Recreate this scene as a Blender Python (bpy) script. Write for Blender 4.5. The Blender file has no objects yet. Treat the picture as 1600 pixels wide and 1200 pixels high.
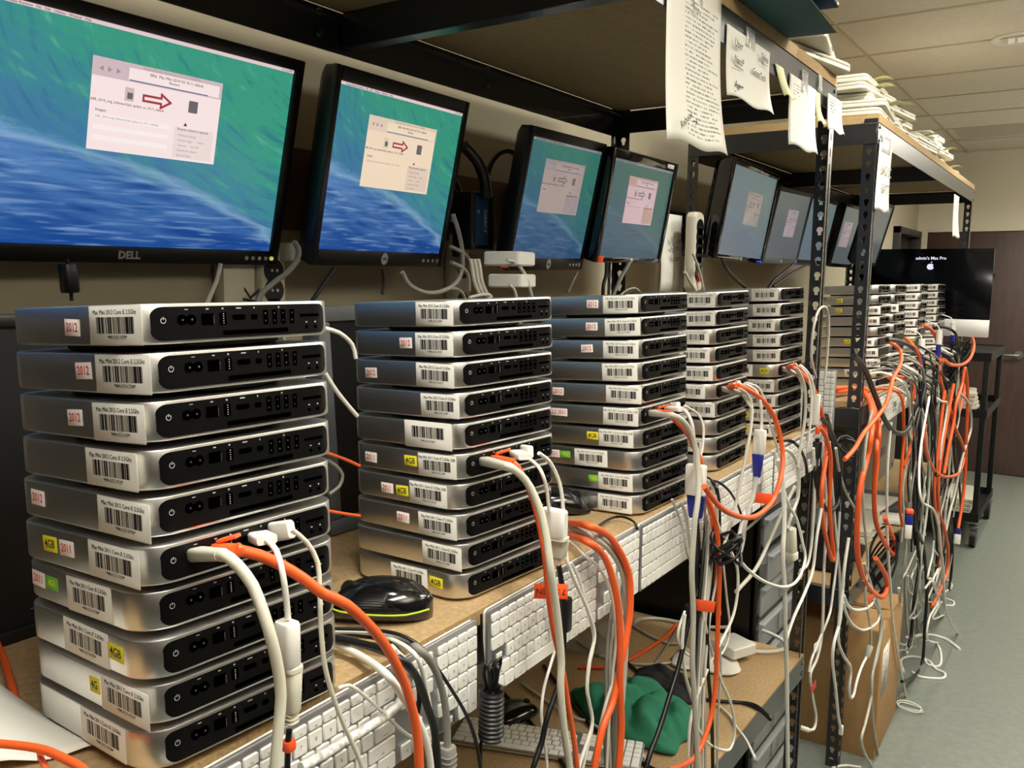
import bpy, bmesh, math, random
from mathutils import Vector, Matrix
random.seed(11)
SC = bpy.context.scene
COL = SC.collection
PI = math.pi
# ------------------------------------------------------------------ camera, world, lights, exposure
cam_d = bpy.data.cameras.new('camera'); cam = bpy.data.objects.new('camera', cam_d); COL.objects.link(cam)
cam_d.sensor_width = 36.0; cam_d.lens = 1340.0/1600.0*36.0; cam_d.clip_start = .02; cam_d.clip_end = 60
def _cam_matrix(yaw, pitch, roll):
    y, p, r = map(math.radians, (yaw, pitch, roll))
    f = Vector((-math.sin(y)*math.cos(p), math.cos(y)*math.cos(p), -math.sin(p)))
    rt = Vector((math.cos(y), math.sin(y), 0)); up = rt.cross(f)
    rt2 = rt*math.cos(r)+up*math.sin(r); up2 = rt2.cross(f)
    return Matrix((rt2, up2, -f)).transposed()
cam.matrix_world = Matrix.Translation((0, 0, 1.574)) @ _cam_matrix(34.398, 7.142, .6892).to_4x4()
SC.camera = cam
wd = bpy.data.worlds.new('room_world'); SC.world = wd; wd.use_nodes = True
wd.node_tree.nodes['Background'].inputs[0].default_value = (.8, .78, .7, 1)
wd.node_tree.nodes['Background'].inputs[1].default_value = .02
def area(name, loc, sx, sy, power, col=(1, .93, .80), rot=(0, 0, 0)):
    l = bpy.data.lights.new(name, 'AREA'); l.shape = 'RECTANGLE'; l.size = sx; l.size_y = sy
    l.energy = power; l.color = col
    o = bpy.data.objects.new(name, l); o.location = loc; o.rotation_euler = rot; COL.objects.link(o); return o
WARM = (1, .965, .87)
for k, ly in enumerate((.45, 2.42, 4.40, 6.38)):          # the row of recessed downlights above the shelf front
    l = bpy.data.lights.new('downlight', 'AREA'); l.shape = 'DISK'; l.size = .15; l.energy = 10; l.color = WARM; l.spread = math.radians(150)
    o = bpy.data.objects.new('downlight', l); o.location = (-.40, ly, 2.60); COL.objects.link(o)
for nm, lx, ly, p in (('near', .15, .15, 20), ('middle', .42, 2.7, 29), ('far', .40, 6.1, 32)):   # aisle fixtures shining down; added upward lamps stand in for ceiling bounce
    area('aisle_light_'+nm, (lx, ly, 2.52), .3, 1.15, p, WARM)
    area('ceiling_bounce_fill_'+nm, (lx+.75, ly+.3, 2.25), .5, 1.15, p*(1.7 if nm == 'near' else 1.9), WARM, (PI, 0, 0))
SC.view_settings.view_transform = 'Standard'; SC.view_settings.look = 'None'
SC.view_settings.gamma = 1.0; SC.view_settings.use_curve_mapping = False
SC.view_settings.exposure = 0.0

# ------------------------------------------------------------------ materials
MAT = {}
def srgb(h):
    h = h.lstrip('#'); v = [int(h[i:i+2], 16)/255 for i in (0, 2, 4)]
    return tuple((c/12.92 if c <= .04045 else ((c+.055)/1.055)**2.4) for c in v)+(1,)
def mat(name, col, rough=.5, metal=0.0, noise=0.0, nscale=40, bump=0.0, bscale=200, coat=0.0, alpha=1.0, trans=0.0, spec=.5, stretch=None):
    m = bpy.data.materials.new(name); m.use_nodes = True; nt = m.node_tree; b = nt.nodes['Principled BSDF']
    c = srgb(col) if isinstance(col, str) else col
    b.inputs['Base Color'].default_value = c; b.inputs['Roughness'].default_value = rough
    b.inputs['Metallic'].default_value = metal; b.inputs['Specular IOR Level'].default_value = spec
    b.inputs['Coat Weight'].default_value = coat; b.inputs['Alpha'].default_value = alpha
    b.inputs['Transmission Weight'].default_value = trans
    if noise or bump:
        tc = nt.nodes.new('ShaderNodeTexCoord'); vec = tc.outputs['Object']
        if stretch:
            mp = nt.nodes.new('ShaderNodeMapping'); mp.inputs['Scale'].default_value = stretch
            nt.links.new(vec, mp.inputs[0]); vec = mp.outputs[0]
    if noise:
        n = nt.nodes.new('ShaderNodeTexNoise'); n.inputs['Scale'].default_value = nscale; n.inputs['Detail'].default_value = 6
        nt.links.new(vec, n.inputs['Vector'])
        r = nt.nodes.new('ShaderNodeValToRGB')
        r.color_ramp.elements[0].position = .3; r.color_ramp.elements[1].position = .7
        r.color_ramp.elements[0].color = tuple(x*(1-noise) for x in c[:3])+(1,)
        r.color_ramp.elements[1].color = tuple(min(1, x*(1+noise)) for x in c[:3])+(1,)
        nt.links.new(n.outputs[0], r.inputs[0]); nt.links.new(r.outputs[0], b.inputs['Base Color'])
    if bump:
        n2 = nt.nodes.new('ShaderNodeTexNoise'); n2.inputs['Scale'].default_value = bscale; n2.inputs['Detail'].default_value = 4
        nt.links.new(vec, n2.inputs['Vector'])
        bp = nt.nodes.new('ShaderNodeBump'); bp.inputs['Strength'].default_value = bump; bp.inputs['Distance'].default_value = .002
        nt.links.new(n2.outputs[0], bp.inputs['Height']); nt.links.new(bp.outputs[0], b.inputs['Normal'])
    MAT[name] = m; return m
def emit(name, col, strength=1.0):
    m = bpy.data.materials.new(name); m.use_nodes = True; nt = m.node_tree; b = nt.nodes['Principled BSDF']
    c = srgb(col) if isinstance(col, str) else col
    b.inputs['Base Color'].default_value = (.01, .01, .01, 1); b.inputs['Roughness'].default_value = .35
    b.inputs['Emission Color'].default_value = c; b.inputs['Emission Strength'].default_value = strength
    MAT[name] = m; return m
mat('aluminium', (.74, .73, .71, 1), .36, 1.0, noise=.03, nscale=900, bump=.03, bscale=2500)
mat('panel_black', '#0a0a0b', .38, 0, spec=.2)
mat('port_black', '#010101', .8, spec=0)
mat('port_metal', '#d8d8d4', .3, 1)
mat('icon_grey', '#b9b9b6', .6)
mat('foot_black', '#0a0a0b', .7)
mat('label_white', '#ece9e0', .6)
mat('ink', '#2a2a2a', .7)
mat('ink_red', '#d4403c', .7)
mat('ink_yellow_text', '#2c2a10', .7)
mat('sticker_pink', '#f2e6e2', .65)
mat('sticker_yellow', '#e6d92a', .6)
mat('sticker_green', '#6fbf3c', .6)
mat('orange_tag', '#ff5a26', .55)
mat('steel_black', '#1b1e23', .31, 0, spec=.85, noise=.12, nscale=25, coat=.15)
mat('steel_cart', '#141516', .6, 0, spec=.25)
mat('steel_bolt', '#8f9294', .35, 1)
mat('particle_board', '#ad9168', .75, noise=.2, nscale=160, bump=.2, bscale=400)
mat('particle_edge', '#b5986a', .8, noise=.25, nscale=300)
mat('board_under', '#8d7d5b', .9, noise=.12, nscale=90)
mat('wall_cream', '#e2dac6', .85, bump=.08, bscale=300)
mat('wall_panel', '#43382f', .6, noise=.12, nscale=8, stretch=(3, 3, .6))
mat('wall_cream_shaded', '#b9b19a', .85, bump=.08, bscale=300)  # cream wall paint darkened to stand in for shade behind the shelves
mat('ceiling_tile', '#e6dfcf', .95, noise=.05, nscale=60, bump=.3, bscale=260)
mat('ceiling_grid', '#c8bea4', .7)
mat('floor_vinyl', '#777e77', .40, noise=.10, nscale=38, bump=.02, bscale=90)
mat('door_brown', '#4d3a34', .45, noise=.14, nscale=10, stretch=(3, 3, .6))
mat('door_dark', '#3a3634', .5)
mat('brushed_steel', '#b9b6ae', .3, 1)
mat('plastic_black', '#151517', .4)
mat('plastic_black_gloss', '#0b0c0f', .12, coat=.6)
mat('plastic_grey', '#565a5e', .5)
mat('plastic_white', '#eceae2', .38)
mat('plastic_ivory', '#e0dccb', .45)
mat('key_white', '#f4f3ee', .4)
mat('key_ink', '#8b8c8c', .6)
mat('keyboard_aluminium', (.42, .42, .42, 1), .45, .8)
mat('cable_orange', '#ef632b', .42)
mat('cable_white', '#e8e6dd', .45)
mat('cable_ivory', '#dcd8c6', .45)
mat('cable_ltgray', '#c2bfb2', .5)
mat('cable_gray', '#85847c', .5)
mat('cable_black', '#101012', .4)
mat('cable_clear', '#cfcfc9', .3, alpha=.75)
mat('cable_frayed', '#e2dfd4', .6, noise=.5, nscale=160)
mat('vga_blue', '#1d2a8c', .45)
mat('green_lime', '#b6d436', .5)
mat('paper', '#e9e7de', .8)
mat('paper_yellow', '#dcdcae', .8)
mat('tape_clear', '#d9d9d4', .12, alpha=.45)
mat('teal_fabric', '#14474b', .8, bump=.25, bscale=700)
mat('blue_fabric', '#173f66', .8, bump=.25, bscale=700)
mat('laptop_white', '#d3cfbd', .35)
mat('cardboard', '#b08a5b', .85, noise=.06, nscale=30)
mat('cloth_green', '#2f8062', .95, bump=.4, bscale=500)
mat('cloth_black', '#16171b', .8, bump=.3, bscale=500)
mat('tissue', '#e6e2d8', .9)
mat('acrylic', '#cfd2cc', .15, alpha=.35)
mat('drawer_clear', '#b9bec0', .25, alpha=.55)
mat('grey_metal', '#8d8b83', .5)
mat('wood_brown', '#5b3f26', .7, noise=.2, nscale=20)
mat('yellow_plastic', '#c79a1d', .5)
mat('blue_label', '#1e4a78', .5)
mat('lens_chrome', '#d9d6cc', .15, 1)
emit('white_glow', '#e9e6ff', 1.0)
emit('lamp_glow', '#e6dcc4', .7)
emit('led_blue', '#3a55ff', 2.0)
emit('led_green', '#c8d66a', .8)

def band_material(name, base, ink, rows, seed, words=26, density=.55, x0=.12, x1=.9, y0=.06, y1=.92):
    """flat print: rows of broken dark strokes across a sheet (uses the sheet's UV)"""
    m = bpy.data.materials.new(name); m.use_nodes = True; nt = m.node_tree; b = nt.nodes['Principled BSDF']; L = nt.links.new
    uv = nt.nodes.new('ShaderNodeTexCoord'); sp = nt.nodes.new('ShaderNodeSeparateXYZ'); L(uv.outputs['UV'], sp.inputs[0])
    def M(op, a, c=None, d=None):
        n = nt.nodes.new('ShaderNodeMath'); n.operation = op
        for i, v in enumerate((a, c, d)):
            if v is None: continue
            if isinstance(v, (int, float)): n.inputs[i].default_value = v
            else: L(v, n.inputs[i])
        return n.outputs[0]
    u, v = sp.outputs[0], sp.outputs[1]
    row = M('MULTIPLY', v, rows); ri = M('FLOOR', row); rf = M('FRACT', row)
    inrow = M('MULTIPLY', M('GREATER_THAN', rf, .3), M('LESS_THAN', rf, .72))
    cmb = nt.nodes.new('ShaderNodeCombineXYZ'); L(M('FLOOR', M('MULTIPLY', u, words*3)), cmb.inputs[0]); L(M('ADD', ri, seed), cmb.inputs[1])
    wn = nt.nodes.new('ShaderNodeTexWhiteNoise'); wn.noise_dimensions = '2D'; L(cmb.outputs[0], wn.inputs['Vector'])
    on = M('LESS_THAN', wn.outputs['Value'], density)
    wl = nt.nodes.new('ShaderNodeTexWhiteNoise'); wl.noise_dimensions = '1D'; L(M('ADD', ri, seed*1.7), wl.inputs['W'])
    end = M('MULTIPLY_ADD', wl.outputs['Value'], (x1-x0)*.35, x0+(x1-x0)*.65)
    mask = M('MULTIPLY', M('MULTIPLY', inrow, on), M('MULTIPLY', M('GREATER_THAN', u, x0), M('LESS_THAN', u, end)))
    mask = M('MULTIPLY', mask, M('MULTIPLY', M('GREATER_THAN', v, y0), M('LESS_THAN', v, y1)))
    mx = nt.nodes.new('ShaderNodeMix'); mx.data_type = 'RGBA'
    mx.inputs['A'].default_value = srgb(base); mx.inputs['B'].default_value = srgb(ink); L(mask, mx.inputs['Factor'])
    L(mx.outputs['Result'], b.inputs['Base Color']); b.inputs['Roughness'].default_value = .8
    MAT[name] = m; return m
band_material('paper_print', '#e9e7de', '#8e8d88', 38, 3, words=40, density=.62, x0=.3, x1=.95, y0=.05, y1=.84)
band_material('paper_print_short', '#e9e7de', '#8f8e8a', 22, 9, density=.5, x1=.5, y0=.72, y1=.9)
band_material('paper_print_small', '#e9e7de', '#77767a', 12, 5, density=.6, y0=.5)
band_material('shipping_print', '#dedad0', '#6c6a66', 9, 14, density=.6)
def barcode_material():
    m = bpy.data.materials.new('barcode'); m.use_nodes = True; nt = m.node_tree; b = nt.nodes['Principled BSDF']; L = nt.links.new
    uv = nt.nodes.new('ShaderNodeTexCoord'); sp = nt.nodes.new('ShaderNodeSeparateXYZ'); L(uv.outputs['UV'], sp.inputs[0])
    mu = nt.nodes.new('ShaderNodeMath'); mu.operation = 'MULTIPLY'; mu.inputs[1].default_value = 92; L(sp.outputs[0], mu.inputs[0])
    fl = nt.nodes.new('ShaderNodeMath'); fl.operation = 'FLOOR'; L(mu.outputs[0], fl.inputs[0])
    wn = nt.nodes.new('ShaderNodeTexWhiteNoise'); wn.noise_dimensions = '1D'; L(fl.outputs[0], wn.inputs['W'])
    gt = nt.nodes.new('ShaderNodeMath'); gt.operation = 'GREATER_THAN'; gt.inputs[1].default_value = .40; L(wn.outputs['Value'], gt.inputs[0])
    mx = nt.nodes.new('ShaderNodeMix'); mx.data_type = 'RGBA'; mx.inputs['A'].default_value = srgb('#e6e3da'); mx.inputs['B'].default_value = srgb('#1c1c1c')
    L(gt.outputs[0], mx.inputs['Factor']); L(mx.outputs['Result'], b.inputs['Base Color']); b.inputs['Roughness'].default_value = .6
    MAT['barcode'] = m
barcode_material()

def screen_material(name, gain, wash, washc):
    """wave-picture desktop: green face of a wave above a slanting crest, blue water below (from the screen's UV)"""
    m = bpy.data.materials.new(name); m.use_nodes = True; nt = m.node_tree; b = nt.nodes['Principled BSDF']; L = nt.links.new
    uv = nt.nodes.new('ShaderNodeTexCoord')
    sp = nt.nodes.new('ShaderNodeSeparateXYZ'); L(uv.outputs['UV'], sp.inputs[0]); u, v = sp.outputs[0], sp.outputs[1]
    def M(op, a, c=None, d=None, clamp=False):
        n = nt.nodes.new('ShaderNodeMath'); n.operation = op; n.use_clamp = clamp
        for i, x in enumerate((a, c, d)):
            if x is None: continue
            if isinstance(x, (int, float)): n.inputs[i].default_value = x
            else: L(x, n.inputs[i])
        return n.outputs[0]
    def N(x, y, scale, det=6, dist=0.0):
        c = nt.nodes.new('ShaderNodeCombineXYZ'); L(x, c.inputs[0]); L(y, c.inputs[1])
        n = nt.nodes.new('ShaderNodeTexNoise'); n.inputs['Scale'].default_value = scale; n.inputs['Detail'].default_value = det; n.inputs['Distortion'].default_value = dist
        L(c.outputs[0], n.inputs['Vector']); return M('SUBTRACT', n.outputs[0], .5)
    def mix(f, A, B):
        x = nt.nodes.new('ShaderNodeMix'); x.data_type = 'RGBA'
        for k, q in (('A', A), ('B', B)):
            if isinstance(q, str): x.inputs[k].default_value = srgb(q)
            else: L(q, x.inputs[k])
        if isinstance(f, (int, float)): x.inputs['Factor'].default_value = f
        else: L(f, x.inputs['Factor'])
        return x.outputs['Result']
    # arcs around a point above the right edge: the curl of the wave
    dx = M('SUBTRACT', u, 1.25); dy = M('SUBTRACT', v, 1.15)
    rad = M('SQRT', M('ADD', M('MULTIPLY', dx, dx), M('MULTIPLY', dy, dy))); ang = M('ARCTAN2', dy, dx)
    arcs = N(M('MULTIPLY', ang, .9), M('MULTIPLY', rad, 7.0), 5, 7, .35)
    big = N(u, v, 2.6, 4, .8)
    slant = M('ADD', v, M('MULTIPLY', u, .85)); along = M('SUBTRACT', u, M('MULTIPLY', v, .85))
    clouds = N(M('MULTIPLY', along, 1.2), M('MULTIPLY', slant, 3.2), 3.2, 8, 1.2)
    water = N(M('MULTIPLY', u, .9), M('MULTIPLY', v, 8.0), 5.5, 8, .6); swell = N(M('MULTIPLY', u, .8), M('MULTIPLY', M('ADD', v, M('MULTIPLY', u, .22)), 4.0), 4, 6, .4)
    curl = M('MULTIPLY', M('POWER', M('MAXIMUM', M('SUBTRACT', u, .62), 0.0), 2.0), .6)
    crest = M('SUBTRACT', M('MULTIPLY_ADD', u, -.36, .52), curl)
    t = M('ADD', M('SUBTRACT', v, crest), M('MULTIPLY', big, .10))
    # upper part: green high up, blue-teal towards the crest and the left, light streaks
    g = M('ADD', M('ADD', M('MULTIPLY', t, 1.7), M('MULTIPLY_ADD', u, .35, -.1)), M('ADD', M('MULTIPLY', clouds, 1.5), M('MULTIPLY', arcs, .8)), clamp=True)
    up = mix(g, '#41789f', '#3a987e')
    up = mix(M('MULTIPLY_ADD', M('ADD', clouds, M('MULTIPLY', arcs, .7)), 2.0, -.24, clamp=True), up, '#7fb9b4')
    up = mix(M('MULTIPLY_ADD', M('ADD', arcs, M('MULTIPLY', clouds, .5)), -3.0, -.20, clamp=True), up, '#23647c')
    # lower part
    lg = M('ADD', M('MULTIPLY', v, 1.55), M('MULTIPLY', swell, .9), clamp=True)
    low = mix(lg, '#1d4b92', '#5a8cc0')
    low = mix(M('MULTIPLY_ADD', water, 3.2, -.05, clamp=True), low, '#8fb0d6')
    low = mix(M('MULTIPLY_ADD', M('ADD', water, swell), -2.6, -.12, clamp=True), low, '#123f86')
    sel = M('MULTIPLY_ADD', M('ADD', t, M('MULTIPLY', arcs, .18)), 11.0, .5, clamp=True)
    col = mix(sel, low, up)
    foam = M('SUBTRACT', 1.0, M('MULTIPLY', M('ABSOLUTE', M('ADD', t, M('MULTIPLY', swell, .14))), 26.0), clamp=True)
    col = mix(M('MULTIPLY', foam, .45), col, '#9dc0d8')
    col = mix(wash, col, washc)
    L(col, b.inputs['Emission Color']); b.inputs['Emission Strength'].default_value = gain
    b.inputs['Base Color'].default_value = (.004, .004, .005, 1); b.inputs['Roughness'].default_value = .3; b.inputs['Specular IOR Level'].default_value = .25
    MAT[name] = m
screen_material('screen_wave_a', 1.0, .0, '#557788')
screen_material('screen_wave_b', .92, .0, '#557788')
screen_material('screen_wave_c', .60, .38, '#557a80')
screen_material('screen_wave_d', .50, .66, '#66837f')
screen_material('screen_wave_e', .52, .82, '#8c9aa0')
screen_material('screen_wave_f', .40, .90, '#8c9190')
emit('window_pink', '#f6e2e0', 1.0); emit('window_bar', '#d3bcc0', .95); emit('window_cream', '#f3dcc0', .95); emit('window_cream_bar', '#e2ccb8', .95)
emit('window_dim', '#b3a09a', .8); emit('window_dim_bar', '#a99a9c', .75); emit('window_rose', '#d8b9bd', .85); emit('window_rose_bar', '#c9a79a', .8)
emit('window_tan', '#a99c92', .8); emit('window_tan_bar', '#a0968e', .75); emit('menu_pink', '#ecd0d2', .9); emit('menu_dim', '#a9a6a8', .6)
emit('window_faint', '#b9a9b0', .65)
emit('screen_ink', '#3a2c30', 1.0); emit('screen_ink_soft', '#a3908f', 1.0); emit('arrow_red', '#a03c44', 1.0); emit('drive_grey', '#6a6468', 1.0); mat('faded_ink', '#8a8584', .8)
emit('glow_row', '#f8ecea', 1.0); emit('glow_row_dark', '#ead8d4', 1.0); emit('glow_progress', '#6d7fae', .6)
mat('imac_glass', '#05060a', .16, spec=.35); mat('imac_chin', (.72, .71, .68, 1), .4, .6)

# ------------------------------------------------------------------ mesh helpers
def finish(bm, name, m, smooth=True, angle=.7):
    me = bpy.data.meshes.new(name); bmesh.ops.recalc_face_normals(bm, faces=bm.faces[:]) if len(bm.faces) else None
    bm.to_mesh(me); bm.free()
    if m: me.materials.append(MAT[m] if isinstance(m, str) else m)
    if smooth and len(me.polygons):
        me.polygons.foreach_set('use_smooth', [True]*len(me.polygons)); me.set_sharp_from_angle(angle=angle)
    return me
def link(name, me, parent=None, loc=None, rot=None, matrix=None):
    o = bpy.data.objects.new(name, me); COL.objects.link(o)
    if parent is not None: o.parent = parent
    if matrix is not None: o.matrix_local = matrix
    else:
        if loc is not None: o.location = loc
        if rot is not None: o.rotation_euler = rot
    return o
def tag(o, label, cat, group=None, kind=None):
    if label: o['label'] = label
    if cat: o['category'] = cat
    if group: o['group'] = group
    if kind: o['kind'] = kind
    return o
def thing(name, label, cat, loc=(0, 0, 0), rot=(0, 0, 0), group=None, matrix=None):
    o = bpy.data.objects.new(name, None); o.empty_display_size = .05; COL.objects.link(o)
    if matrix is not None: o.matrix_world = matrix
    else: o.location = loc; o.rotation_euler = rot
    return tag(o, label, cat, group)
def structure(o): o['kind'] = 'structure'; return o
def bm_box(bm, c, s, bev=0.0, seg=2, M=None):
    old = set(bm.verts)
    vs = bmesh.ops.create_cube(bm, size=1.0)['verts']
    bmesh.ops.scale(bm, vec=s, verts=vs)
    if bev:
        es = list({e for v in vs for e in v.link_edges})
        bmesh.ops.bevel(bm, geom=es, offset=bev, segments=seg, affect='EDGES', profile=.5)
        vs = [v for v in bm.verts if v not in old]
    bmesh.ops.translate(bm, vec=c, verts=vs)
    if M is not None: bmesh.ops.transform(bm, matrix=M, verts=vs)
    return vs
def box_me(name, s, m, bev=0.0, c=(0, 0, 0), seg=2):
    bm = bmesh.new(); bm_box(bm, c, s, bev, seg); return finish(bm, name, m)
def box(name, c, s, m, parent=None, bev=0.0, rot=None):
    return link(name, box_me(name, s, m, bev), parent, c, rot)
def bm_cyl(bm, c, r, h, axis='Z', seg=16, r2=None):
    q = bmesh.ops.create_cone(bm, cap_ends=True, segments=seg, radius1=r, radius2=r if r2 is None else r2, depth=h)
    vs = q['verts']
    if axis == 'X': bmesh.ops.rotate(bm, verts=vs, cent=(0, 0, 0), matrix=Matrix.Rotation(PI/2, 3, 'Y'))
    if axis == 'Y': bmesh.ops.rotate(bm, verts=vs, cent=(0, 0, 0), matrix=Matrix.Rotation(-PI/2, 3, 'X'))
    bmesh.ops.translate(bm, vec=c, verts=vs); return vs
def cyl(name, c, r, h, m, parent=None, axis='Z', seg=16, r2=None):
    bm = bmesh.new(); bm_cyl(bm, (0, 0, 0), r, h, axis, seg, r2); return link(name, finish(bm, name, m), parent, c)
def catmull(P, step):
    P = [Vector(p) for p in P]; Q = [P[0]*2-P[1]]+P+[P[-1]*2-P[-2]]; out = []
    for i in range(1, len(Q)-2):
        a, b, c, d = Q[i-1], Q[i], Q[i+1], Q[i+2]; n = max(2, min(14, int((c-b).length/step)))
        for k in range(n):
            t = k/n; out.append(.5*((2*b)+(c-a)*t+(2*a-5*b+4*c-d)*t*t+(3*b-a-3*c+d)*t**3))
    out.append(P[-1]); return out
def bm_tube(bm, pts, r, seg=8, smooth=True, step=.012):
    P = catmull(pts, step) if smooth else [Vector(p) for p in pts]
    prev = None; rings = []
    up = Vector((0, 0, 1))
    for i, p in enumerate(P):
        t = (P[min(i+1, len(P)-1)]-P[max(i-1, 0)])
        if t.length < 1e-7: t = Vector((0, 0, -1))
        t.normalize()
        if prev is None:
            nn = t.orthogonal().normalized()
        else:
            nn = prev-t*prev.dot(t)
            nn = nn.normalized() if nn.length > 1e-6 else t.orthogonal().normalized()
        prev = nn; bb = t.cross(nn)
        rr = r(i/(len(P)-1)) if callable(r) else r
        rings.append([bm.verts.new(p+(nn*math.cos(2*PI*k/seg)+bb*math.sin(2*PI*k/seg))*rr) for k in range(seg)])
    for a, b in zip(rings, rings[1:]):
        for k in range(seg): bm.faces.new((a[k], a[(k+1) % seg], b[(k+1) % seg], b[k]))
    bm.faces.new(rings[0][::-1]); bm.faces.new(rings[-1])
def tube(name, pts, r, m, parent=None, seg=8, step=.012):
    bm = bmesh.new(); bm_tube(bm, pts, r, seg, True, step); return link(name, finish(bm, name, m, angle=1.2), parent)
def rrect(w, h, r, n=5):
    pts = []
    for cx, cy, a0 in ((w/2-r, h/2-r, 0), (-w/2+r, h/2-r, 90), (-w/2+r, -h/2+r, 180), (w/2-r, -h/2+r, 270)):
        for k in range(n+1):
            a = math.radians(a0+90*k/n); pts.append((cx+r*math.cos(a), cy+r*math.sin(a)))
    return pts
def bm_prism(bm, outline, levels):
    """outline in XY; levels = [(z, inset_scale_offset)] lofted rings, capped"""
    n = len(outline); rings = []
    cx = sum(p[0] for p in outline)/n; cy = sum(p[1] for p in outline)/n
    for z, ins in levels:
        ring = []
        for i, (x, y) in enumerate(outline):
            dx, dy = x-cx, y-cy; L = math.hypot(dx, dy); f = max(0, (L-ins)/L)
            # inset along both axes equally
            sx = 1-ins/max(1e-6, max(abs(p[0]-cx) for p in outline)); sy = 1-ins/max(1e-6, max(abs(p[1]-cy) for p in outline))
            ring.append(bm.verts.new((cx+dx*sx, cy+dy*sy, z)))
        rings.append(ring)
    for a, b in zip(rings, rings[1:]):
        for k in range(n): bm.faces.new((a[k], a[(k+1) % n], b[(k+1) % n], b[k]))
    bm.faces.new(rings[0][::-1]); bm.faces.new(rings[-1])
def prism_me(name, outline, levels, m):
    bm = bmesh.new(); bm_prism(bm, outline, levels); return finish(bm, name, m)
def slab_me(name, w, h, t, r, m, bev=.001, n=5):
    """rounded slab in XY, thickness along Z from 0"""
    o = rrect(w, h, r, n); return prism_me(name, o, [(0, bev), (bev, 0), (t-bev, 0), (t, bev)], m)
def sheet_me(name, P, nu, nv, m, thick=.0003, uvflip=False):
    """P(u,v)->xyz for u,v in 0..1; a thin two-sided sheet with UVs"""
    bm = bmesh.new(); uvl = bm.loops.layers.uv.new('uv')
    g = [[bm.verts.new(P(i/nu, j/nv)) for i in range(nu+1)] for j in range(nv+1)]
    for j in range(nv):
        for i in range(nu):
            f = bm.faces.new((g[j][i], g[j][i+1], g[j+1][i+1], g[j+1][i]))
            for l, (a, b) in zip(f.loops, ((i, j), (i+1, j), (i+1, j+1), (i, j+1))): l[uvl].uv = (a/nu, b/nv)
    me = bpy.data.meshes.new(name); bm.to_mesh(me); bm.free(); me.materials.append(MAT[m])
    me.polygons.foreach_set('use_smooth', [True]*len(me.polygons)); return me
def sheet(name, P, nu, nv, m, parent=None, thick=.0004):
    o = link(name, sheet_me(name, P, nu, nv, m), parent)
    if thick:
        md = o.modifiers.new('thickness', 'SOLIDIFY'); md.thickness = thick; md.offset = 0
    return o
_txt = {}
def text_me(s, size, m, align='CENTER', bold=0.0, extrude=.00008):
    key = (s, size, m, align)
    if key in _txt: return _txt[key]
    cu = bpy.data.curves.new('lettering', 'FONT'); cu.body = s; cu.size = size; cu.align_x = align; cu.align_y = 'CENTER'
    cu.extrude = extrude; cu.offset = bold; cu.resolution_u = 2
    o = bpy.data.objects.new('lettering', cu); COL.objects.link(o)
    dg = bpy.context.evaluated_depsgraph_get(); me = bpy.data.meshes.new_from_object(o.evaluated_get(dg))
    bpy.data.objects.remove(o); bpy.data.curves.remove(cu); me.name = 'lettering'
    me.materials.clear(); me.materials.append(MAT[m]); _txt[key] = me; return me
def join_me(name, parts, m):
    """parts = [(mesh, matrix)] -> one mesh"""
    bm = bmesh.new()
    for me, M in parts:
        n0 = len(bm.verts); bm.from_mesh(me); bm.verts.ensure_lookup_table()
        bmesh.ops.transform(bm, matrix=M, verts=bm.verts[n0:])
    me = bpy.data.meshes.new(name); bm.to_mesh(me); bm.free(); me.materials.append(MAT[m]); return me
def T(x, y, z): return Matrix.Translation((x, y, z))
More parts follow.
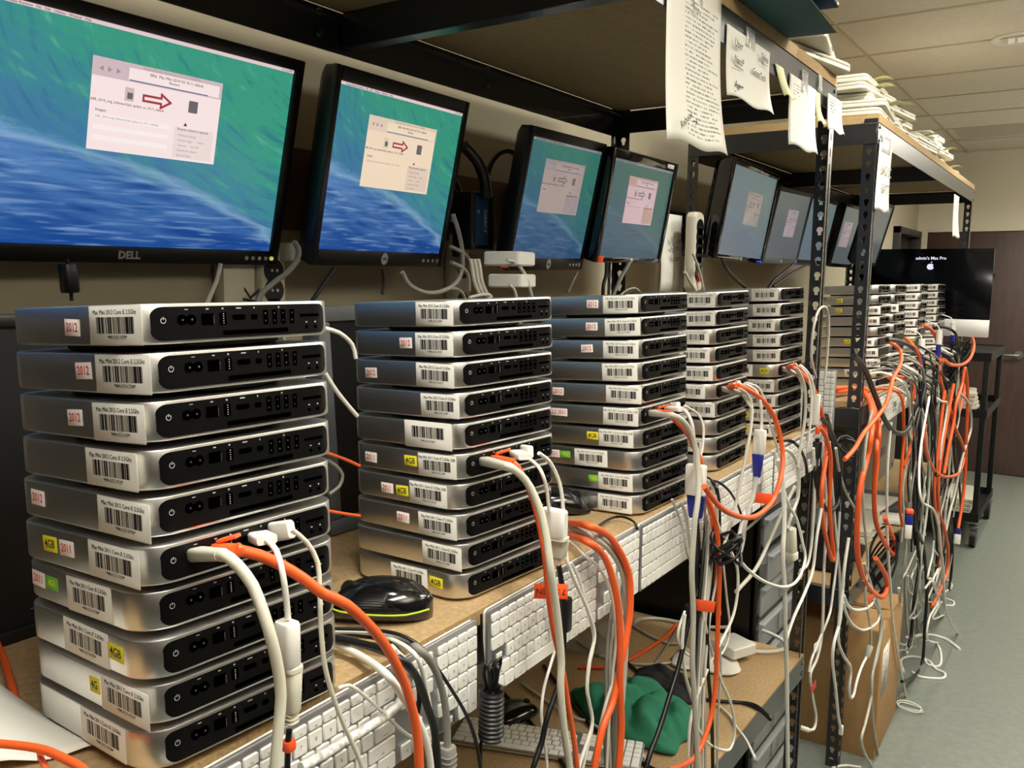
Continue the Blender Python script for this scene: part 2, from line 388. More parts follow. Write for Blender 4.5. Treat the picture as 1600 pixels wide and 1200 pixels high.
# frame whose local XY is a face: local x->world 'xv', local y->world 'yv', normal = xv x yv
def frame(o, xv, yv):
    xv = Vector(xv).normalized(); yv = Vector(yv).normalized(); zv = xv.cross(yv)
    M = Matrix((xv, yv, zv)).transposed().to_4x4(); M.translation = Vector(o); return M
FACE_PX = Matrix(((0, 0, 1, 0), (1, 0, 0, 0), (0, 1, 0, 0), (0, 0, 0, 1)))   # local x->+Y, y->+Z, z->+X
FACE_NY = Matrix(((1, 0, 0, 0), (0, 0, -1, 0), (0, 1, 0, 0), (0, 0, 0, 1)))  # local x->+X, y->+Z, z->-Y
ORD = ['topmost', 'second from top', 'third from top', 'fourth from top', 'fifth from top', 'sixth from top', 'fourth from bottom', 'third from bottom', 'second from bottom', 'bottom']
MINIS={
 1:[([-0.6533, 0.4473, 1.1881],[[0.9973, 0.0538, -0.0496], [-0.0537, 0.9986, 0.0022], [0.0497, 0.0005, 0.9988]],[['label', 0.0325, 0.0289]]),([-0.6538, 0.4484, 1.2241],[[0.9974, 0.052, -0.0496], [-0.052, 0.9986, 0.0022], [0.0497, 0.0004, 0.9988]],[['label', 0.0668, 0.0284], ['4G', 0.021, 0.0257]]),([-0.654, 0.4471, 1.26],[[0.998, 0.0398, -0.0496], [-0.0398, 0.9992, 0.0022], [0.0497, -0.0002, 0.9988]],[['label', 0.0113, 0.0263], ['4GB', 0.0571, 0.0296]]),([-0.658, 0.4491, 1.296],[[0.9978, 0.045, -0.0496], [-0.045, 0.999, 0.0022], [0.0497, 0.0, 0.9988]],[['label', 0.021, 0.0257], ['2011', -0.0642, 0.0236], ['green', -0.0406, 0.0246]]),([-0.6571, 0.447, 1.3319],[[0.9986, 0.0189, -0.0496], [-0.0188, 0.9998, 0.0022], [0.0497, -0.0013, 0.9988]],[['label', 0.0589, 0.0255], ['4GB', -0.0367, 0.022], ['2011', -0.0101, 0.0233]]),([-0.6606, 0.4492, 1.3679],[[0.9986, 0.0172, -0.0496], [-0.0171, 0.9999, 0.0022], [0.0497, -0.0013, 0.9988]],[['label', 0.0751, 0.0255], ['2012', -0.0538, 0.0226]]),([-0.6604, 0.4503, 1.4038],[[0.9987, 0.0137, -0.0496], [-0.0136, 0.9999, 0.0022], [0.0497, -0.0015, 0.9988]],[['label', 0.0585, 0.0235]]),([-0.6615, 0.4505, 1.4398],[[0.9986, 0.0189, -0.0496], [-0.0188, 0.9998, 0.0022], [0.0497, -0.0013, 0.9988]],[['label', 0.0732, 0.0224], ['2012', 0.0114, 0.0204]]),([-0.6631, 0.4512, 1.4757],[[0.9987, -0.0072, -0.0496], [0.0074, 1.0, 0.0022], [0.0496, -0.0026, 0.9988]],[['label', 0.0763, 0.0222], ['2012', 0.0242, 0.0213]]),([-0.6628, 0.4505, 1.5117],[[0.9985, 0.0224, -0.0496], [-0.0223, 0.9997, 0.0022], [0.0497, -0.0011, 0.9988]],[['label', 0.0769, 0.0203], ['2012', 0.0158, 0.0185]]),],
 2:[([-0.6832, 0.8733, 1.1851],[[0.9956, 0.0819, -0.0453], [-0.0824, 0.9965, -0.0109], [0.0442, 0.0146, 0.9989]],[['label', 0.0113, 0.022], ['4GB', 0.0579, 0.0229]]),([-0.6853, 0.8732, 1.2211],[[0.9965, 0.0697, -0.0453], [-0.0703, 0.9975, -0.0109], [0.0444, 0.014, 0.9989]],[['label', 0.0676, 0.0227]]),([-0.6857, 0.8745, 1.257],[[0.9945, 0.094, -0.0453], [-0.0946, 0.9955, -0.0109], [0.044, 0.0151, 0.9989]],[['label', 0.0635, 0.022], ['2011', 0.0039, 0.0221]]),([-0.6871, 0.8762, 1.293],[[0.994, 0.0992, -0.0453], [-0.0998, 0.9949, -0.0109], [0.0439, 0.0153, 0.9989]],[['label', 0.0484, 0.0206], ['2011', -0.0247, 0.0183], ['4GB', 0.0028, 0.0181]]),([-0.6878, 0.8774, 1.3289],[[0.994, 0.0992, -0.0453], [-0.0998, 0.9949, -0.0109], [0.0439, 0.0153, 0.9989]],[['label', 0.0634, 0.0204], ['2011', -0.0558, 0.018], ['4GB', 0.0179, 0.022]]),([-0.6899, 0.8771, 1.3649],[[0.9942, 0.0975, -0.0453], [-0.0981, 0.9951, -0.0109], [0.044, 0.0153, 0.9989]],[['wide', 0.0502, 0.021, 0.0996, 0.0333]]),([-0.6907, 0.8787, 1.4009],[[0.9937, 0.1027, -0.0453], [-0.1033, 0.9946, -0.0109], [0.0439, 0.0155, 0.9989]],[['label', 0.0705, 0.0217]]),([-0.6918, 0.8789, 1.4368],[[0.9926, 0.1131, -0.0453], [-0.1137, 0.9935, -0.0109], [0.0437, 0.016, 0.9989]],[['label', 0.0648, 0.0209], ['2012', -0.0508, 0.0176]]),([-0.6931, 0.8801, 1.4728],[[0.9919, 0.1183, -0.0453], [-0.1189, 0.9928, -0.0109], [0.0436, 0.0162, 0.9989]],[['label', 0.0645, 0.0211], ['2012', 0.0153, 0.0209]]),([-0.6946, 0.8793, 1.5087],[[0.99, 0.1339, -0.0453], [-0.1345, 0.9909, -0.0109], [0.0434, 0.0169, 0.9989]],[['label', 0.07, 0.0211]]),],
 3:[([-0.6802, 1.3241, 1.1865],[[0.998, 0.0388, -0.0505], [-0.0392, 0.9992, -0.0075], [0.0502, 0.0095, 0.9987]],[['label', 0.0538, 0.0234]]),([-0.6802, 1.3242, 1.2225],[[0.9976, 0.0475, -0.0505], [-0.0479, 0.9988, -0.0075], [0.0501, 0.0099, 0.9987]],[['label', 0.0548, 0.0219], ['green', 0.0139, 0.0253]]),([-0.6816, 1.3238, 1.2584],[[0.9974, 0.051, -0.0505], [-0.0514, 0.9986, -0.0075], [0.0501, 0.0101, 0.9987]],[['label', 0.0089, 0.021], ['2011', -0.0643, 0.0212], ['green', -0.0419, 0.0227]]),([-0.6825, 1.3236, 1.2944],[[0.9978, 0.0423, -0.0505], [-0.0427, 0.9991, -0.0075], [0.0502, 0.0096, 0.9987]],[['label', 0.0557, 0.0215], ['4GB', 0.0115, 0.0227]]),([-0.6872, 1.3217, 1.3303],[[0.9983, 0.0283, -0.0505], [-0.0288, 0.9996, -0.0075], [0.0503, 0.0089, 0.9987]],[['label', 0.067, 0.0198], ['2.5 2011', -0.051, 0.0215, 0.0344, 0.0189]]),([-0.6874, 1.3219, 1.3663],[[0.9985, 0.0196, -0.0505], [-0.02, 0.9998, -0.0075], [0.0504, 0.0085, 0.9987]],[['label', 0.0702, 0.0214], ['2012', -0.0538, 0.0207]]),([-0.6882, 1.3216, 1.4022],[[0.9984, 0.0266, -0.0505], [-0.027, 0.9996, -0.0075], [0.0503, 0.0088, 0.9987]],[['label', 0.0638, 0.0238]]),([-0.6888, 1.3215, 1.4382],[[0.9983, 0.0301, -0.0505], [-0.0305, 0.9995, -0.0075], [0.0503, 0.009, 0.9987]],[['label', 0.0656, 0.021], ['2012', 0.0033, 0.0213]]),([-0.6904, 1.3209, 1.4741],[[0.998, 0.0371, -0.0505], [-0.0375, 0.9993, -0.0075], [0.0502, 0.0094, 0.9987]],[['label', 0.0706, 0.0213], ['2012', 0.0139, 0.0212]]),([-0.6911, 1.3208, 1.5101],[[0.9976, 0.0475, -0.0505], [-0.0479, 0.9988, -0.0075], [0.0501, 0.0099, 0.9987]],[['label', 0.068, 0.0216], ['2012', 0.0165, 0.0216]]),],
 4:[([-0.7038, 1.6967, 1.1879],[[0.999, -0.0025, -0.0448], [0.0019, 0.9999, -0.0136], [0.0448, 0.0135, 0.9989]],[]),([-0.7044, 1.6955, 1.2239],[[0.999, 0.001, -0.0448], [-0.0016, 0.9999, -0.0136], [0.0447, 0.0136, 0.9989]],[['label', 0.0431, 0.0234]]),([-0.7051, 1.6944, 1.2598],[[0.999, -0.0025, -0.0448], [0.0019, 0.9999, -0.0136], [0.0448, 0.0135, 0.9989]],[]),([-0.7056, 1.6932, 1.2958],[[0.999, 0.001, -0.0448], [-0.0016, 0.9999, -0.0136], [0.0447, 0.0136, 0.9989]],[['label', 0.0652, 0.0227]]),([-0.7067, 1.6919, 1.3317],[[0.9989, 0.0167, -0.0448], [-0.0173, 0.9998, -0.0136], [0.0445, 0.0143, 0.9989]],[['label', 0.047, 0.0216]]),([-0.7072, 1.6908, 1.3677],[[0.9989, 0.0167, -0.0448], [-0.0173, 0.9998, -0.0136], [0.0445, 0.0143, 0.9989]],[['label', 0.0627, 0.0245]]),([-0.7091, 1.6892, 1.4037],[[0.9985, 0.0306, -0.0448], [-0.0312, 0.9994, -0.0136], [0.0443, 0.015, 0.9989]],[['label', 0.0588, 0.0222]]),([-0.7087, 1.6883, 1.4396],[[0.9985, 0.0324, -0.0448], [-0.033, 0.9994, -0.0136], [0.0443, 0.015, 0.9989]],[['label', 0.0564, 0.0209]]),([-0.7096, 1.6871, 1.4756],[[0.9986, 0.0289, -0.0448], [-0.0295, 0.9995, -0.0136], [0.0443, 0.0149, 0.9989]],[['label', 0.0682, 0.0255]]),([-0.7089, 1.6865, 1.5115],[[0.9987, 0.0236, -0.0448], [-0.0243, 0.9996, -0.0136], [0.0444, 0.0147, 0.9989]],[['label', 0.0656, 0.0243]]),],
 5:[([-0.7091, 2.1139, 1.1932],[[0.9985, 0.0315, -0.0444], [-0.0319, 0.9994, -0.0093], [0.044, 0.0107, 0.999]],[['label', 0.0567, 0.0222], ['4GB', 0.0192, 0.0216]]),([-0.7102, 2.1134, 1.2292],[[0.9984, 0.035, -0.0444], [-0.0354, 0.9993, -0.0093], [0.044, 0.0108, 0.999]],[['label', 0.0639, 0.0217], ['4GB', 0.0197, 0.0202]]),([-0.7113, 2.1128, 1.2651],[[0.9983, 0.0367, -0.0444], [-0.0372, 0.9993, -0.0093], [0.044, 0.0109, 0.999]],[['label', 0.0629, 0.0184]]),([-0.7121, 2.1124, 1.3011],[[0.9984, 0.035, -0.0444], [-0.0354, 0.9993, -0.0093], [0.044, 0.0108, 0.999]],[['label', 0.0593, 0.0215]]),([-0.7132, 2.1119, 1.3371],[[0.9983, 0.0367, -0.0444], [-0.0372, 0.9993, -0.0093], [0.044, 0.0109, 0.999]],[['label', 0.0061, 0.0185], ['4GB', 0.067, 0.0198]]),([-0.7123, 2.112, 1.373],[[0.9989, 0.0176, -0.0444], [-0.018, 0.9998, -0.0093], [0.0442, 0.0101, 0.999]],[['label', 0.0664, 0.02]]),([-0.7129, 2.1117, 1.409],[[0.9988, 0.0193, -0.0444], [-0.0197, 0.9998, -0.0093], [0.0442, 0.0102, 0.999]],[['label', 0.0655, 0.0194]]),([-0.7149, 2.1109, 1.4449],[[0.9983, 0.0367, -0.0444], [-0.0372, 0.9993, -0.0093], [0.044, 0.0109, 0.999]],[['label', 0.0571, 0.0201]]),([-0.7154, 2.1105, 1.4809],[[0.9986, 0.0298, -0.0444], [-0.0302, 0.9995, -0.0093], [0.0441, 0.0106, 0.999]],[['label', 0.0661, 0.0202]]),([-0.7168, 2.11, 1.5169],[[0.9985, 0.0315, -0.0444], [-0.0319, 0.9994, -0.0093], [0.044, 0.0107, 0.999]],[['label', 0.0627, 0.0216]]),],
 6:[([-0.7132, 3.2122, 1.198],[[0.9979, 0.0404, -0.0504], [-0.0402, 0.9992, 0.0036], [0.0505, -0.0016, 0.9987]],[]),([-0.7146, 3.2131, 1.234],[[0.9986, 0.0151, -0.0504], [-0.0149, 0.9999, 0.0036], [0.0505, -0.0028, 0.9987]],[['4GB', 0.0818, 0.017], ['label', 0.023, 0.0229]]),([-0.7181, 3.2106, 1.2699],[[0.9975, 0.0504, -0.0504], [-0.0503, 0.9987, 0.0036], [0.0506, -0.0011, 0.9987]],[['label', 0.0834, 0.0198]]),([-0.7173, 3.21, 1.3059],[[0.9982, 0.0334, -0.0504], [-0.0333, 0.9994, 0.0036], [0.0505, -0.0019, 0.9987]],[['label', 0.0717, 0.0167]]),([-0.7172, 3.2112, 1.3418],[[0.9984, 0.0243, -0.0504], [-0.0241, 0.9997, 0.0036], [0.0505, -0.0024, 0.9987]],[['label', 0.055, 0.0264], ['4GB', -0.0023, 0.0244]]),([-0.7188, 3.2103, 1.3778],[[0.9983, 0.0292, -0.0504], [-0.029, 0.9996, 0.0036], [0.0505, -0.0021, 0.9987]],[]),([-0.7219, 3.212, 1.4137],[[0.9979, 0.0407, -0.0504], [-0.0406, 0.9992, 0.0036], [0.0505, -0.0015, 0.9987]],[['label', 0.0745, 0.02]]),([-0.7205, 3.2123, 1.4497],[[0.9977, 0.046, -0.0504], [-0.0459, 0.9989, 0.0036], [0.0505, -0.0013, 0.9987]],[['label', 0.0749, 0.0196], ['4GB', -0.0314, 0.0288]]),([-0.7225, 3.2138, 1.4856],[[0.9979, 0.0397, -0.0504], [-0.0396, 0.9992, 0.0036], [0.0505, -0.0016, 0.9987]],[['4GB', -0.0296, 0.0195]]),([-0.7256, 3.2124, 1.5216],[[0.9986, 0.0134, -0.0504], [-0.0132, 0.9999, 0.0036], [0.0505, -0.0029, 0.9987]],[]),],
 7:[([-0.7124, 3.4974, 1.1982],[[0.9986, 0.0212, -0.048], [-0.0207, 0.9997, 0.0109], [0.0483, -0.0099, 0.9988]],[]),([-0.7145, 3.4966, 1.2342],[[0.9973, 0.0551, -0.048], [-0.0547, 0.9984, 0.0109], [0.0486, -0.0082, 0.9988]],[]),([-0.7169, 3.4977, 1.2701],[[0.9979, 0.0439, -0.048], [-0.0434, 0.999, 0.0109], [0.0485, -0.0088, 0.9988]],[]),([-0.7207, 3.4975, 1.3061],[[0.9981, 0.0394, -0.048], [-0.0389, 0.9992, 0.0109], [0.0484, -0.009, 0.9988]],[]),([-0.7217, 3.4974, 1.342],[[0.9981, 0.0398, -0.048], [-0.0394, 0.9992, 0.0109], [0.0484, -0.009, 0.9988]],[]),([-0.7195, 3.499, 1.378],[[0.9977, 0.0471, -0.048], [-0.0466, 0.9989, 0.0109], [0.0485, -0.0086, 0.9988]],[]),([-0.7242, 3.4989, 1.4139],[[0.9976, 0.0504, -0.048], [-0.0499, 0.9987, 0.0109], [0.0485, -0.0085, 0.9988]],[]),([-0.7259, 3.4995, 1.4499],[[0.9973, 0.0553, -0.048], [-0.0549, 0.9984, 0.0109], [0.0486, -0.0082, 0.9988]],[['label', 0.0856, 0.0209]]),([-0.7255, 3.4993, 1.4859],[[0.9984, 0.0294, -0.048], [-0.0289, 0.9995, 0.0109], [0.0483, -0.0095, 0.9988]],[]),([-0.7252, 3.501, 1.5218],[[0.9984, 0.0302, -0.048], [-0.0297, 0.9995, 0.0109], [0.0483, -0.0094, 0.9988]],[]),],
 8:[([-0.7188, 3.9607, 1.1995],[[0.9991, -0.0093, -0.041], [0.01, 0.9998, 0.0169], [0.0408, -0.0173, 0.999]],[]),([-0.7174, 3.9601, 1.2355],[[0.9991, -0.0137, -0.041], [0.0144, 0.9998, 0.0169], [0.0407, -0.0175, 0.999]],[]),([-0.7204, 3.9606, 1.2714],[[0.9985, -0.0357, -0.041], [0.0364, 0.9992, 0.0169], [0.0403, -0.0184, 0.999]],[]),([-0.7192, 3.9632, 1.3074],[[0.9989, -0.0223, -0.041], [0.023, 0.9996, 0.0169], [0.0406, -0.0178, 0.999]],[['4GB', 0.0759, 0.0326]]),([-0.7162, 3.9632, 1.3434],[[0.999, -0.02, -0.041], [0.0207, 0.9996, 0.0169], [0.0406, -0.0177, 0.999]],[['label', 0.0588, 0.0244]]),([-0.72, 3.9624, 1.3793],[[0.9992, -0.0034, -0.041], [0.0041, 0.9998, 0.0169], [0.0409, -0.017, 0.999]],[['label', 0.0561, 0.0237]]),([-0.7193, 3.9633, 1.4153],[[0.9992, -0.0005, -0.041], [0.0012, 0.9999, 0.0169], [0.0409, -0.0169, 0.999]],[['label', 0.0636, 0.0208]]),([-0.7168, 3.9645, 1.4513],[[0.9986, -0.0349, -0.041], [0.0356, 0.9992, 0.0169], [0.0403, -0.0183, 0.999]],[['label', 0.0539, 0.0191]]),([-0.7159, 3.9667, 1.4872],[[0.9989, -0.0247, -0.041], [0.0254, 0.9995, 0.0169], [0.0405, -0.0179, 0.999]],[['label', 0.0504, 0.0194]]),([-0.7183, 3.9691, 1.5232],[[0.9987, -0.0302, -0.041], [0.0309, 0.9994, 0.0169], [0.0404, -0.0181, 0.999]],[['label', 0.0586, 0.0183]]),],
 9:[([-0.7212, 4.5499, 1.199],[[0.9987, 0.0134, -0.0488], [-0.0127, 0.9998, 0.0163], [0.049, -0.0156, 0.9987]],[]),([-0.7223, 4.5513, 1.235],[[0.9988, 0.0104, -0.0488], [-0.0097, 0.9998, 0.0163], [0.049, -0.0158, 0.9987]],[['label', 0.0564, 0.0189]]),([-0.7241, 4.5507, 1.2709],[[0.9985, 0.0255, -0.0488], [-0.0248, 0.9996, 0.0163], [0.0492, -0.015, 0.9987]],[['label', 0.0576, 0.0158]]),([-0.7279, 4.5507, 1.3069],[[0.9986, 0.0183, -0.0488], [-0.0175, 0.9997, 0.0163], [0.0491, -0.0154, 0.9987]],[['label', 0.0594, 0.0124]]),([-0.7255, 4.5545, 1.3428],[[0.9987, 0.0131, -0.0488], [-0.0123, 0.9998, 0.0163], [0.049, -0.0157, 0.9987]],[['label', 0.0603, 0.0167]]),([-0.7281, 4.5516, 1.3788],[[0.9984, 0.0282, -0.0488], [-0.0275, 0.9995, 0.0163], [0.0493, -0.0149, 0.9987]],[['label', 0.058, 0.018]]),([-0.7269, 4.555, 1.4147],[[0.9984, 0.0284, -0.0488], [-0.0276, 0.9995, 0.0163], [0.0493, -0.0149, 0.9987]],[['label', 0.054, 0.0182]]),([-0.7309, 4.5534, 1.4507],[[0.998, 0.0413, -0.0488], [-0.0405, 0.999, 0.0163], [0.0495, -0.0143, 0.9987]],[['label', 0.0607, 0.0191]]),([-0.7343, 4.5567, 1.4866],[[0.9986, 0.0219, -0.0488], [-0.0211, 0.9996, 0.0163], [0.0492, -0.0152, 0.9987]],[['label', 0.0626, 0.0179]]),([-0.7351, 4.5554, 1.5226],[[0.9977, 0.0466, -0.0488], [-0.0459, 0.9988, 0.0163], [0.0495, -0.014, 0.9987]],[['label', 0.0661, 0.0193]]),],
}
CABLES=[
('s1 power', 'ivory', 0.0044, [[-0.5191, 0.3802, 1.369], [-0.5096, 0.3787, 1.3716], [-0.5002, 0.3824, 1.3648], [-0.4908, 0.388, 1.3498], [-0.4814, 0.3894, 1.3304], [-0.4763, 0.3921, 1.31], [-0.4763, 0.3968, 1.2881], [-0.4764, 0.3992, 1.2654], [-0.4763, 0.3961, 1.2417], [-0.4763, 0.3922, 1.2119], [-0.4762, 0.3903, 1.1876]]),
('s1 orange', 'orange', 0.0046, [[-0.5295, 0.4034, 1.3651], [-0.5221, 0.4195, 1.3579], [-0.5147, 0.4343, 1.3474], [-0.5074, 0.449, 1.3343], [-0.5, 0.4649, 1.3178], [-0.4927, 0.4832, 1.3045], [-0.4933, 0.5214, 1.2634], [-0.4938, 0.5487, 1.2205], [-0.494, 0.5636, 1.1838], [-0.4942, 0.5726, 1.1484], [-0.4942, 0.5753, 1.1152], [-0.4942, 0.5762, 1.076]]),
('s1 video', 'white', 0.0025, [[-0.532, 0.4353, 1.3641], [-0.5182, 0.4331, 1.3584], [-0.5069, 0.4293, 1.3427], [-0.5069, 0.432, 1.3228], [-0.5069, 0.4335, 1.3061]]),
('s1 videodown', 'black', 0.0025, [[-0.5069, 0.4323, 1.2139], [-0.5069, 0.4308, 1.2038], [-0.5069, 0.4295, 1.1827], [-0.5069, 0.4281, 1.156]]),
('s1 usb', 'ivory', 0.0022, [[-0.5303, 0.4588, 1.3676], [-0.5266, 0.4715, 1.3543], [-0.5228, 0.4795, 1.3359], [-0.5188, 0.4778, 1.3151], [-0.5147, 0.4743, 1.2928], [-0.5126, 0.4736, 1.2714], [-0.5126, 0.4767, 1.2472], [-0.5128, 0.4851, 1.2188], [-0.513, 0.4982, 1.1858], [-0.5133, 0.5166, 1.1453], [-0.5134, 0.5229, 1.122]]),
('b1 whitethick', 'white', 0.0038, [[-0.6776, 0.5964, 1.1967], [-0.6222, 0.5915, 1.1993], [-0.5705, 0.5801, 1.2018], [-0.5144, 0.5542, 1.2094], [-0.5142, 0.5757, 1.1788], [-0.5146, 0.5991, 1.1427], [-0.5148, 0.6138, 1.1058], [-0.5149, 0.6199, 1.0584]]),
('b1 blackthick', 'black', 0.0041, [[-0.6553, 0.5767, 1.2057], [-0.6134, 0.5858, 1.2077], [-0.5686, 0.5899, 1.2099], [-0.5205, 0.5785, 1.2141], [-0.5196, 0.6023, 1.1858], [-0.5199, 0.6179, 1.1494], [-0.5201, 0.6291, 1.1194], [-0.5201, 0.6343, 1.0769], [-0.5202, 0.6365, 1.0408]]),
('b1 blackmid', 'black', 0.0026, [[-0.6546, 0.6024, 1.2018], [-0.5731, 0.6149, 1.2058], [-0.5305, 0.5961, 1.2015], [-0.5308, 0.6114, 1.1823], [-0.5309, 0.6182, 1.1628], [-0.5309, 0.6172, 1.1464], [-0.5308, 0.6132, 1.1312]]),
('b1 graythick', 'gray', 0.0039, [[-0.6447, 0.6112, 1.1963], [-0.5784, 0.6361, 1.1996], [-0.5258, 0.6105, 1.2118], [-0.5251, 0.6331, 1.1848], [-0.5254, 0.6477, 1.153], [-0.5255, 0.6553, 1.1177], [-0.5255, 0.6565, 1.084]]),
('b1 whitethin', 'white', 0.0023, [[-0.6263, 0.5938, 1.2092], [-0.602, 0.6061, 1.2104], [-0.5698, 0.6114, 1.2119], [-0.5254, 0.6033, 1.2099], [-0.5249, 0.619, 1.1776], [-0.525, 0.628, 1.1422], [-0.5251, 0.6342, 1.1154], [-0.5252, 0.6384, 1.0801], [-0.5252, 0.6406, 1.0438]]),
('b1 blackthin', 'black', 0.002, [[-0.6215, 0.5893, 1.2154], [-0.5853, 0.6065, 1.2172], [-0.5502, 0.6117, 1.2189], [-0.5259, 0.6174, 1.2092], [-0.5254, 0.6425, 1.1764], [-0.5257, 0.6671, 1.1421], [-0.526, 0.6886, 1.1093], [-0.5263, 0.7053, 1.0747], [-0.5265, 0.7166, 1.034], [-0.5265, 0.7207, 1.0015]]),
('b1 frayed', 'frayed', 0.0044, [[-0.5261, 0.5715, 1.2265], [-0.5265, 0.5934, 1.2004], [-0.5265, 0.5961, 1.183], [-0.5264, 0.5885, 1.1711], [-0.5262, 0.5727, 1.1623], [-0.5255, 0.5334, 1.161], [-0.5247, 0.4842, 1.1612], [-0.5243, 0.4586, 1.1627]]),
('b1 loop', 'white', 0.0018, [[-0.5311, 0.5087, 1.2101], [-0.5314, 0.5222, 1.2075], [-0.5316, 0.5401, 1.1915], [-0.5321, 0.5685, 1.1604], [-0.5327, 0.6056, 1.1205], [-0.5333, 0.6462, 1.0932], [-0.5337, 0.6678, 1.0845]]),
('coil tail', 'black', 0.0018, [[-0.5266, 0.7233, 1.0761], [-0.5265, 0.7174, 1.0638], [-0.5265, 0.7166, 1.034], [-0.5265, 0.7157, 1.0041]]),
('coil back', 'black', 0.0014, [[-0.5388, 0.7392, 1.1373], [-0.5469, 0.7449, 1.1669], [-0.5469, 0.7433, 1.1976]]),
('s2 power', 'ivory', 0.0044, [[-0.5251, 0.7564, 1.3688], [-0.5187, 0.7596, 1.3663], [-0.5126, 0.7773, 1.3502], [-0.5063, 0.7864, 1.3311], [-0.4999, 0.7917, 1.3097], [-0.4935, 0.7932, 1.2824], [-0.4877, 0.793, 1.2502], [-0.4879, 0.8042, 1.2123], [-0.488, 0.8143, 1.1706], [-0.4881, 0.8218, 1.129], [-0.4881, 0.8215, 1.096], [-0.4883, 0.8311, 1.0422], [-0.4886, 0.8473, 0.9829], [-0.4886, 0.8519, 0.9472]]),
('s2 orange', 'orange', 0.0034, [[-0.5355, 0.7841, 1.3662], [-0.5295, 0.7856, 1.3623], [-0.5236, 0.7969, 1.3404], [-0.5177, 0.8045, 1.3143], [-0.5118, 0.8112, 1.2782], [-0.5057, 0.8109, 1.2475], [-0.503, 0.8149, 1.2055], [-0.5032, 0.8281, 1.1589], [-0.5036, 0.8512, 1.103], [-0.5038, 0.8655, 1.056], [-0.5041, 0.8821, 1.0031], [-0.5043, 0.8941, 0.9542], [-0.5044, 0.8991, 0.9167]]),
('s2 video', 'white', 0.0022, [[-0.5382, 0.8237, 1.3628], [-0.5272, 0.8248, 1.3557], [-0.5182, 0.8219, 1.3469], [-0.5183, 0.8311, 1.3284], [-0.5184, 0.8378, 1.3008]]),
('s2 videodown', 'black', 0.0035, [[-0.5187, 0.8593, 1.2371], [-0.5178, 0.8678, 1.2059], [-0.5167, 0.8715, 1.1831], [-0.5157, 0.8727, 1.1427], [-0.5146, 0.8719, 1.116], [-0.5139, 0.8657, 1.0879], [-0.5136, 0.851, 1.0666], [-0.5133, 0.8322, 1.0435], [-0.5131, 0.8212, 1.0183], [-0.5128, 0.8031, 0.9962], [-0.5127, 0.7966, 0.9752]]),
('s2 usb', 'white', 0.0025, [[-0.5365, 0.8416, 1.3669], [-0.5344, 0.8617, 1.3537], [-0.5324, 0.8782, 1.3312], [-0.5301, 0.886, 1.3067], [-0.5279, 0.89, 1.2615], [-0.5255, 0.892, 1.231], [-0.5232, 0.8915, 1.2218], [-0.5216, 0.9106, 1.1892], [-0.5221, 0.9412, 1.1471], [-0.5224, 0.9646, 1.1022], [-0.5222, 0.9519, 1.0703], [-0.5221, 0.9465, 1.035], [-0.5223, 0.9549, 1.0091], [-0.5224, 0.9637, 0.9752], [-0.522, 0.9352, 0.9395], [-0.5218, 0.9224, 0.9161]]),
('b2 orangeA', 'orange', 0.005, [[-0.6923, 1.104, 1.198], [-0.6517, 1.1042, 1.2], [-0.529, 0.9486, 1.2547], [-0.5274, 1.0047, 1.2274], [-0.5254, 1.0426, 1.1908], [-0.5232, 1.064, 1.1545], [-0.5221, 1.0685, 1.1136], [-0.522, 1.0626, 1.0765], [-0.5217, 1.0447, 1.0354], [-0.5213, 1.0218, 0.9848], [-0.5209, 0.9923, 0.9591], [-0.5205, 0.9706, 0.9107], [-0.5204, 0.965, 0.8763]]),
('b2 orangeB', 'orange', 0.0049, [[-0.6495, 1.0366, 1.1998], [-0.6139, 1.0444, 1.2016], [-0.5257, 0.9437, 1.2351], [-0.5222, 0.9817, 1.2077], [-0.5183, 1.0017, 1.1736], [-0.5163, 1.017, 1.1313], [-0.5164, 1.0279, 1.0815], [-0.5165, 1.0328, 1.0016], [-0.5167, 1.0407, 0.9387], [-0.5166, 1.0362, 0.8797], [-0.5166, 1.0366, 0.8403]]),
('b2 grayA', 'ltgray', 0.0037, [[-0.6801, 1.0848, 1.1985], [-0.6387, 1.0862, 1.2005], [-0.5345, 0.966, 1.2365], [-0.5335, 1.0253, 1.1983], [-0.5322, 1.0619, 1.1532], [-0.5322, 1.0778, 1.0929], [-0.5323, 1.0783, 1.0198], [-0.5321, 1.0707, 0.9401], [-0.5321, 1.0717, 0.8567], [-0.5322, 1.0742, 0.8149]]),
('b2 grayB', 'ltgray', 0.0032, [[-0.6722, 1.0723, 1.1989], [-0.6296, 1.0709, 1.2009], [-0.5311, 0.9672, 1.2264], [-0.529, 1.0061, 1.1926], [-0.5267, 1.03, 1.1544], [-0.5268, 1.0486, 1.1019], [-0.527, 1.0614, 1.0276], [-0.5269, 1.0539, 0.9491], [-0.5267, 1.0464, 0.8711], [-0.5267, 1.0467, 0.8313]]),
('b2 grayC', 'ltgray', 0.0027, [[-0.6861, 1.0943, 1.1983], [-0.6436, 1.1001, 1.2003], [-0.5343, 0.9812, 1.2354], [-0.533, 1.0356, 1.1976], [-0.5313, 1.0685, 1.1467], [-0.5302, 1.0778, 1.0934], [-0.5302, 1.0769, 1.0433], [-0.5296, 1.04, 1.0092], [-0.5292, 1.0106, 0.9739], [-0.5288, 0.9869, 0.9186], [-0.5287, 0.9798, 0.875]]),
('b2 whiteD', 'white', 0.0022, [[-0.6353, 1.014, 1.2004], [-0.6005, 1.0219, 1.2021], [-0.5323, 0.9476, 1.2157], [-0.531, 0.9921, 1.1826], [-0.5295, 1.023, 1.1374], [-0.5296, 1.0401, 1.0757], [-0.5296, 1.0354, 1.0206], [-0.5294, 1.0271, 0.9571], [-0.5294, 1.0235, 0.8815], [-0.5294, 1.0237, 0.8423]]),
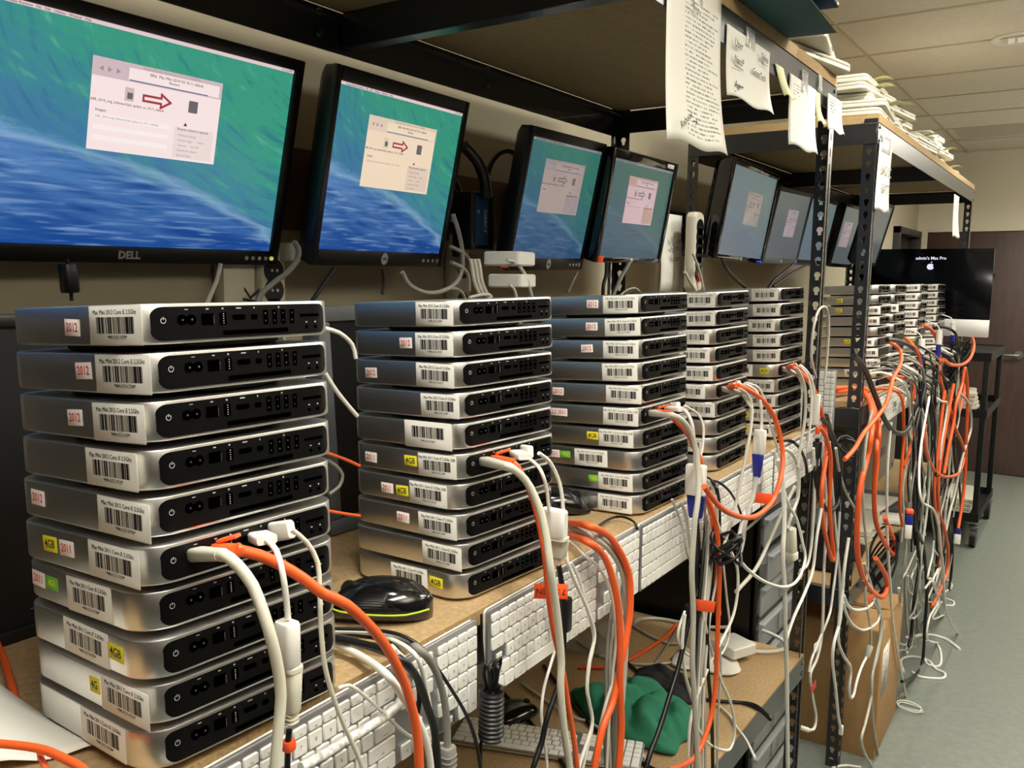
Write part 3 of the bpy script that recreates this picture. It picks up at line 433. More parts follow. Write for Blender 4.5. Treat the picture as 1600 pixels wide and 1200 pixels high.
('b2 whiteE', 'white', 0.0021, [[-0.5378, 0.9245, 1.2097], [-0.5359, 0.9437, 1.1823], [-0.5341, 0.9686, 1.1265], [-0.5321, 0.981, 1.0867], [-0.5305, 0.9673, 1.0559], [-0.5304, 0.9635, 1.0212], [-0.5307, 0.9807, 0.9677], [-0.5304, 0.9625, 0.9298], [-0.5301, 0.9463, 0.8916]]),
('b2 v0', 'gray', 0.0027, [[-0.544, 1.0656, 1.1448], [-0.5402, 1.0452, 1.0998], [-0.5364, 1.0275, 1.0502], [-0.5354, 1.0273, 0.9839], [-0.5354, 1.0266, 0.9265], [-0.5356, 1.0392, 0.8418]]),
('b2 v1', 'ltgray', 0.0028, [[-0.5442, 1.0781, 1.1411], [-0.5404, 1.0575, 1.0957], [-0.5366, 1.0395, 1.0457], [-0.5356, 1.0395, 0.9788], [-0.5356, 1.0388, 0.9208], [-0.5358, 1.0518, 0.8353]]),
('b2 v2', 'gray', 0.0028, [[-0.5445, 1.0908, 1.1374], [-0.5406, 1.07, 1.0915], [-0.5368, 1.0518, 1.0411], [-0.5358, 1.0519, 0.9735], [-0.5358, 1.0512, 0.915], [-0.536, 1.0645, 0.8286]]),
('b2 v3', 'ltgray', 0.0023, [[-0.5446, 1.1016, 1.1342], [-0.5408, 1.0806, 1.088], [-0.537, 1.0622, 1.0372], [-0.536, 1.0624, 0.9691], [-0.536, 1.0618, 0.9101], [-0.5362, 1.0753, 0.823]]),
('b2 swoop', 'white', 0.002, [[-0.5393, 0.8914, 1.1023], [-0.5343, 0.8589, 1.0672], [-0.5297, 0.8466, 1.0386], [-0.5286, 0.8517, 1.009], [-0.5288, 0.8608, 0.962], [-0.5287, 0.8586, 0.9374]]),
('b2 edge', 'black', 0.002, [[-0.6083, 1.1069, 1.1941], [-0.6141, 1.158, 1.196], [-0.6136, 1.1891, 1.1961], [-0.5935, 1.1827, 1.2011], [-0.5716, 1.1723, 1.2001], [-0.5482, 1.1381, 1.2013]]),
('s3 power', 'ltgray', 0.0046, [[-0.5323, 1.209, 1.3668], [-0.5272, 1.2117, 1.365], [-0.5222, 1.2302, 1.3561], [-0.5174, 1.2533, 1.3343], [-0.5123, 1.2643, 1.3076], [-0.5071, 1.263, 1.2838], [-0.5017, 1.2554, 1.2581], [-0.4963, 1.2409, 1.2291], [-0.4947, 1.2293, 1.2043], [-0.4946, 1.2268, 1.1773], [-0.4946, 1.2244, 1.1482], [-0.4946, 1.2253, 1.1139], [-0.4948, 1.2373, 1.0475], [-0.4949, 1.2434, 0.96], [-0.4952, 1.2629, 0.8757], [-0.4956, 1.2857, 0.764], [-0.4957, 1.2925, 0.7261]]),
('s3 orange', 'orange', 0.0044, [[-0.5426, 1.2248, 1.3658], [-0.5396, 1.2537, 1.3481], [-0.5368, 1.2899, 1.3247], [-0.5338, 1.3145, 1.2969], [-0.5307, 1.334, 1.2714], [-0.5273, 1.3365, 1.2464], [-0.5239, 1.3427, 1.215], [-0.521, 1.3701, 1.183], [-0.5178, 1.3873, 1.1411], [-0.5173, 1.3951, 1.1129], [-0.5174, 1.4018, 1.0835], [-0.5175, 1.4082, 1.0561], [-0.5176, 1.4113, 0.9764], [-0.5176, 1.4129, 0.9079], [-0.5176, 1.4132, 0.85], [-0.5173, 1.3914, 0.7905], [-0.5164, 1.3368, 0.7586], [-0.5153, 1.2701, 0.7692], [-0.5144, 1.2098, 0.7915]]),
('s3 video', 'white', 0.0026, [[-0.5456, 1.2889, 1.3638], [-0.5345, 1.2813, 1.3585], [-0.5255, 1.2797, 1.341], [-0.5257, 1.2914, 1.3058], [-0.5258, 1.2978, 1.2698]]),
('s3 videodown', 'black', 0.0042, [[-0.526, 1.3123, 1.183], [-0.5262, 1.3265, 1.129], [-0.5261, 1.3186, 1.0946], [-0.5261, 1.3198, 1.0553], [-0.5259, 1.3049, 1.0344], [-0.5257, 1.2939, 1.0047], [-0.5251, 1.2588, 0.9435], [-0.5246, 1.2232, 0.9033], [-0.524, 1.1886, 0.8666], [-0.5235, 1.1545, 0.8401], [-0.5231, 1.1335, 0.8084]]),
('s3 usb', 'white', 0.0021, [[-0.5457, 1.2937, 1.3695], [-0.5398, 1.3344, 1.3513], [-0.5333, 1.3458, 1.3289], [-0.5315, 1.3416, 1.2972], [-0.5314, 1.3346, 1.282], [-0.5313, 1.332, 1.2521]]),
('b3 v0', 'white', 0.0028, [[-0.5455, 1.408, 1.1612], [-0.5388, 1.4011, 1.1235], [-0.5319, 1.3834, 1.0717], [-0.5268, 1.3608, 0.9991], [-0.5266, 1.3524, 0.9094], [-0.5266, 1.3501, 0.8165], [-0.5267, 1.3561, 0.7001]]),
('b3 v1', 'ltgray', 0.0028, [[-0.5425, 1.4062, 1.1621], [-0.537, 1.4055, 1.1227], [-0.5313, 1.3939, 1.0689], [-0.5269, 1.3701, 0.996], [-0.527, 1.3775, 0.8997], [-0.5273, 1.3916, 0.7981], [-0.5276, 1.4117, 0.6717]]),
('b3 v2', 'black', 0.0035, [[-0.5397, 1.4172, 1.1601], [-0.5354, 1.4229, 1.1187], [-0.5308, 1.4111, 1.0642], [-0.5272, 1.386, 0.9907], [-0.5274, 1.3969, 0.8921], [-0.5279, 1.4284, 0.7818], [-0.5282, 1.4497, 0.6524]]),
('b3 v3', 'ltgray', 0.0028, [[-0.5457, 1.4207, 1.1583], [-0.5391, 1.4204, 1.1186], [-0.5323, 1.4058, 1.0653], [-0.527, 1.3764, 0.9939], [-0.5268, 1.3648, 0.9046], [-0.5268, 1.3627, 0.8109], [-0.5266, 1.3498, 0.7033]]),
('b3 v4', 'white', 0.0023, [[-0.5429, 1.432, 1.1562], [-0.5376, 1.4414, 1.1137], [-0.532, 1.4365, 1.0567], [-0.5274, 1.3989, 0.9864], [-0.5271, 1.3839, 0.8972], [-0.5271, 1.3819, 0.8024], [-0.5273, 1.395, 0.6803]]),
('b3 v5', 'gray', 0.0028, [[-0.5392, 1.3887, 1.1666], [-0.5348, 1.3845, 1.1284], [-0.5301, 1.3697, 1.076], [-0.5266, 1.3515, 1.0022], [-0.5265, 1.3462, 0.9118], [-0.5264, 1.3377, 0.822], [-0.5263, 1.3311, 0.7129]]),
('b3 v6', 'black', 0.0033, [[-0.5456, 1.4112, 1.1605], [-0.5386, 1.3854, 1.1275], [-0.5316, 1.3617, 1.078], [-0.5264, 1.3363, 1.0073], [-0.5263, 1.3309, 0.9177], [-0.5264, 1.3377, 0.822], [-0.5268, 1.3624, 0.6969]]),
('b3 v7', 'white', 0.0029, [[-0.543, 1.4385, 1.1547], [-0.5381, 1.4753, 1.1051], [-0.5337, 1.5467, 1.0252], [-0.5294, 1.5242, 0.9446], [-0.5275, 1.4035, 0.8896], [-0.5262, 1.3255, 0.8274], [-0.5262, 1.3219, 0.7175]]),
('b3 v8', 'ltgray', 0.0023, [[-0.5396, 1.414, 1.1608], [-0.5355, 1.4294, 1.117], [-0.5313, 1.4443, 1.0547], [-0.5279, 1.432, 0.9754], [-0.5284, 1.4648, 0.8658], [-0.5284, 1.4631, 0.7664], [-0.5285, 1.4711, 0.6415]]),
('b3 orange', 'orange', 0.0052, [[-0.545, 1.3759, 1.206], [-0.542, 1.4092, 1.1788], [-0.5387, 1.4236, 1.1355], [-0.538, 1.4357, 1.0914], [-0.5382, 1.4488, 1.0339], [-0.5385, 1.4707, 0.9601]]),
('b3 loopA', 'white', 0.0029, [[-0.5268, 1.3608, 0.9991], [-0.5275, 1.4058, 0.9246], [-0.5284, 1.4644, 0.8411], [-0.5295, 1.5334, 0.7614], [-0.53, 1.564, 0.695], [-0.5297, 1.5456, 0.6663], [-0.5289, 1.4932, 0.6861], [-0.5276, 1.4105, 0.7406], [-0.5267, 1.3583, 0.795], [-0.5264, 1.3353, 0.8464], [-0.5257, 1.2948, 0.9092], [-0.5254, 1.2722, 0.9737], [-0.5254, 1.278, 1.0267]]),
('b3 loopB', 'white', 0.0023, [[-0.5335, 1.4685, 1.0595], [-0.5339, 1.4939, 0.9908], [-0.5343, 1.5203, 0.9194], [-0.5341, 1.5032, 0.8875], [-0.5333, 1.4563, 0.8826], [-0.5322, 1.3901, 0.9029], [-0.5311, 1.3212, 0.9373], [-0.5304, 1.2733, 0.9742], [-0.5302, 1.2653, 1.0024], [-0.5306, 1.2901, 1.027]]),
('b3 wisp', 'ltgray', 0.0021, [[-0.5492, 1.2641, 1.2198], [-0.5454, 1.2981, 1.1698], [-0.5441, 1.3182, 1.1211], [-0.5445, 1.3438, 1.0917]]),
('b3 grayfall', 'ltgray', 0.0027, [[-0.5498, 1.297, 1.2074], [-0.5467, 1.3128, 1.1881], [-0.5444, 1.3344, 1.1279], [-0.5447, 1.3551, 1.0657], [-0.5451, 1.3801, 1.0234]]),
('b3 blackA', 'black', 0.0035, [[-0.5981, 1.5064, 1.2042], [-0.5792, 1.4969, 1.205], [-0.5431, 1.439, 1.2073], [-0.5423, 1.4561, 1.1745], [-0.5425, 1.4661, 1.1186], [-0.5426, 1.4735, 1.0562], [-0.5426, 1.4741, 0.9949]]),
('b3 blackB', 'black', 0.0024, [[-0.5658, 1.4788, 1.2056], [-0.5536, 1.4789, 1.2062], [-0.5443, 1.5153, 1.1822], [-0.5441, 1.5718, 1.1368], [-0.5445, 1.5955, 1.0995], [-0.5447, 1.605, 1.0585], [-0.5445, 1.5947, 1.0223]]),
('b3 graypair', 'ltgray', 0.0035, [[-0.5823, 1.4829, 1.2048], [-0.5639, 1.4677, 1.2056], [-0.5445, 1.4417, 1.189], [-0.5443, 1.4553, 1.1447], [-0.5441, 1.441, 1.1007], [-0.544, 1.4348, 1.0428]]),
('s4 orange', 'orange', 0.0048, [[-0.5445, 1.5316, 1.3786], [-0.5376, 1.576, 1.3663], [-0.5311, 1.6456, 1.3382], [-0.5243, 1.6976, 1.2993], [-0.5171, 1.7236, 1.2519], [-0.5094, 1.7181, 1.2102], [-0.5019, 1.6787, 1.1751], [-0.5012, 1.6373, 1.1449], [-0.4999, 1.5588, 1.1372], [-0.4987, 1.4837, 1.1472], [-0.4974, 1.399, 1.1737], [-0.4963, 1.3333, 1.2028], [-0.4955, 1.2832, 1.2348], [-0.4952, 1.2622, 1.2495]]),
('s4 power', 'ltgray', 0.0029, [[-0.5395, 1.5282, 1.3746], [-0.533, 1.5566, 1.3602], [-0.5263, 1.5652, 1.3357], [-0.519, 1.5421, 1.2996], [-0.5142, 1.512, 1.2653], [-0.5137, 1.4842, 1.211], [-0.5133, 1.4566, 1.1615], [-0.5127, 1.4217, 1.1232], [-0.5122, 1.3904, 1.0911]]),
('s4 video', 'white', 0.0031, [[-0.5504, 1.5863, 1.3764], [-0.5399, 1.6196, 1.3616], [-0.531, 1.6266, 1.3366], [-0.5312, 1.6392, 1.3061], [-0.5312, 1.6397, 1.2769]]),
('s4 videodown', 'clear', 0.0043, [[-0.531, 1.6248, 1.1915], [-0.5308, 1.6136, 1.1618], [-0.5304, 1.5869, 1.1333], [-0.5301, 1.5678, 1.1087], [-0.5299, 1.5578, 1.0734], [-0.5294, 1.5254, 1.0446]]),
('s4 usb', 'white', 0.0023, [[-0.5484, 1.5874, 1.3789], [-0.5427, 1.6464, 1.3636], [-0.5366, 1.6751, 1.3305], [-0.5321, 1.6953, 1.2896], [-0.533, 1.7475, 1.2356], [-0.5336, 1.7861, 1.1952], [-0.5342, 1.8252, 1.1321]]),
('b4 black', 'black', 0.0037, [[-0.5888, 1.939, 1.2063], [-0.5721, 1.9657, 1.2072], [-0.5463, 1.9535, 1.1988], [-0.5474, 2.0222, 1.1527], [-0.5479, 2.0554, 1.1001]]),
('b4 gray', 'ltgray', 0.0043, [[-0.5578, 1.8623, 1.2075], [-0.5414, 1.8792, 1.1983], [-0.5384, 1.9232, 1.1636], [-0.536, 1.9366, 1.1247], [-0.5359, 1.9343, 1.0821], [-0.5354, 1.8977, 1.0576], [-0.5348, 1.8633, 1.0277]]),
('b4 loop', 'white', 0.0033, [[-0.5381, 1.7534, 1.2206], [-0.5328, 1.795, 1.1522], [-0.5276, 1.8376, 1.0909], [-0.5225, 1.8897, 1.0455], [-0.5171, 1.9268, 0.9842], [-0.5113, 1.934, 0.9445], [-0.5048, 1.8611, 0.9204], [-0.5033, 1.7664, 0.9317], [-0.5011, 1.6308, 0.9808], [-0.4993, 1.5214, 1.0346], [-0.4983, 1.455, 1.0775], [-0.498, 1.4401, 1.112], [-0.4983, 1.4535, 1.1391], [-0.4985, 1.4677, 1.1615]]),
('b4 vertical', 'white', 0.0049, [[-0.5332, 1.7622, 1.2021], [-0.5287, 1.7844, 1.1618], [-0.5239, 1.7927, 1.0984], [-0.5189, 1.7845, 1.0496], [-0.5137, 1.768, 0.9947], [-0.5137, 1.7954, 0.9107], [-0.5141, 1.8157, 0.8232], [-0.5145, 1.8437, 0.7215], [-0.515, 1.8721, 0.5915], [-0.5155, 1.907, 0.4263]]),
('b4 diag', 'ltgray', 0.0042, [[-0.5461, 1.945, 1.1066], [-0.5563, 1.8914, 1.0569], [-0.5642, 1.8267, 0.9979], [-0.5629, 1.7435, 0.9635], [-0.561, 1.6242, 0.951]]),
('b4 diag2', 'ltgray', 0.0034, [[-0.5644, 1.8361, 1.0824], [-0.5973, 1.834, 1.041], [-0.6236, 1.7893, 1.0107], [-0.6217, 1.6711, 1.0062], [-0.6203, 1.5814, 1.004]]),
('s5 orange', 'orange', 0.0054, [[-0.5505, 1.9052, 1.3854], [-0.5462, 1.9372, 1.3674], [-0.5427, 2.0174, 1.3354], [-0.5387, 2.0716, 1.2892], [-0.5347, 2.119, 1.2325], [-0.5302, 2.1445, 1.1707], [-0.525, 2.1194, 1.1389], [-0.5195, 2.0772, 1.0766], [-0.5185, 2.0947, 1.0018], [-0.5195, 2.1556, 0.927], [-0.5206, 2.2233, 0.8621], [-0.5209, 2.242, 0.8689], [-0.5202, 2.197, 0.9447], [-0.5195, 2.1585, 1.0245], [-0.5193, 2.1448, 1.1369], [-0.5183, 2.0789, 1.2057], [-0.5173, 2.0187, 1.2358]]),
('s5 power', 'ltgray', 0.0036, [[-0.5454, 1.8976, 1.3836], [-0.5415, 1.932, 1.361], [-0.5375, 1.9539, 1.3274], [-0.5364, 1.9613, 1.2682], [-0.536, 1.9405, 1.2124], [-0.5357, 1.9199, 1.1572]]),
('s5 usb', 'white', 0.0029, [[-0.5459, 1.9334, 1.3835], [-0.5412, 1.9826, 1.3536], [-0.5371, 2.0066, 1.3146], [-0.5372, 2.0095, 1.2469], [-0.537, 1.9994, 1.1882]]),
('s5 video', 'white', 0.003, [[-0.5565, 1.9703, 1.3828], [-0.5422, 1.9893, 1.3632], [-0.5372, 2.0132, 1.3362], [-0.5375, 2.0303, 1.309]]),
('s5 videodown', 'black', 0.0056, [[-0.5383, 2.0833, 1.1981], [-0.5361, 2.0803, 1.1442], [-0.5337, 2.066, 1.1158], [-0.5321, 2.1068, 1.0528], [-0.5312, 2.1849, 1.0004], [-0.5311, 2.2559, 0.9881], [-0.5319, 2.3081, 1.0024], [-0.5318, 2.302, 1.0552], [-0.531, 2.2508, 1.1488], [-0.5295, 2.1563, 1.2121], [-0.5283, 2.0804, 1.2461]]),
('s5 wraploop', 'ltgray', 0.0032, [[-0.5696, 2.1601, 1.3354], [-0.5687, 2.1074, 1.3868], [-0.5687, 2.1061, 1.4486], [-0.5691, 2.1325, 1.4907], [-0.5698, 2.1774, 1.5082], [-0.5707, 2.2297, 1.5006], [-0.5711, 2.2593, 1.4576], [-0.5711, 2.2586, 1.3758], [-0.571, 2.2473, 1.3109]]),
('post black', 'black', 0.0079, [[-0.5394, 2.1525, 1.2434], [-0.5549, 2.2937, 1.156], [-0.5704, 2.4349, 1.0423], [-0.5747, 2.4802, 0.922], [-0.5748, 2.4904, 0.7878], [-0.5747, 2.4793, 0.6767]]),
('post white', 'ltgray', 0.0035, [[-0.5201, 2.1914, 1.1597], [-0.5328, 2.3021, 1.0722], [-0.544, 2.4367, 0.9915], [-0.5456, 2.5399, 0.9324], [-0.5467, 2.6083, 0.898]]),
('post whiteA', 'white', 0.0035, [[-0.5403, 2.2078, 1.1709], [-0.5412, 2.2645, 1.0441], [-0.5424, 2.3398, 0.9059], [-0.5437, 2.4206, 0.7575], [-0.5441, 2.446, 0.6564]]),
('post tail', 'white', 0.0035, [[-0.5378, 2.0521, 1.1797], [-0.5384, 2.085, 1.0801], [-0.5384, 2.0879, 0.9551], [-0.5379, 2.0593, 0.8954], [-0.5369, 1.9918, 0.8955]]),
('left tail', 'white', 0.0037, [[-0.5184, 2.0898, 1.0505], [-0.5178, 2.0487, 0.9655], [-0.5175, 2.0294, 0.8921], [-0.5165, 1.9693, 0.8554], [-0.5151, 1.8801, 0.8234], [-0.5142, 1.8265, 0.7902]]),
('tail usb A', 'white', 0.0038, [[-0.5391, 2.1289, 1.1832], [-0.5402, 2.199, 1.0407], [-0.5406, 2.2275, 0.9166], [-0.5407, 2.2313, 0.8129], [-0.541, 2.2496, 0.703], [-0.5409, 2.2451, 0.6341], [-0.5403, 2.208, 0.5952], [-0.5394, 2.1494, 0.5747], [-0.5401, 2.1907, 0.4969], [-0.5408, 2.2388, 0.4227], [-0.5406, 2.2248, 0.3966], [-0.5397, 2.1699, 0.4163]]),
('tail tag', 'white', 0.0034, [[-0.5429, 2.3719, 0.9516], [-0.543, 2.374, 0.8255], [-0.5426, 2.351, 0.7418], [-0.5422, 2.3236, 0.6783], [-0.5406, 2.2237, 0.6419], [-0.5394, 2.1531, 0.6161], [-0.5391, 2.1342, 0.5893]]),
('u2 tail A', 'white', 0.0042, [[-0.5, 2.2991, 0.9063], [-0.5, 2.271, 0.8274], [-0.5, 2.2673, 0.7592], [-0.5, 2.2569, 0.6913], [-0.5, 2.2083, 0.6492], [-0.5, 2.2072, 0.5978], [-0.5, 2.2624, 0.4969], [-0.5, 2.3106, 0.4041], [-0.5, 2.3511, 0.3491]]),
('u2 tail B', 'white', 0.004, [[-0.5, 2.2727, 0.7923], [-0.5, 2.252, 0.712], [-0.5, 2.2555, 0.6411], [-0.5, 2.326, 0.5708], [-0.5, 2.422, 0.4993], [-0.5, 2.4219, 0.4409], [-0.5, 2.4464, 0.4023], [-0.5, 2.4859, 0.3955], [-0.5, 2.5103, 0.4205], [-0.5, 2.5595, 0.4443], [-0.5, 2.6307, 0.4551]]),
('u2 loop A', 'white', 0.0046, [[-0.5, 2.2818, 0.7548], [-0.5, 2.3413, 0.7077], [-0.5, 2.4233, 0.6686], [-0.5, 2.5496, 0.6295], [-0.5, 2.6547, 0.6115], [-0.5, 2.6744, 0.6333], [-0.5, 2.5996, 0.6858], [-0.5, 2.5055, 0.7328]]),
('u2 loop B', 'white', 0.0042, [[-0.5, 2.279, 0.7382], [-0.5, 2.3243, 0.6918], [-0.5, 2.4024, 0.6349], [-0.5, 2.5241, 0.5763], [-0.5, 2.6408, 0.54], [-0.5, 2.7707, 0.5204], [-0.5, 2.7773, 0.5599], [-0.5, 2.7232, 0.6182]]),
('u2 long', 'white', 0.0045, [[-0.5, 2.7604, 1.1501], [-0.5, 2.7546, 0.9931], [-0.5, 2.8098, 0.8198], [-0.5, 2.8673, 0.7011], [-0.5, 2.9581, 0.5456], [-0.5, 3.027, 0.432], [-0.5, 3.2303, 0.197], [-0.5, 3.3853, 0.0359], [-0.5, 3.4956, -0.0885], [-0.5, 3.4988, -0.1695], [-0.5, 3.3934, -0.1999], [-0.5, 3.1956, -0.1806]]),
('u2 pair A', 'ltgray', 0.0045, [[-0.5, 2.5087, 0.779], [-0.5, 2.5935, 0.7071], [-0.5, 2.684, 0.6303], [-0.5, 2.8051, 0.5299], [-0.5, 2.8128, 0.4425], [-0.5, 2.7443, 0.3623], [-0.5, 2.7413, 0.2791], [-0.5, 2.6782, 0.2222], [-0.5, 2.6356, 0.1916], [-0.5, 2.6882, 0.123], [-0.5, 2.8285, 0.0074]]),
('u2 pair B', 'ltgray', 0.0041, [[-0.5, 2.649, 0.6312], [-0.5, 2.8335, 0.4992], [-0.5, 2.8061, 0.4024], [-0.5, 2.7309, 0.3466], [-0.5, 2.7759, 0.2218], [-0.5, 2.8479, 0.1024], [-0.5, 2.9276, -0.0024], [-0.5, 2.8703, -0.0065]]),
('u2 drop', 'ltgray', 0.0037, [[-0.5, 2.4786, 1.2235], [-0.5, 2.4293, 1.1242], [-0.5, 2.4333, 0.999], [-0.5, 2.498, 0.8751], [-0.5, 2.5608, 0.7646], [-0.5, 2.5545, 0.6704], [-0.5, 2.6585, 0.5379], [-0.5, 2.6909, 0.4552]]),
('u2 orangeA', 'orange', 0.0077, [[-0.68, 2.7715, 1.2373], [-0.66, 2.9194, 1.2262], [-0.62, 2.9207, 1.2168], [-0.56, 2.7532, 1.2], [-0.5, 2.4947, 1.1678], [-0.5, 2.4611, 1.0923], [-0.5, 2.4083, 1.036], [-0.5, 2.3882, 0.9729], [-0.5, 2.3975, 0.8817], [-0.5, 2.442, 0.7974], [-0.5, 2.543, 0.7123], [-0.5, 2.6827, 0.6348], [-0.5, 2.8271, 0.5819], [-0.5, 2.8799, 0.5997], [-0.5, 2.8343, 0.6513], [-0.5, 2.7308, 0.7136], [-0.5, 2.666, 0.7514]]),
('u2 orangeB', 'orange', 0.007, [[-0.68, 2.8138, 1.2228], [-0.65, 2.9399, 1.2144], [-0.61, 2.9516, 1.2018], [-0.56, 2.8131, 1.177], [-0.5, 2.574, 1.1196], [-0.5, 2.5766, 1.026], [-0.5, 2.5912, 0.9477], [-0.5, 2.6403, 0.8677], [-0.5, 2.7651, 0.7817], [-0.5, 2.9537, 0.6843], [-0.5, 2.9762, 0.711], [-0.5, 2.87, 0.7846], [-0.5, 2.7607, 0.8557]]),
('u2 orangeC', 'orange', 0.006, [[-0.66, 3.0274, 1.2197], [-0.62, 3.0559, 1.2006], [-0.56, 2.8671, 1.1806], [-0.5, 2.5977, 1.1533], [-0.5, 2.6004, 1.0593], [-0.5, 2.5853, 0.9679]]),
('u2 bigblack', 'black', 0.0076, [[-0.56, 2.9373, 1.3875], [-0.5518, 3.0831, 1.3758], [-0.5435, 3.2769, 1.3453], [-0.5353, 3.4212, 1.3042], [-0.527, 3.4712, 1.2537], [-0.5188, 3.4131, 1.2026], [-0.5105, 3.3277, 1.1562], [-0.5022, 3.1683, 1.1173], [-0.5, 3.0715, 1.0911], [-0.5, 2.9403, 1.0906], [-0.5, 2.7885, 1.1225], [-0.5, 2.641, 1.1812], [-0.5, 2.5571, 1.2322], [-0.5, 2.4598, 1.2891], [-0.5, 2.3867, 1.3321], [-0.5, 2.305, 1.3672], [-0.5, 2.2313, 1.3887]]),
('u2 orangeD', 'orange', 0.0056, [[-0.56, 2.9594, 1.3801], [-0.5424, 3.039, 1.3555], [-0.5248, 3.006, 1.3252], [-0.5072, 2.8642, 1.3046], [-0.4896, 2.6958, 1.2931], [-0.48, 2.6011, 1.2621], [-0.48, 2.559, 1.2302], [-0.48, 2.4502, 1.2079], [-0.48, 2.3055, 1.1866], [-0.48, 2.2156, 1.1608], [-0.48, 2.116, 1.1486]]),
('u2 orangeE', 'orange', 0.0069, [[-0.58, 3.7305, 1.4023], [-0.569, 3.8511, 1.3798], [-0.558, 3.9249, 1.3372], [-0.547, 3.9641, 1.2686], [-0.536, 3.9472, 1.1766], [-0.525, 4.0715, 1.083], [-0.514, 4.1788, 1.0039], [-0.503, 4.3032, 0.9074], [-0.5, 4.5221, 0.8149], [-0.5, 4.6621, 0.7295], [-0.5, 4.575, 0.6812], [-0.5, 4.4007, 0.6822], [-0.5, 4.0197, 0.7448], [-0.5, 3.7126, 0.8287], [-0.5, 3.5263, 0.9121], [-0.5, 3.4089, 0.9917], [-0.5, 3.4084, 1.0584]]),
('u2 orangeF', 'orange', 0.0075, [[-0.6, 4.7829, 1.3471], [-0.5686, 4.9158, 1.3233], [-0.5371, 4.9712, 1.2827], [-0.5057, 4.7385, 1.2464], [-0.5, 4.5415, 1.2107], [-0.5, 4.2798, 1.2069], [-0.5, 3.9557, 1.2321], [-0.5, 3.7308, 1.2698]]),
('u2 orangeG', 'orange', 0.0058, [[-0.58, 3.3565, 1.3709], [-0.5433, 3.2849, 1.3539], [-0.53, 3.3306, 1.32], [-0.53, 3.4306, 1.2662]]),
('u2 orangeH', 'orange', 0.0075, [[-0.5, 3.9926, 0.7638], [-0.5, 4.0707, 0.8622], [-0.5, 4.1719, 0.9606], [-0.5, 4.2075, 1.0419], [-0.5, 4.3535, 1.1133], [-0.5, 4.4233, 1.1809], [-0.5, 4.6047, 1.0271], [-0.5, 4.6744, 0.8296], [-0.5, 4.7469, 0.6241], [-0.5, 4.7191, 0.4661], [-0.5, 4.6362, 0.3676]]),
('u2 orangeI', 'orange', 0.0055, [[-0.62, 2.9831, 1.2109], [-0.57, 2.9931, 1.2239], [-0.52, 3.0131, 1.1989], [-0.52, 3.1072, 1.0575], [-0.52, 3.1095, 0.9245], [-0.52, 3.1275, 0.8089], [-0.52, 3.2052, 0.7179]]),
('u2 orangeJ', 'orange', 0.0058, [[-0.63, 3.2668, 1.2249], [-0.58, 3.2768, 1.2379], [-0.53, 3.2968, 1.2129], [-0.53, 3.2984, 1.1439], [-0.53, 3.3798, 1.0637], [-0.53, 3.3109, 0.9798], [-0.53, 3.2099, 0.9274]]),
('u2 orangeK', 'orange', 0.007, [[-0.64, 4.3111, 1.0051], [-0.59, 4.3211, 1.0181], [-0.54, 4.3411, 0.9931], [-0.54, 4.4233, 0.8315], [-0.54, 4.7045, 0.9489], [-0.54, 4.8265, 1.0644]]),
('u2 orangeL', 'orange', 0.007, [[-0.5, 4.0776, 1.1399], [-0.5, 3.9014, 0.9162], [-0.5, 3.8378, 0.7656], [-0.5, 3.9265, 0.6108], [-0.5, 4.0949, 0.5154], [-0.5, 4.304, 0.3595], [-0.5, 4.3432, 0.2414], [-0.5, 4.1722, 0.2001], [-0.5, 3.9307, 0.1935]]),
('u2 orangeM', 'orange', 0.0067, [[-0.5, 3.828, 1.138], [-0.5, 3.7709, 0.91], [-0.5, 3.7448, 0.7572], [-0.5, 3.8336, 0.6316], [-0.5, 3.9897, 0.512], [-0.5, 4.0757, 0.4043], [-0.5, 4.0133, 0.3491]]),
('u2 whitefloor', 'white', 0.0044, [[-0.5, 3.4512, 1.1529], [-0.4824, 3.2338, 1.0206], [-0.4648, 3.1109, 0.9321], [-0.4472, 3.0847, 0.8477], [-0.4296, 3.2279, 0.7881], [-0.42, 3.3065, 0.7163], [-0.42, 3.4236, 0.5915], [-0.42, 3.5353, 0.4866], [-0.42, 3.7056, 0.2713], [-0.42, 4.1738, 0.0116], [-0.42, 4.8345, -0.2984]]),
('u2 whiteB', 'ltgray', 0.0049, [[-0.6, 3.2717, 1.1354], [-0.55, 3.2817, 1.1484], [-0.5, 3.3017, 1.1234], [-0.5, 3.453, 0.9849], [-0.5, 3.5867, 0.839], [-0.5, 3.5938, 0.6852], [-0.5, 3.5369, 0.5461], [-0.5, 3.5435, 0.3903]]),
('u2 grayfar', 'ltgray', 0.0061, [[-0.6, 4.4287, 1.055], [-0.55, 4.4387, 1.068], [-0.5, 4.4587, 1.043], [-0.5, 4.7488, 0.9474], [-0.5, 4.8405, 0.8381], [-0.5, 4.6635, 0.7676], [-0.5, 4.5216, 0.697], [-0.5, 4.405, 0.5958], [-0.5, 4.2757, 0.5326], [-0.5, 4.1951, 0.462]]),
('u2 blackfar', 'black', 0.006, [[-0.62, 4.1272, 1.3666], [-0.57, 4.1372, 1.3796], [-0.52, 4.1572, 1.3546], [-0.52, 4.2991, 1.2761], [-0.52, 4.2505, 1.1791], [-0.52, 4.2104, 1.0683], [-0.52, 4.3287, 0.8781], [-0.52, 4.6026, 0.6798], [-0.52, 4.784, 0.5152], [-0.52, 4.9021, 0.389]]),
('u2 blackmid', 'black', 0.0062, [[-0.5, 3.3445, 1.2107], [-0.5, 3.2069, 1.0452], [-0.5, 3.2466, 0.8789], [-0.5, 3.3436, 0.6933], [-0.5, 3.58, 0.545], [-0.5, 3.751, 0.3139], [-0.5, 3.771, 0.1566], [-0.5, 3.7733, 0.0029], [-0.5, 3.5625, 0.0219], [-0.5, 3.2969, 0.1095]]),
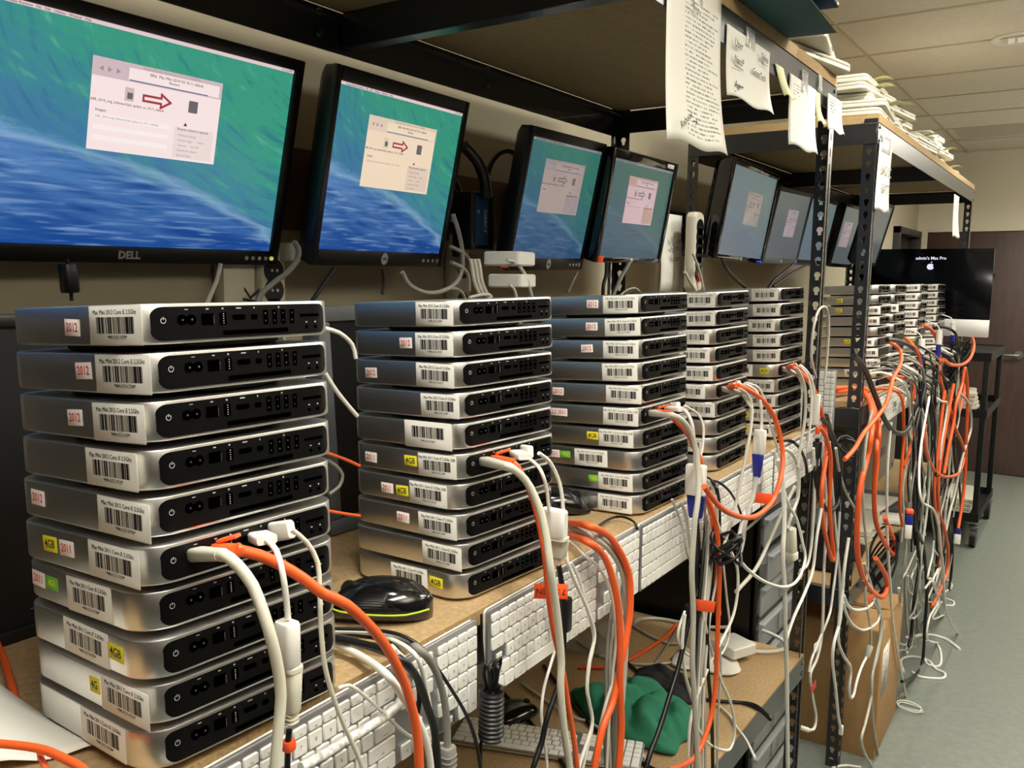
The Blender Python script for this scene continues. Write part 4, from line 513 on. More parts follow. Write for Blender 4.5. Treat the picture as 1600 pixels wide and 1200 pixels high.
('u2 blackmid2', 'black', 0.006, [[-0.5, 3.246, 1.1978], [-0.5, 3.3262, 0.9342], [-0.5, 3.3722, 0.6866], [-0.5, 3.4973, 0.5059], [-0.5, 3.4422, 0.3706], [-0.5, 3.4369, 0.2457], [-0.5, 3.3988, 0.2086]]),
('tangle 0', 'ltgray', 0.0046, [[-0.6333, 3.1158, 1.2063], [-0.5833, 3.1258, 1.2193], [-0.5333, 3.1458, 1.1943], [-0.5333, 3.2626, 1.144], [-0.5333, 3.3419, 0.9844], [-0.5333, 3.4157, 0.8176], [-0.5333, 3.3894, 0.6667], [-0.5333, 3.414, 0.5019], [-0.5333, 3.4987, 0.3135], [-0.5333, 3.6354, 0.0967]]),
('tangle 1', 'black', 0.0049, [[-0.6507, 3.1246, 1.2762], [-0.6007, 3.1346, 1.2892], [-0.5507, 3.1546, 1.2642], [-0.5507, 3.3222, 1.2255], [-0.5507, 3.4723, 1.1078], [-0.5507, 3.4115, 1.0119], [-0.5507, 3.4897, 0.8943], [-0.5507, 3.6592, 0.7532], [-0.5507, 3.6424, 0.6445], [-0.5507, 3.7131, 0.5133]]),
('tangle 2', 'black', 0.0038, [[-0.6199, 3.4955, 1.1881], [-0.5699, 3.5055, 1.2011], [-0.5199, 3.5255, 1.1761], [-0.5199, 3.707, 1.1232], [-0.5199, 3.7286, 1.0355], [-0.5199, 3.7182, 0.9512], [-0.5199, 3.7399, 0.8613], [-0.5199, 3.731, 0.7758], [-0.5199, 3.8629, 0.6599], [-0.5199, 3.9773, 0.5419]]),
('tangle 3', 'white', 0.0039, [[-0.6301, 3.2884, 1.2662], [-0.5801, 3.2984, 1.2792], [-0.5301, 3.3184, 1.2542], [-0.5301, 3.4351, 1.2067], [-0.5301, 3.4666, 1.1081], [-0.5301, 3.5645, 0.9976], [-0.5301, 3.5846, 0.8947], [-0.5301, 3.7399, 0.7635], [-0.5301, 3.6932, 0.6683], [-0.5301, 3.8093, 0.5344]]),
('tangle 4', 'black', 0.004, [[-0.6185, 3.6565, 1.2038], [-0.5685, 3.6665, 1.2168], [-0.5185, 3.6865, 1.1918], [-0.5185, 3.8324, 1.1573], [-0.5185, 3.9074, 1.0733], [-0.5185, 3.9258, 0.9938], [-0.5185, 3.9998, 0.9047], [-0.5185, 4.163, 0.7973], [-0.5185, 4.2335, 0.701], [-0.5185, 4.0834, 0.6473]]),
('tangle 5', 'black', 0.0033, [[-0.636, 3.2402, 1.178], [-0.586, 3.2502, 1.191], [-0.536, 3.2702, 1.166], [-0.536, 3.4669, 1.1005], [-0.536, 3.6015, 0.974], [-0.536, 3.5543, 0.8713], [-0.536, 3.5571, 0.7601], [-0.536, 3.6019, 0.638], [-0.536, 3.7245, 0.4919], [-0.536, 3.7773, 0.3581]]),
('tangle 6', 'gray', 0.0044, [[-0.604, 3.1912, 1.2987], [-0.554, 3.2012, 1.3117], [-0.504, 3.2212, 1.2867], [-0.504, 3.308, 1.2503], [-0.504, 3.4147, 1.1401], [-0.504, 3.5308, 1.022], [-0.504, 3.5767, 0.9085], [-0.504, 3.6073, 0.7946], [-0.504, 3.7302, 0.6576], [-0.504, 3.8926, 0.5028]]),
('tangle 7', 'white', 0.0058, [[-0.6301, 4.0601, 1.2815], [-0.5801, 4.0701, 1.2945], [-0.5301, 4.0901, 1.2695], [-0.5301, 4.3656, 1.2179], [-0.5301, 4.4915, 1.0754], [-0.5301, 4.5903, 0.9284], [-0.5301, 4.4629, 0.8102], [-0.5301, 4.5472, 0.6588], [-0.5301, 4.4009, 0.5507], [-0.5301, 4.3782, 0.4199]]),
('tangle 8', 'ltgray', 0.0056, [[-0.651, 3.7799, 1.1707], [-0.601, 3.7899, 1.1837], [-0.551, 3.8099, 1.1587], [-0.551, 4.0414, 1.0888], [-0.551, 4.0274, 1.0203], [-0.551, 4.029, 0.9498], [-0.551, 3.9096, 0.8977], [-0.551, 3.943, 0.8228], [-0.551, 3.9973, 0.7426], [-0.551, 4.1226, 0.6457]]),
('tangle 9', 'black', 0.0052, [[-0.6408, 3.3552, 1.2043], [-0.5908, 3.3652, 1.2173], [-0.5408, 3.3852, 1.1923], [-0.5408, 3.4682, 1.1584], [-0.5408, 3.4415, 1.046], [-0.5408, 3.5671, 0.9088], [-0.5408, 3.7185, 0.7577], [-0.5408, 3.6478, 0.6469], [-0.5408, 3.7177, 0.5028], [-0.5408, 3.867, 0.33]]),
('tangle 10', 'ltgray', 0.0035, [[-0.6575, 3.3071, 1.1604], [-0.6075, 3.3171, 1.1734], [-0.5575, 3.3371, 1.1484], [-0.5575, 3.5216, 1.1022], [-0.5575, 3.627, 0.9816], [-0.5575, 3.7699, 0.848], [-0.5575, 3.7297, 0.7424], [-0.5575, 3.8298, 0.6061], [-0.5575, 3.976, 0.4515], [-0.5575, 4.0463, 0.3092]]),
('tangle 11', 'black', 0.0032, [[-0.6368, 3.4127, 1.1696], [-0.5868, 3.4227, 1.1826], [-0.5368, 3.4427, 1.1576], [-0.5368, 3.5137, 1.1302], [-0.5368, 3.4495, 1.0425], [-0.5368, 3.4118, 0.9529], [-0.5368, 3.3495, 0.8692], [-0.5368, 3.4078, 0.7622], [-0.5368, 3.5095, 0.6412], [-0.5368, 3.5447, 0.5318]]),
('tangle 12', 'black', 0.0059, [[-0.6583, 3.8168, 1.105], [-0.6083, 3.8268, 1.118], [-0.5583, 3.8468, 1.093], [-0.5583, 4.1034, 1.0336], [-0.5583, 4.2223, 0.9456], [-0.5583, 4.3778, 0.848], [-0.5583, 4.3665, 0.7729], [-0.5583, 4.4712, 0.6764], [-0.5583, 4.6148, 0.5684], [-0.5583, 4.6572, 0.4772]]),
('tangle 13', 'white', 0.004, [[-0.6378, 3.3463, 1.3001], [-0.5878, 3.3563, 1.3131], [-0.5378, 3.3763, 1.2881], [-0.5378, 3.4655, 1.2363], [-0.5378, 3.5354, 1.1664], [-0.5378, 3.4577, 1.1114], [-0.5378, 3.4552, 1.0485], [-0.5378, 3.4678, 0.983], [-0.5378, 3.4248, 0.9262], [-0.5378, 3.4659, 0.8549]]),
('tangle 14', 'black', 0.0046, [[-0.6407, 3.9611, 1.2641], [-0.5907, 3.9711, 1.2771], [-0.5407, 3.9911, 1.2521], [-0.5407, 4.1173, 1.2089], [-0.5407, 4.045, 1.104], [-0.5407, 4.2099, 0.9712], [-0.5407, 4.3501, 0.8329], [-0.5407, 4.233, 0.7331], [-0.5407, 4.2178, 0.6174], [-0.5407, 4.1599, 0.5115]]),
('tangle 15', 'black', 0.0048, [[-0.6102, 3.4568, 1.1649], [-0.5602, 3.4668, 1.1779], [-0.5102, 3.4868, 1.1529], [-0.5102, 3.6244, 1.0987], [-0.5102, 3.7392, 0.959], [-0.5102, 3.6583, 0.8462], [-0.5102, 3.7788, 0.6949], [-0.5102, 3.9691, 0.5177], [-0.5102, 4.0534, 0.3563], [-0.5102, 4.0321, 0.2205]]),
('tangle 16', 'gray', 0.0039, [[-0.6385, 3.6885, 1.3048], [-0.5885, 3.6985, 1.3178], [-0.5385, 3.7185, 1.2928], [-0.5385, 3.9732, 1.2234], [-0.5385, 4.031, 1.1035], [-0.5385, 3.9189, 1.002], [-0.5385, 4.1093, 0.8578], [-0.5385, 4.2515, 0.7113], [-0.5385, 4.3328, 0.5691], [-0.5385, 4.4644, 0.4095]]),
('tangle 17', 'white', 0.0049, [[-0.6498, 3.4222, 1.2299], [-0.5998, 3.4322, 1.2429], [-0.5498, 3.4522, 1.2179], [-0.5498, 3.5394, 1.1641], [-0.5498, 3.5738, 1.0525], [-0.5498, 3.5252, 0.9513], [-0.5498, 3.6255, 0.8243], [-0.5498, 3.7651, 0.6823], [-0.5498, 3.8561, 0.5433], [-0.5498, 3.8354, 0.4283]]),
('tangle 18', 'ltgray', 0.0054, [[-0.6383, 4.1119, 1.1643], [-0.5883, 4.1219, 1.1773], [-0.5383, 4.1419, 1.1523], [-0.5383, 4.3013, 1.0964], [-0.5383, 4.2488, 0.9561], [-0.5383, 4.4131, 0.7822], [-0.5383, 4.4211, 0.627], [-0.5383, 4.6188, 0.4264], [-0.5383, 4.8041, 0.2146], [-0.5383, 4.6699, 0.0831]]),
('tangle 19', 'black', 0.0049, [[-0.6364, 3.9402, 1.2009], [-0.5864, 3.9502, 1.2139], [-0.5364, 3.9702, 1.1889], [-0.5364, 4.1568, 1.1197], [-0.5364, 4.1781, 1.0398], [-0.5364, 4.124, 0.9689], [-0.5364, 3.9831, 0.9124], [-0.5364, 4.0793, 0.8207], [-0.5364, 4.1131, 0.7367], [-0.5364, 4.2623, 0.6278]]),
('tangle 20', 'ltgray', 0.004, [[-0.6428, 4.4095, 1.2558], [-0.5928, 4.4195, 1.2688], [-0.5428, 4.4395, 1.2438], [-0.5428, 4.5693, 1.1837], [-0.5428, 4.5188, 1.0661], [-0.5428, 4.6775, 0.9235], [-0.5428, 4.6128, 0.806], [-0.5428, 4.7875, 0.6483], [-0.5428, 4.8593, 0.5016], [-0.5428, 4.7933, 0.3817]]),
('tangle 21', 'black', 0.0064, [[-0.6349, 4.3378, 1.1777], [-0.5849, 4.3478, 1.1907], [-0.5349, 4.3678, 1.1657], [-0.5349, 4.5108, 1.1184], [-0.5349, 4.4243, 0.943], [-0.5349, 4.584, 0.7305], [-0.5349, 4.4898, 0.5562], [-0.5349, 4.7427, 0.3012], [-0.5349, 4.8175, 0.0748], [-0.5349, 4.6806, -0.0905]]),
('tangle 22', 'black', 0.0036, [[-0.645, 4.0462, 1.1689], [-0.595, 4.0562, 1.1819], [-0.545, 4.0762, 1.1569], [-0.545, 4.1831, 1.1207], [-0.545, 4.0822, 1.0441], [-0.545, 3.959, 0.9739], [-0.545, 3.8478, 0.9062], [-0.545, 4.0115, 0.7939], [-0.545, 3.9117, 0.7263], [-0.545, 3.945, 0.6335]]),
('tangle 23', 'white', 0.0044, [[-0.6016, 3.7475, 1.1111], [-0.5516, 3.7575, 1.1241], [-0.5016, 3.7775, 1.0991], [-0.5016, 3.9456, 1.0583], [-0.5016, 3.8575, 0.896], [-0.5016, 3.8853, 0.7155], [-0.5016, 3.9656, 0.5177], [-0.5016, 4.1756, 0.2738], [-0.5016, 4.3762, 0.0124], [-0.5016, 4.5011, -0.2406]]),
('tangle 24', 'black', 0.0059, [[-0.6463, 4.2014, 1.074], [-0.5963, 4.2114, 1.087], [-0.5463, 4.2314, 1.062], [-0.5463, 4.4804, 1.0068], [-0.5463, 4.4838, 0.8932], [-0.5463, 4.4974, 0.7771], [-0.5463, 4.6433, 0.6349], [-0.5463, 4.5499, 0.5351], [-0.5463, 4.635, 0.3972], [-0.5463, 4.6027, 0.2847]]),
('tangle 25', 'black', 0.003, [[-0.6128, 3.396, 1.3335], [-0.5628, 3.406, 1.3465], [-0.5128, 3.426, 1.3215], [-0.5128, 3.5356, 1.2681], [-0.5128, 3.6706, 1.1633], [-0.5128, 3.7053, 1.0639], [-0.5128, 3.6071, 0.9819], [-0.5128, 3.7235, 0.867], [-0.5128, 3.631, 0.7868], [-0.5128, 3.763, 0.6609]]),
('tangle 26', 'gray', 0.0034, [[-0.6082, 2.9668, 1.2993], [-0.5582, 2.9768, 1.3123], [-0.5082, 2.9968, 1.2873], [-0.5082, 3.1681, 1.2427], [-0.5082, 3.2746, 1.1164], [-0.5082, 3.2397, 1.0042], [-0.5082, 3.3766, 0.8605], [-0.5082, 3.5408, 0.7006], [-0.5082, 3.5075, 0.579], [-0.5082, 3.5825, 0.4271]]),
('tangle 27', 'white', 0.0043, [[-0.6111, 2.8858, 1.2724], [-0.5611, 2.8958, 1.2854], [-0.5111, 2.9158, 1.2604], [-0.5111, 3.0618, 1.2109], [-0.5111, 3.1683, 1.1349], [-0.5111, 3.1486, 1.0725], [-0.5111, 3.2539, 0.9905], [-0.5111, 3.2899, 0.9166], [-0.5111, 3.2495, 0.856], [-0.5111, 3.3437, 0.7675]]),
('tangle 28', 'ltgray', 0.0043, [[-0.6285, 4.247, 1.215], [-0.5785, 4.257, 1.228], [-0.5285, 4.277, 1.203], [-0.5285, 4.4295, 1.162], [-0.5285, 4.408, 1.0249], [-0.5285, 4.3755, 0.8893], [-0.5285, 4.3873, 0.7469], [-0.5285, 4.3332, 0.6158], [-0.5285, 4.1903, 0.5073], [-0.5285, 4.2247, 0.3597]]),
('tangle 29', 'black', 0.0062, [[-0.6162, 3.9908, 1.2689], [-0.5662, 4.0008, 1.2819], [-0.5162, 4.0208, 1.2569], [-0.5162, 4.2509, 1.1956], [-0.5162, 4.2423, 1.0923], [-0.5162, 4.4219, 0.965], [-0.5162, 4.3617, 0.8645], [-0.5162, 4.4495, 0.7405], [-0.5162, 4.5929, 0.6008], [-0.5162, 4.5372, 0.4972]]),
('tangle 30', 'ltgray', 0.0045, [[-0.6354, 3.6023, 1.1905], [-0.5854, 3.6123, 1.2035], [-0.5354, 3.6323, 1.1785], [-0.5354, 3.7821, 1.121], [-0.5354, 3.9369, 1.0069], [-0.5354, 3.9764, 0.9028], [-0.5354, 3.9246, 0.8122], [-0.5354, 3.9374, 0.7105], [-0.5354, 4.0982, 0.5746], [-0.5354, 4.2353, 0.4363]]),
('tangle 31', 'black', 0.004, [[-0.6465, 3.585, 1.1433], [-0.5965, 3.595, 1.1563], [-0.5465, 3.615, 1.1313], [-0.5465, 3.7141, 1.0726], [-0.5465, 3.7028, 0.9209], [-0.5465, 3.729, 0.7609], [-0.5465, 3.8201, 0.582], [-0.5465, 3.9864, 0.3737], [-0.5465, 4.2141, 0.1312], [-0.5465, 4.4775, -0.1439]]),
('tangle 32', 'black', 0.0059, [[-0.641, 3.5821, 1.2052], [-0.591, 3.5921, 1.2182], [-0.541, 3.6121, 1.1932], [-0.541, 3.7881, 1.1526], [-0.541, 3.9604, 0.997], [-0.541, 4.1414, 0.8277], [-0.541, 4.3441, 0.6409], [-0.541, 4.5525, 0.438], [-0.541, 4.7923, 0.2116], [-0.541, 4.6411, 0.0832]]),
('tangle 33', 'white', 0.0034, [[-0.6206, 3.2003, 1.2736], [-0.5706, 3.2103, 1.2866], [-0.5206, 3.2303, 1.2616], [-0.5206, 3.4252, 1.2091], [-0.5206, 3.4332, 1.1154], [-0.5206, 3.5763, 1.0013], [-0.5206, 3.7029, 0.8821], [-0.5206, 3.6402, 0.7925], [-0.5206, 3.6138, 0.6973], [-0.5206, 3.6242, 0.5938]]),
('tangle 34', 'black', 0.0031, [[-0.5997, 2.9834, 1.274], [-0.5497, 2.9934, 1.287], [-0.4997, 3.0134, 1.262], [-0.4997, 3.1911, 1.2057], [-0.4997, 3.1579, 1.1454], [-0.4997, 3.172, 1.0795], [-0.4997, 3.2386, 1.0044], [-0.4997, 3.2463, 0.9369], [-0.4997, 3.2245, 0.8744], [-0.4997, 3.2261, 0.8074]]),
('tangle 35', 'black', 0.0048, [[-0.6343, 3.7916, 1.2297], [-0.5843, 3.8016, 1.2427], [-0.5343, 3.8216, 1.2177], [-0.5343, 4.034, 1.1609], [-0.5343, 4.0245, 1.0351], [-0.5343, 4.0571, 0.9024], [-0.5343, 4.2609, 0.7359], [-0.5343, 4.402, 0.5693], [-0.5343, 4.567, 0.3873], [-0.5343, 4.4521, 0.2695]]),
('tangle 36', 'gray', 0.0028, [[-0.5928, 2.9091, 1.2839], [-0.5428, 2.9191, 1.2969], [-0.4928, 2.9391, 1.2719], [-0.4928, 3.0015, 1.2437], [-0.4928, 3.0976, 1.1115], [-0.4928, 3.2007, 0.9698], [-0.4928, 3.1668, 0.8474], [-0.4928, 3.1559, 0.7205], [-0.4928, 3.1171, 0.6008], [-0.4928, 3.0995, 0.4759]]),
('tangle 37', 'white', 0.006, [[-0.6521, 4.2852, 1.251], [-0.6021, 4.2952, 1.264], [-0.5521, 4.3152, 1.239], [-0.5521, 4.4842, 1.1682], [-0.5521, 4.4596, 1.0257], [-0.5521, 4.4765, 0.8775], [-0.5521, 4.4244, 0.7388], [-0.5521, 4.4949, 0.5771], [-0.5521, 4.6249, 0.3957], [-0.5521, 4.673, 0.2266]]),
('tangle 38', 'ltgray', 0.0058, [[-0.651, 3.9281, 1.0908], [-0.601, 3.9381, 1.1038], [-0.551, 3.9581, 1.0788], [-0.551, 4.0754, 1.0266], [-0.551, 4.0692, 0.8862], [-0.551, 4.274, 0.7057], [-0.551, 4.3172, 0.5458], [-0.551, 4.3611, 0.3814], [-0.551, 4.5708, 0.1657], [-0.551, 4.4355, 0.0437]]),
('tangle 39', 'black', 0.0042, [[-0.6518, 3.5389, 1.22], [-0.6018, 3.5489, 1.233], [-0.5518, 3.5689, 1.208], [-0.5518, 3.709, 1.1737], [-0.5518, 3.708, 1.0772], [-0.5518, 3.8744, 0.9561], [-0.5518, 4.0372, 0.827], [-0.5518, 4.0988, 0.7086], [-0.5518, 4.2803, 0.5606], [-0.5518, 4.4454, 0.4068]]),
('tangle 40', 'ltgray', 0.0041, [[-0.643, 3.8255, 1.2593], [-0.593, 3.8355, 1.2723], [-0.543, 3.8555, 1.2473], [-0.543, 3.951, 1.1869], [-0.543, 4.0235, 1.0048], [-0.543, 4.1264, 0.8096], [-0.543, 4.2526, 0.5989], [-0.543, 4.4834, 0.3494], [-0.543, 4.5446, 0.1277], [-0.543, 4.6588, -0.1195]]),
('tangle 41', 'black', 0.0035, [[-0.5964, 3.3833, 1.2961], [-0.5464, 3.3933, 1.3091], [-0.4964, 3.4133, 1.2841], [-0.4964, 3.4903, 1.2487], [-0.4964, 3.4795, 1.1182], [-0.4964, 3.6286, 0.9627], [-0.4964, 3.739, 0.8026], [-0.4964, 3.8393, 0.6354], [-0.4964, 4.0245, 0.4376], [-0.4964, 3.9352, 0.3057]]),
('tangle 42', 'black', 0.0043, [[-0.6596, 4.2627, 1.2484], [-0.6096, 4.2727, 1.2614], [-0.5596, 4.2927, 1.2364], [-0.5596, 4.5525, 1.193], [-0.5596, 4.4034, 1.1136], [-0.5596, 4.3343, 1.0303], [-0.5596, 4.3046, 0.9439], [-0.5596, 4.4638, 0.8294], [-0.5596, 4.4486, 0.7381], [-0.5596, 4.3249, 0.6675]]),
('tangle 43', 'white', 0.0034, [[-0.6513, 3.1471, 1.2463], [-0.6013, 3.1571, 1.2593], [-0.5513, 3.1771, 1.2343], [-0.5513, 3.2969, 1.1979], [-0.5513, 3.2619, 1.1095], [-0.5513, 3.3495, 1.0037], [-0.5513, 3.3784, 0.9031], [-0.5513, 3.3561, 0.8106], [-0.5513, 3.4129, 0.7004], [-0.5513, 3.403, 0.6036]]),
('tangle low 0', 'white', 0.004, [[-0.5042, 3.87, 0.4666], [-0.5042, 4.1561, 0.3242], [-0.5042, 4.0059, 0.2792], [-0.5042, 4.1927, 0.125], [-0.5042, 4.017, 0.1103], [-0.5042, 4.5147, -0.0298]]),
('tangle low 1', 'ltgray', 0.0029, [[-0.5208, 3.5392, 0.4586], [-0.5208, 3.6601, 0.3489], [-0.5208, 3.6614, 0.2946], [-0.5208, 3.5448, 0.2876], [-0.5208, 3.7112, 0.0888], [-0.5208, 3.4968, 0.2027]]),
('tangle low 2', 'white', 0.0032, [[-0.5107, 3.9271, 0.4596], [-0.5107, 3.9495, 0.3854], [-0.5107, 4.162, 0.2802], [-0.5107, 3.9399, 0.2517], [-0.5107, 3.8834, 0.2301], [-0.5107, 4.26, 0.1091]]),
('tangle low 3', 'gray', 0.0048, [[-0.5572, 4.3553, 0.2117], [-0.5572, 4.1155, 0.1977], [-0.5572, 3.9149, 0.1881], [-0.5572, 4.0116, 0.0515], [-0.5572, 4.0624, 0.0725], [-0.5572, 4.317, 0.0157]]),
('tangle low 4', 'white', 0.0043, [[-0.5543, 3.8243, 0.4029], [-0.5543, 3.698, 0.3684], [-0.5543, 3.821, 0.2546], [-0.5543, 4.0261, 0.1458], [-0.5543, 3.8679, 0.1523], [-0.5543, 3.8419, 0.1998]]),
('tangle low 5', 'ltgray', 0.0038, [[-0.5436, 3.5394, 0.4442], [-0.5436, 3.6949, 0.3429], [-0.5436, 3.6646, 0.2586], [-0.5436, 3.7273, 0.2171], [-0.5436, 3.7636, 0.0674], [-0.5436, 3.4626, 0.1561]]),
('tangle low 6', 'white', 0.0038, [[-0.4862, 3.7347, 0.5378], [-0.4862, 3.7232, 0.4745], [-0.4862, 3.6423, 0.4114], [-0.4862, 3.7423, 0.3754], [-0.4862, 3.5934, 0.3795], [-0.4862, 3.7277, 0.3677]]),
('tangle low 7', 'gray', 0.0043, [[-0.524, 4.1131, 0.428], [-0.524, 4.0548, 0.3762], [-0.524, 4.0252, 0.3175], [-0.524, 4.055, 0.2061], [-0.524, 3.961, 0.2142], [-0.524, 3.9357, 0.2551]]),
('tangle low 8', 'white', 0.0042, [[-0.4778, 3.849, 0.3877], [-0.4778, 3.7376, 0.363], [-0.4778, 3.93, 0.2253], [-0.4778, 3.7087, 0.2215], [-0.4778, 3.7006, 0.1348], [-0.4778, 4.0499, -0.0077]]),
('tangle low 9', 'ltgray', 0.003, [[-0.5033, 3.4176, 0.576], [-0.5033, 3.2717, 0.5468], [-0.5033, 3.163, 0.5291], [-0.5033, 3.1979, 0.4385], [-0.5033, 3.153, 0.4632], [-0.5033, 3.1297, 0.5027]]),
('tangle low 10', 'white', 0.0039, [[-0.5411, 3.5263, 0.4397], [-0.5411, 3.5646, 0.3722], [-0.5411, 3.7319, 0.2732], [-0.5411, 3.7083, 0.1483], [-0.5411, 3.6147, 0.1286], [-0.5411, 3.3777, 0.221]]),
('tangle low 11', 'gray', 0.0037, [[-0.4884, 3.3639, 0.5621], [-0.4884, 3.4233, 0.4968], [-0.4884, 3.4302, 0.3946], [-0.4884, 3.3798, 0.3551], [-0.4884, 3.2711, 0.3619], [-0.4884, 3.3549, 0.3371]]),
('tangle low 12', 'white', 0.0034, [[-0.5248, 3.9888, 0.341], [-0.5248, 4.2386, 0.2039], [-0.5248, 4.4896, 0.0439], [-0.5248, 4.3555, 0.0491], [-0.5248, 4.6079, -0.1731], [-0.5248, 4.2261, -0.0349]]),
('tangle low 13', 'ltgray', 0.0047, [[-0.5314, 3.8945, 0.3926], [-0.5314, 3.7523, 0.3814], [-0.5314, 3.8357, 0.254], [-0.5314, 4.0024, 0.169], [-0.5314, 4.1021, 0.0188], [-0.5314, 4.6214, -0.1488]]),
('floor white', 'white', 0.0071, [[-0.5697, 3.8203, 0.003], [-0.58, 3.9231, 0.003], [-0.5766, 4.0245, 0.003], [-0.5511, 4.077, 0.003], [-0.5159, 4.1027, 0.003], [-0.4762, 4.0976, 0.003], [-0.443, 4.08, 0.003], [-0.3884, 4.0065, 0.003]]),
('floor thin A', 'white', 0.0053, [[-0.5463, 3.632, 0.003], [-0.5755, 3.7405, 0.003], [-0.545, 3.8076, 0.003], [-0.4834, 3.8073, 0.003], [-0.4445, 3.7409, 0.003], [-0.4082, 3.7179, 0.003], [-0.4097, 3.6619, 0.003], [-0.4788, 3.6256, 0.003], [-0.5186, 3.652, 0.003]]),
('floor thin B', 'white', 0.0048, [[-0.5415, 4.0166, 0.003], [-0.485, 4.0165, 0.003], [-0.4512, 3.9217, 0.003], [-0.4363, 3.7828, 0.003], [-0.4773, 3.7676, 0.003], [-0.5008, 3.8246, 0.003]]),
('floor near', 'white', 0.0042, [[-0.6046, 2.7489, 0.003], [-0.5742, 2.7887, 0.003], [-0.5288, 2.8077, 0.003]]),
('floor thin C', 'white', 0.0048, [[-0.5574, 4.6701, 0.003], [-0.523, 4.631, 0.003], [-0.4918, 4.6118, 0.003], [-0.487, 4.5533, 0.003], [-0.5153, 4.5327, 0.003]]),
('floor thin D', 'white', 0.005, [[-0.5943, 4.9295, 0.003], [-0.5536, 4.9234, 0.003], [-0.5312, 4.8461, 0.003], [-0.5445, 4.7457, 0.003], [-0.5707, 4.6604, 0.003]]),
('ls black long', 'black', 0.0039, [[-1.0928, 2.0208, 0.599], [-0.9752, 1.9292, 0.599], [-0.8504, 1.8415, 0.599], [-0.7531, 1.8115, 0.599], [-0.6676, 1.8352, 0.599], [-0.5954, 1.8687, 0.599], [-0.5482, 1.838, 0.599]]),
('ls loop', 'white', 0.0053, [[-1.026, 2.1244, 0.599], [-1.0256, 2.1644, 0.599], [-0.9827, 2.2015, 0.599], [-0.9004, 2.2161, 0.599], [-0.84, 2.2323, 0.599], [-0.7812, 2.2752, 0.599], [-0.7149, 2.2962, 0.599], [-0.6482, 2.2657, 0.599], [-0.6274, 2.2205, 0.599], [-0.6422, 2.1806, 0.599], [-0.6836, 2.1505, 0.599], [-0.7473, 2.1334, 0.599]]),
('ls red', 'orange', 0.0051, [[-1.018, 1.793, 0.599], [-0.9568, 1.8417, 0.599], [-0.934, 1.9031, 0.599], [-0.9207, 2.0074, 0.599], [-0.9154, 2.0971, 0.599], [-0.9256, 2.1977, 0.599]]),
('ls gray A', 'gray', 0.0033, [[-0.9197, 2.202, 0.599], [-0.8909, 2.0638, 0.599], [-0.8679, 1.915, 0.599], [-0.8696, 1.8276, 0.599], [-0.8865, 1.7425, 0.599]]),
('ls gray B', 'ltgray', 0.0035, [[-1.0334, 2.119, 0.599], [-0.9675, 2.0854, 0.599], [-0.8997, 2.0625, 0.599], [-0.8682, 2.0753, 0.599]]),
('ls gray C', 'ltgray', 0.0033, [[-1.104, 1.9341, 0.599], [-1.0229, 1.8946, 0.599], [-0.9608, 1.8837, 0.599], [-0.8975, 1.9025, 0.599], [-0.8358, 1.9607, 0.599], [-0.8015, 2.0458, 0.599]]),
('ls diag black', 'black', 0.0041, [[-1.1147, 1.5895, 0.599], [-0.9635, 1.498, 0.599], [-0.851, 1.4222, 0.599], [-0.7838, 1.3726, 0.599]]),
('ls diag black2', 'black', 0.0043, [[-1.0917, 1.7528, 0.599], [-0.9824, 1.6654, 0.599], [-0.8357, 1.5567, 0.599], [-0.7011, 1.5008, 0.599], [-0.6396, 1.4893, 0.599]]),
('ls white tail', 'white', 0.003, [[-0.8705, 1.7779, 0.599], [-0.827, 1.7582, 0.599], [-0.793, 1.756, 0.599], [-0.7509, 1.7347, 0.599], [-0.6953, 1.7321, 0.599]]),
('ls white diag', 'white', 0.0028, [[-1.0858, 1.6424, 0.599], [-1.0232, 1.6166, 0.599], [-0.9548, 1.5914, 0.599], [-0.8945, 1.5748, 0.599], [-0.863, 1.577, 0.599], [-0.795, 1.5538, 0.599], [-0.7354, 1.5408, 0.599], [-0.6852, 1.5122, 0.599]]),
('ls right', 'white', 0.0028, [[-0.6619, 1.8207, 0.599], [-0.6189, 1.7871, 0.599], [-0.5904, 1.7496, 0.599], [-0.555, 1.7104, 0.599], [-0.5135, 1.6496, 0.599]]),
('ls edge black', 'black', 0.0037, [[-0.7174, 1.822, 0.599], [-0.6676, 1.8352, 0.599], [-0.6157, 1.8615, 0.599], [-0.5755, 1.8539, 0.599], [-0.5371, 1.8217, 0.599]]),
('r stand1', 'blackclip', 0.0026, [[-1.18, 0.6363, 1.5904], [-1.18, 0.6391, 1.5598], [-1.18, 0.6395, 1.5333]]),
('r ps1', 'gray', 0.005, [[-1.18, 1.0399, 1.6297], [-1.18, 1.0498, 1.619], [-1.18, 1.0479, 1.5999], [-1.18, 1.0255, 1.5772], [-1.18, 0.9968, 1.5605], [-1.18, 0.966, 1.5388], [-1.18, 0.9546, 1.5174]]),
('r white1', 'ltgray', 0.0036, [[-1.18, 0.8866, 1.589], [-1.18, 0.8771, 1.5602], [-1.18, 0.8603, 1.5297], [-1.18, 0.8476, 1.5096]]),
('r black1', 'black', 0.0041, [[-1.18, 1.1352, 1.5843], [-1.18, 1.1076, 1.5549], [-1.18, 1.0806, 1.5261]]),
('r dark2', 'black', 0.0032, [[-1.18, 1.266, 1.5861], [-1.18, 1.2694, 1.561], [-1.18, 1.2636, 1.5358]]),
('r gray2', 'ltgray', 0.0048, [[-1.18, 1.3225, 1.5805], [-1.18, 1.3459, 1.5546], [-1.18, 1.3967, 1.5384], [-1.18, 1.45, 1.5407], [-1.18, 1.499, 1.5586], [-1.18, 1.5217, 1.5897], [-1.18, 1.5214, 1.6319], [-1.18, 1.5073, 1.6731], [-1.18, 1.4891, 1.7065]]),
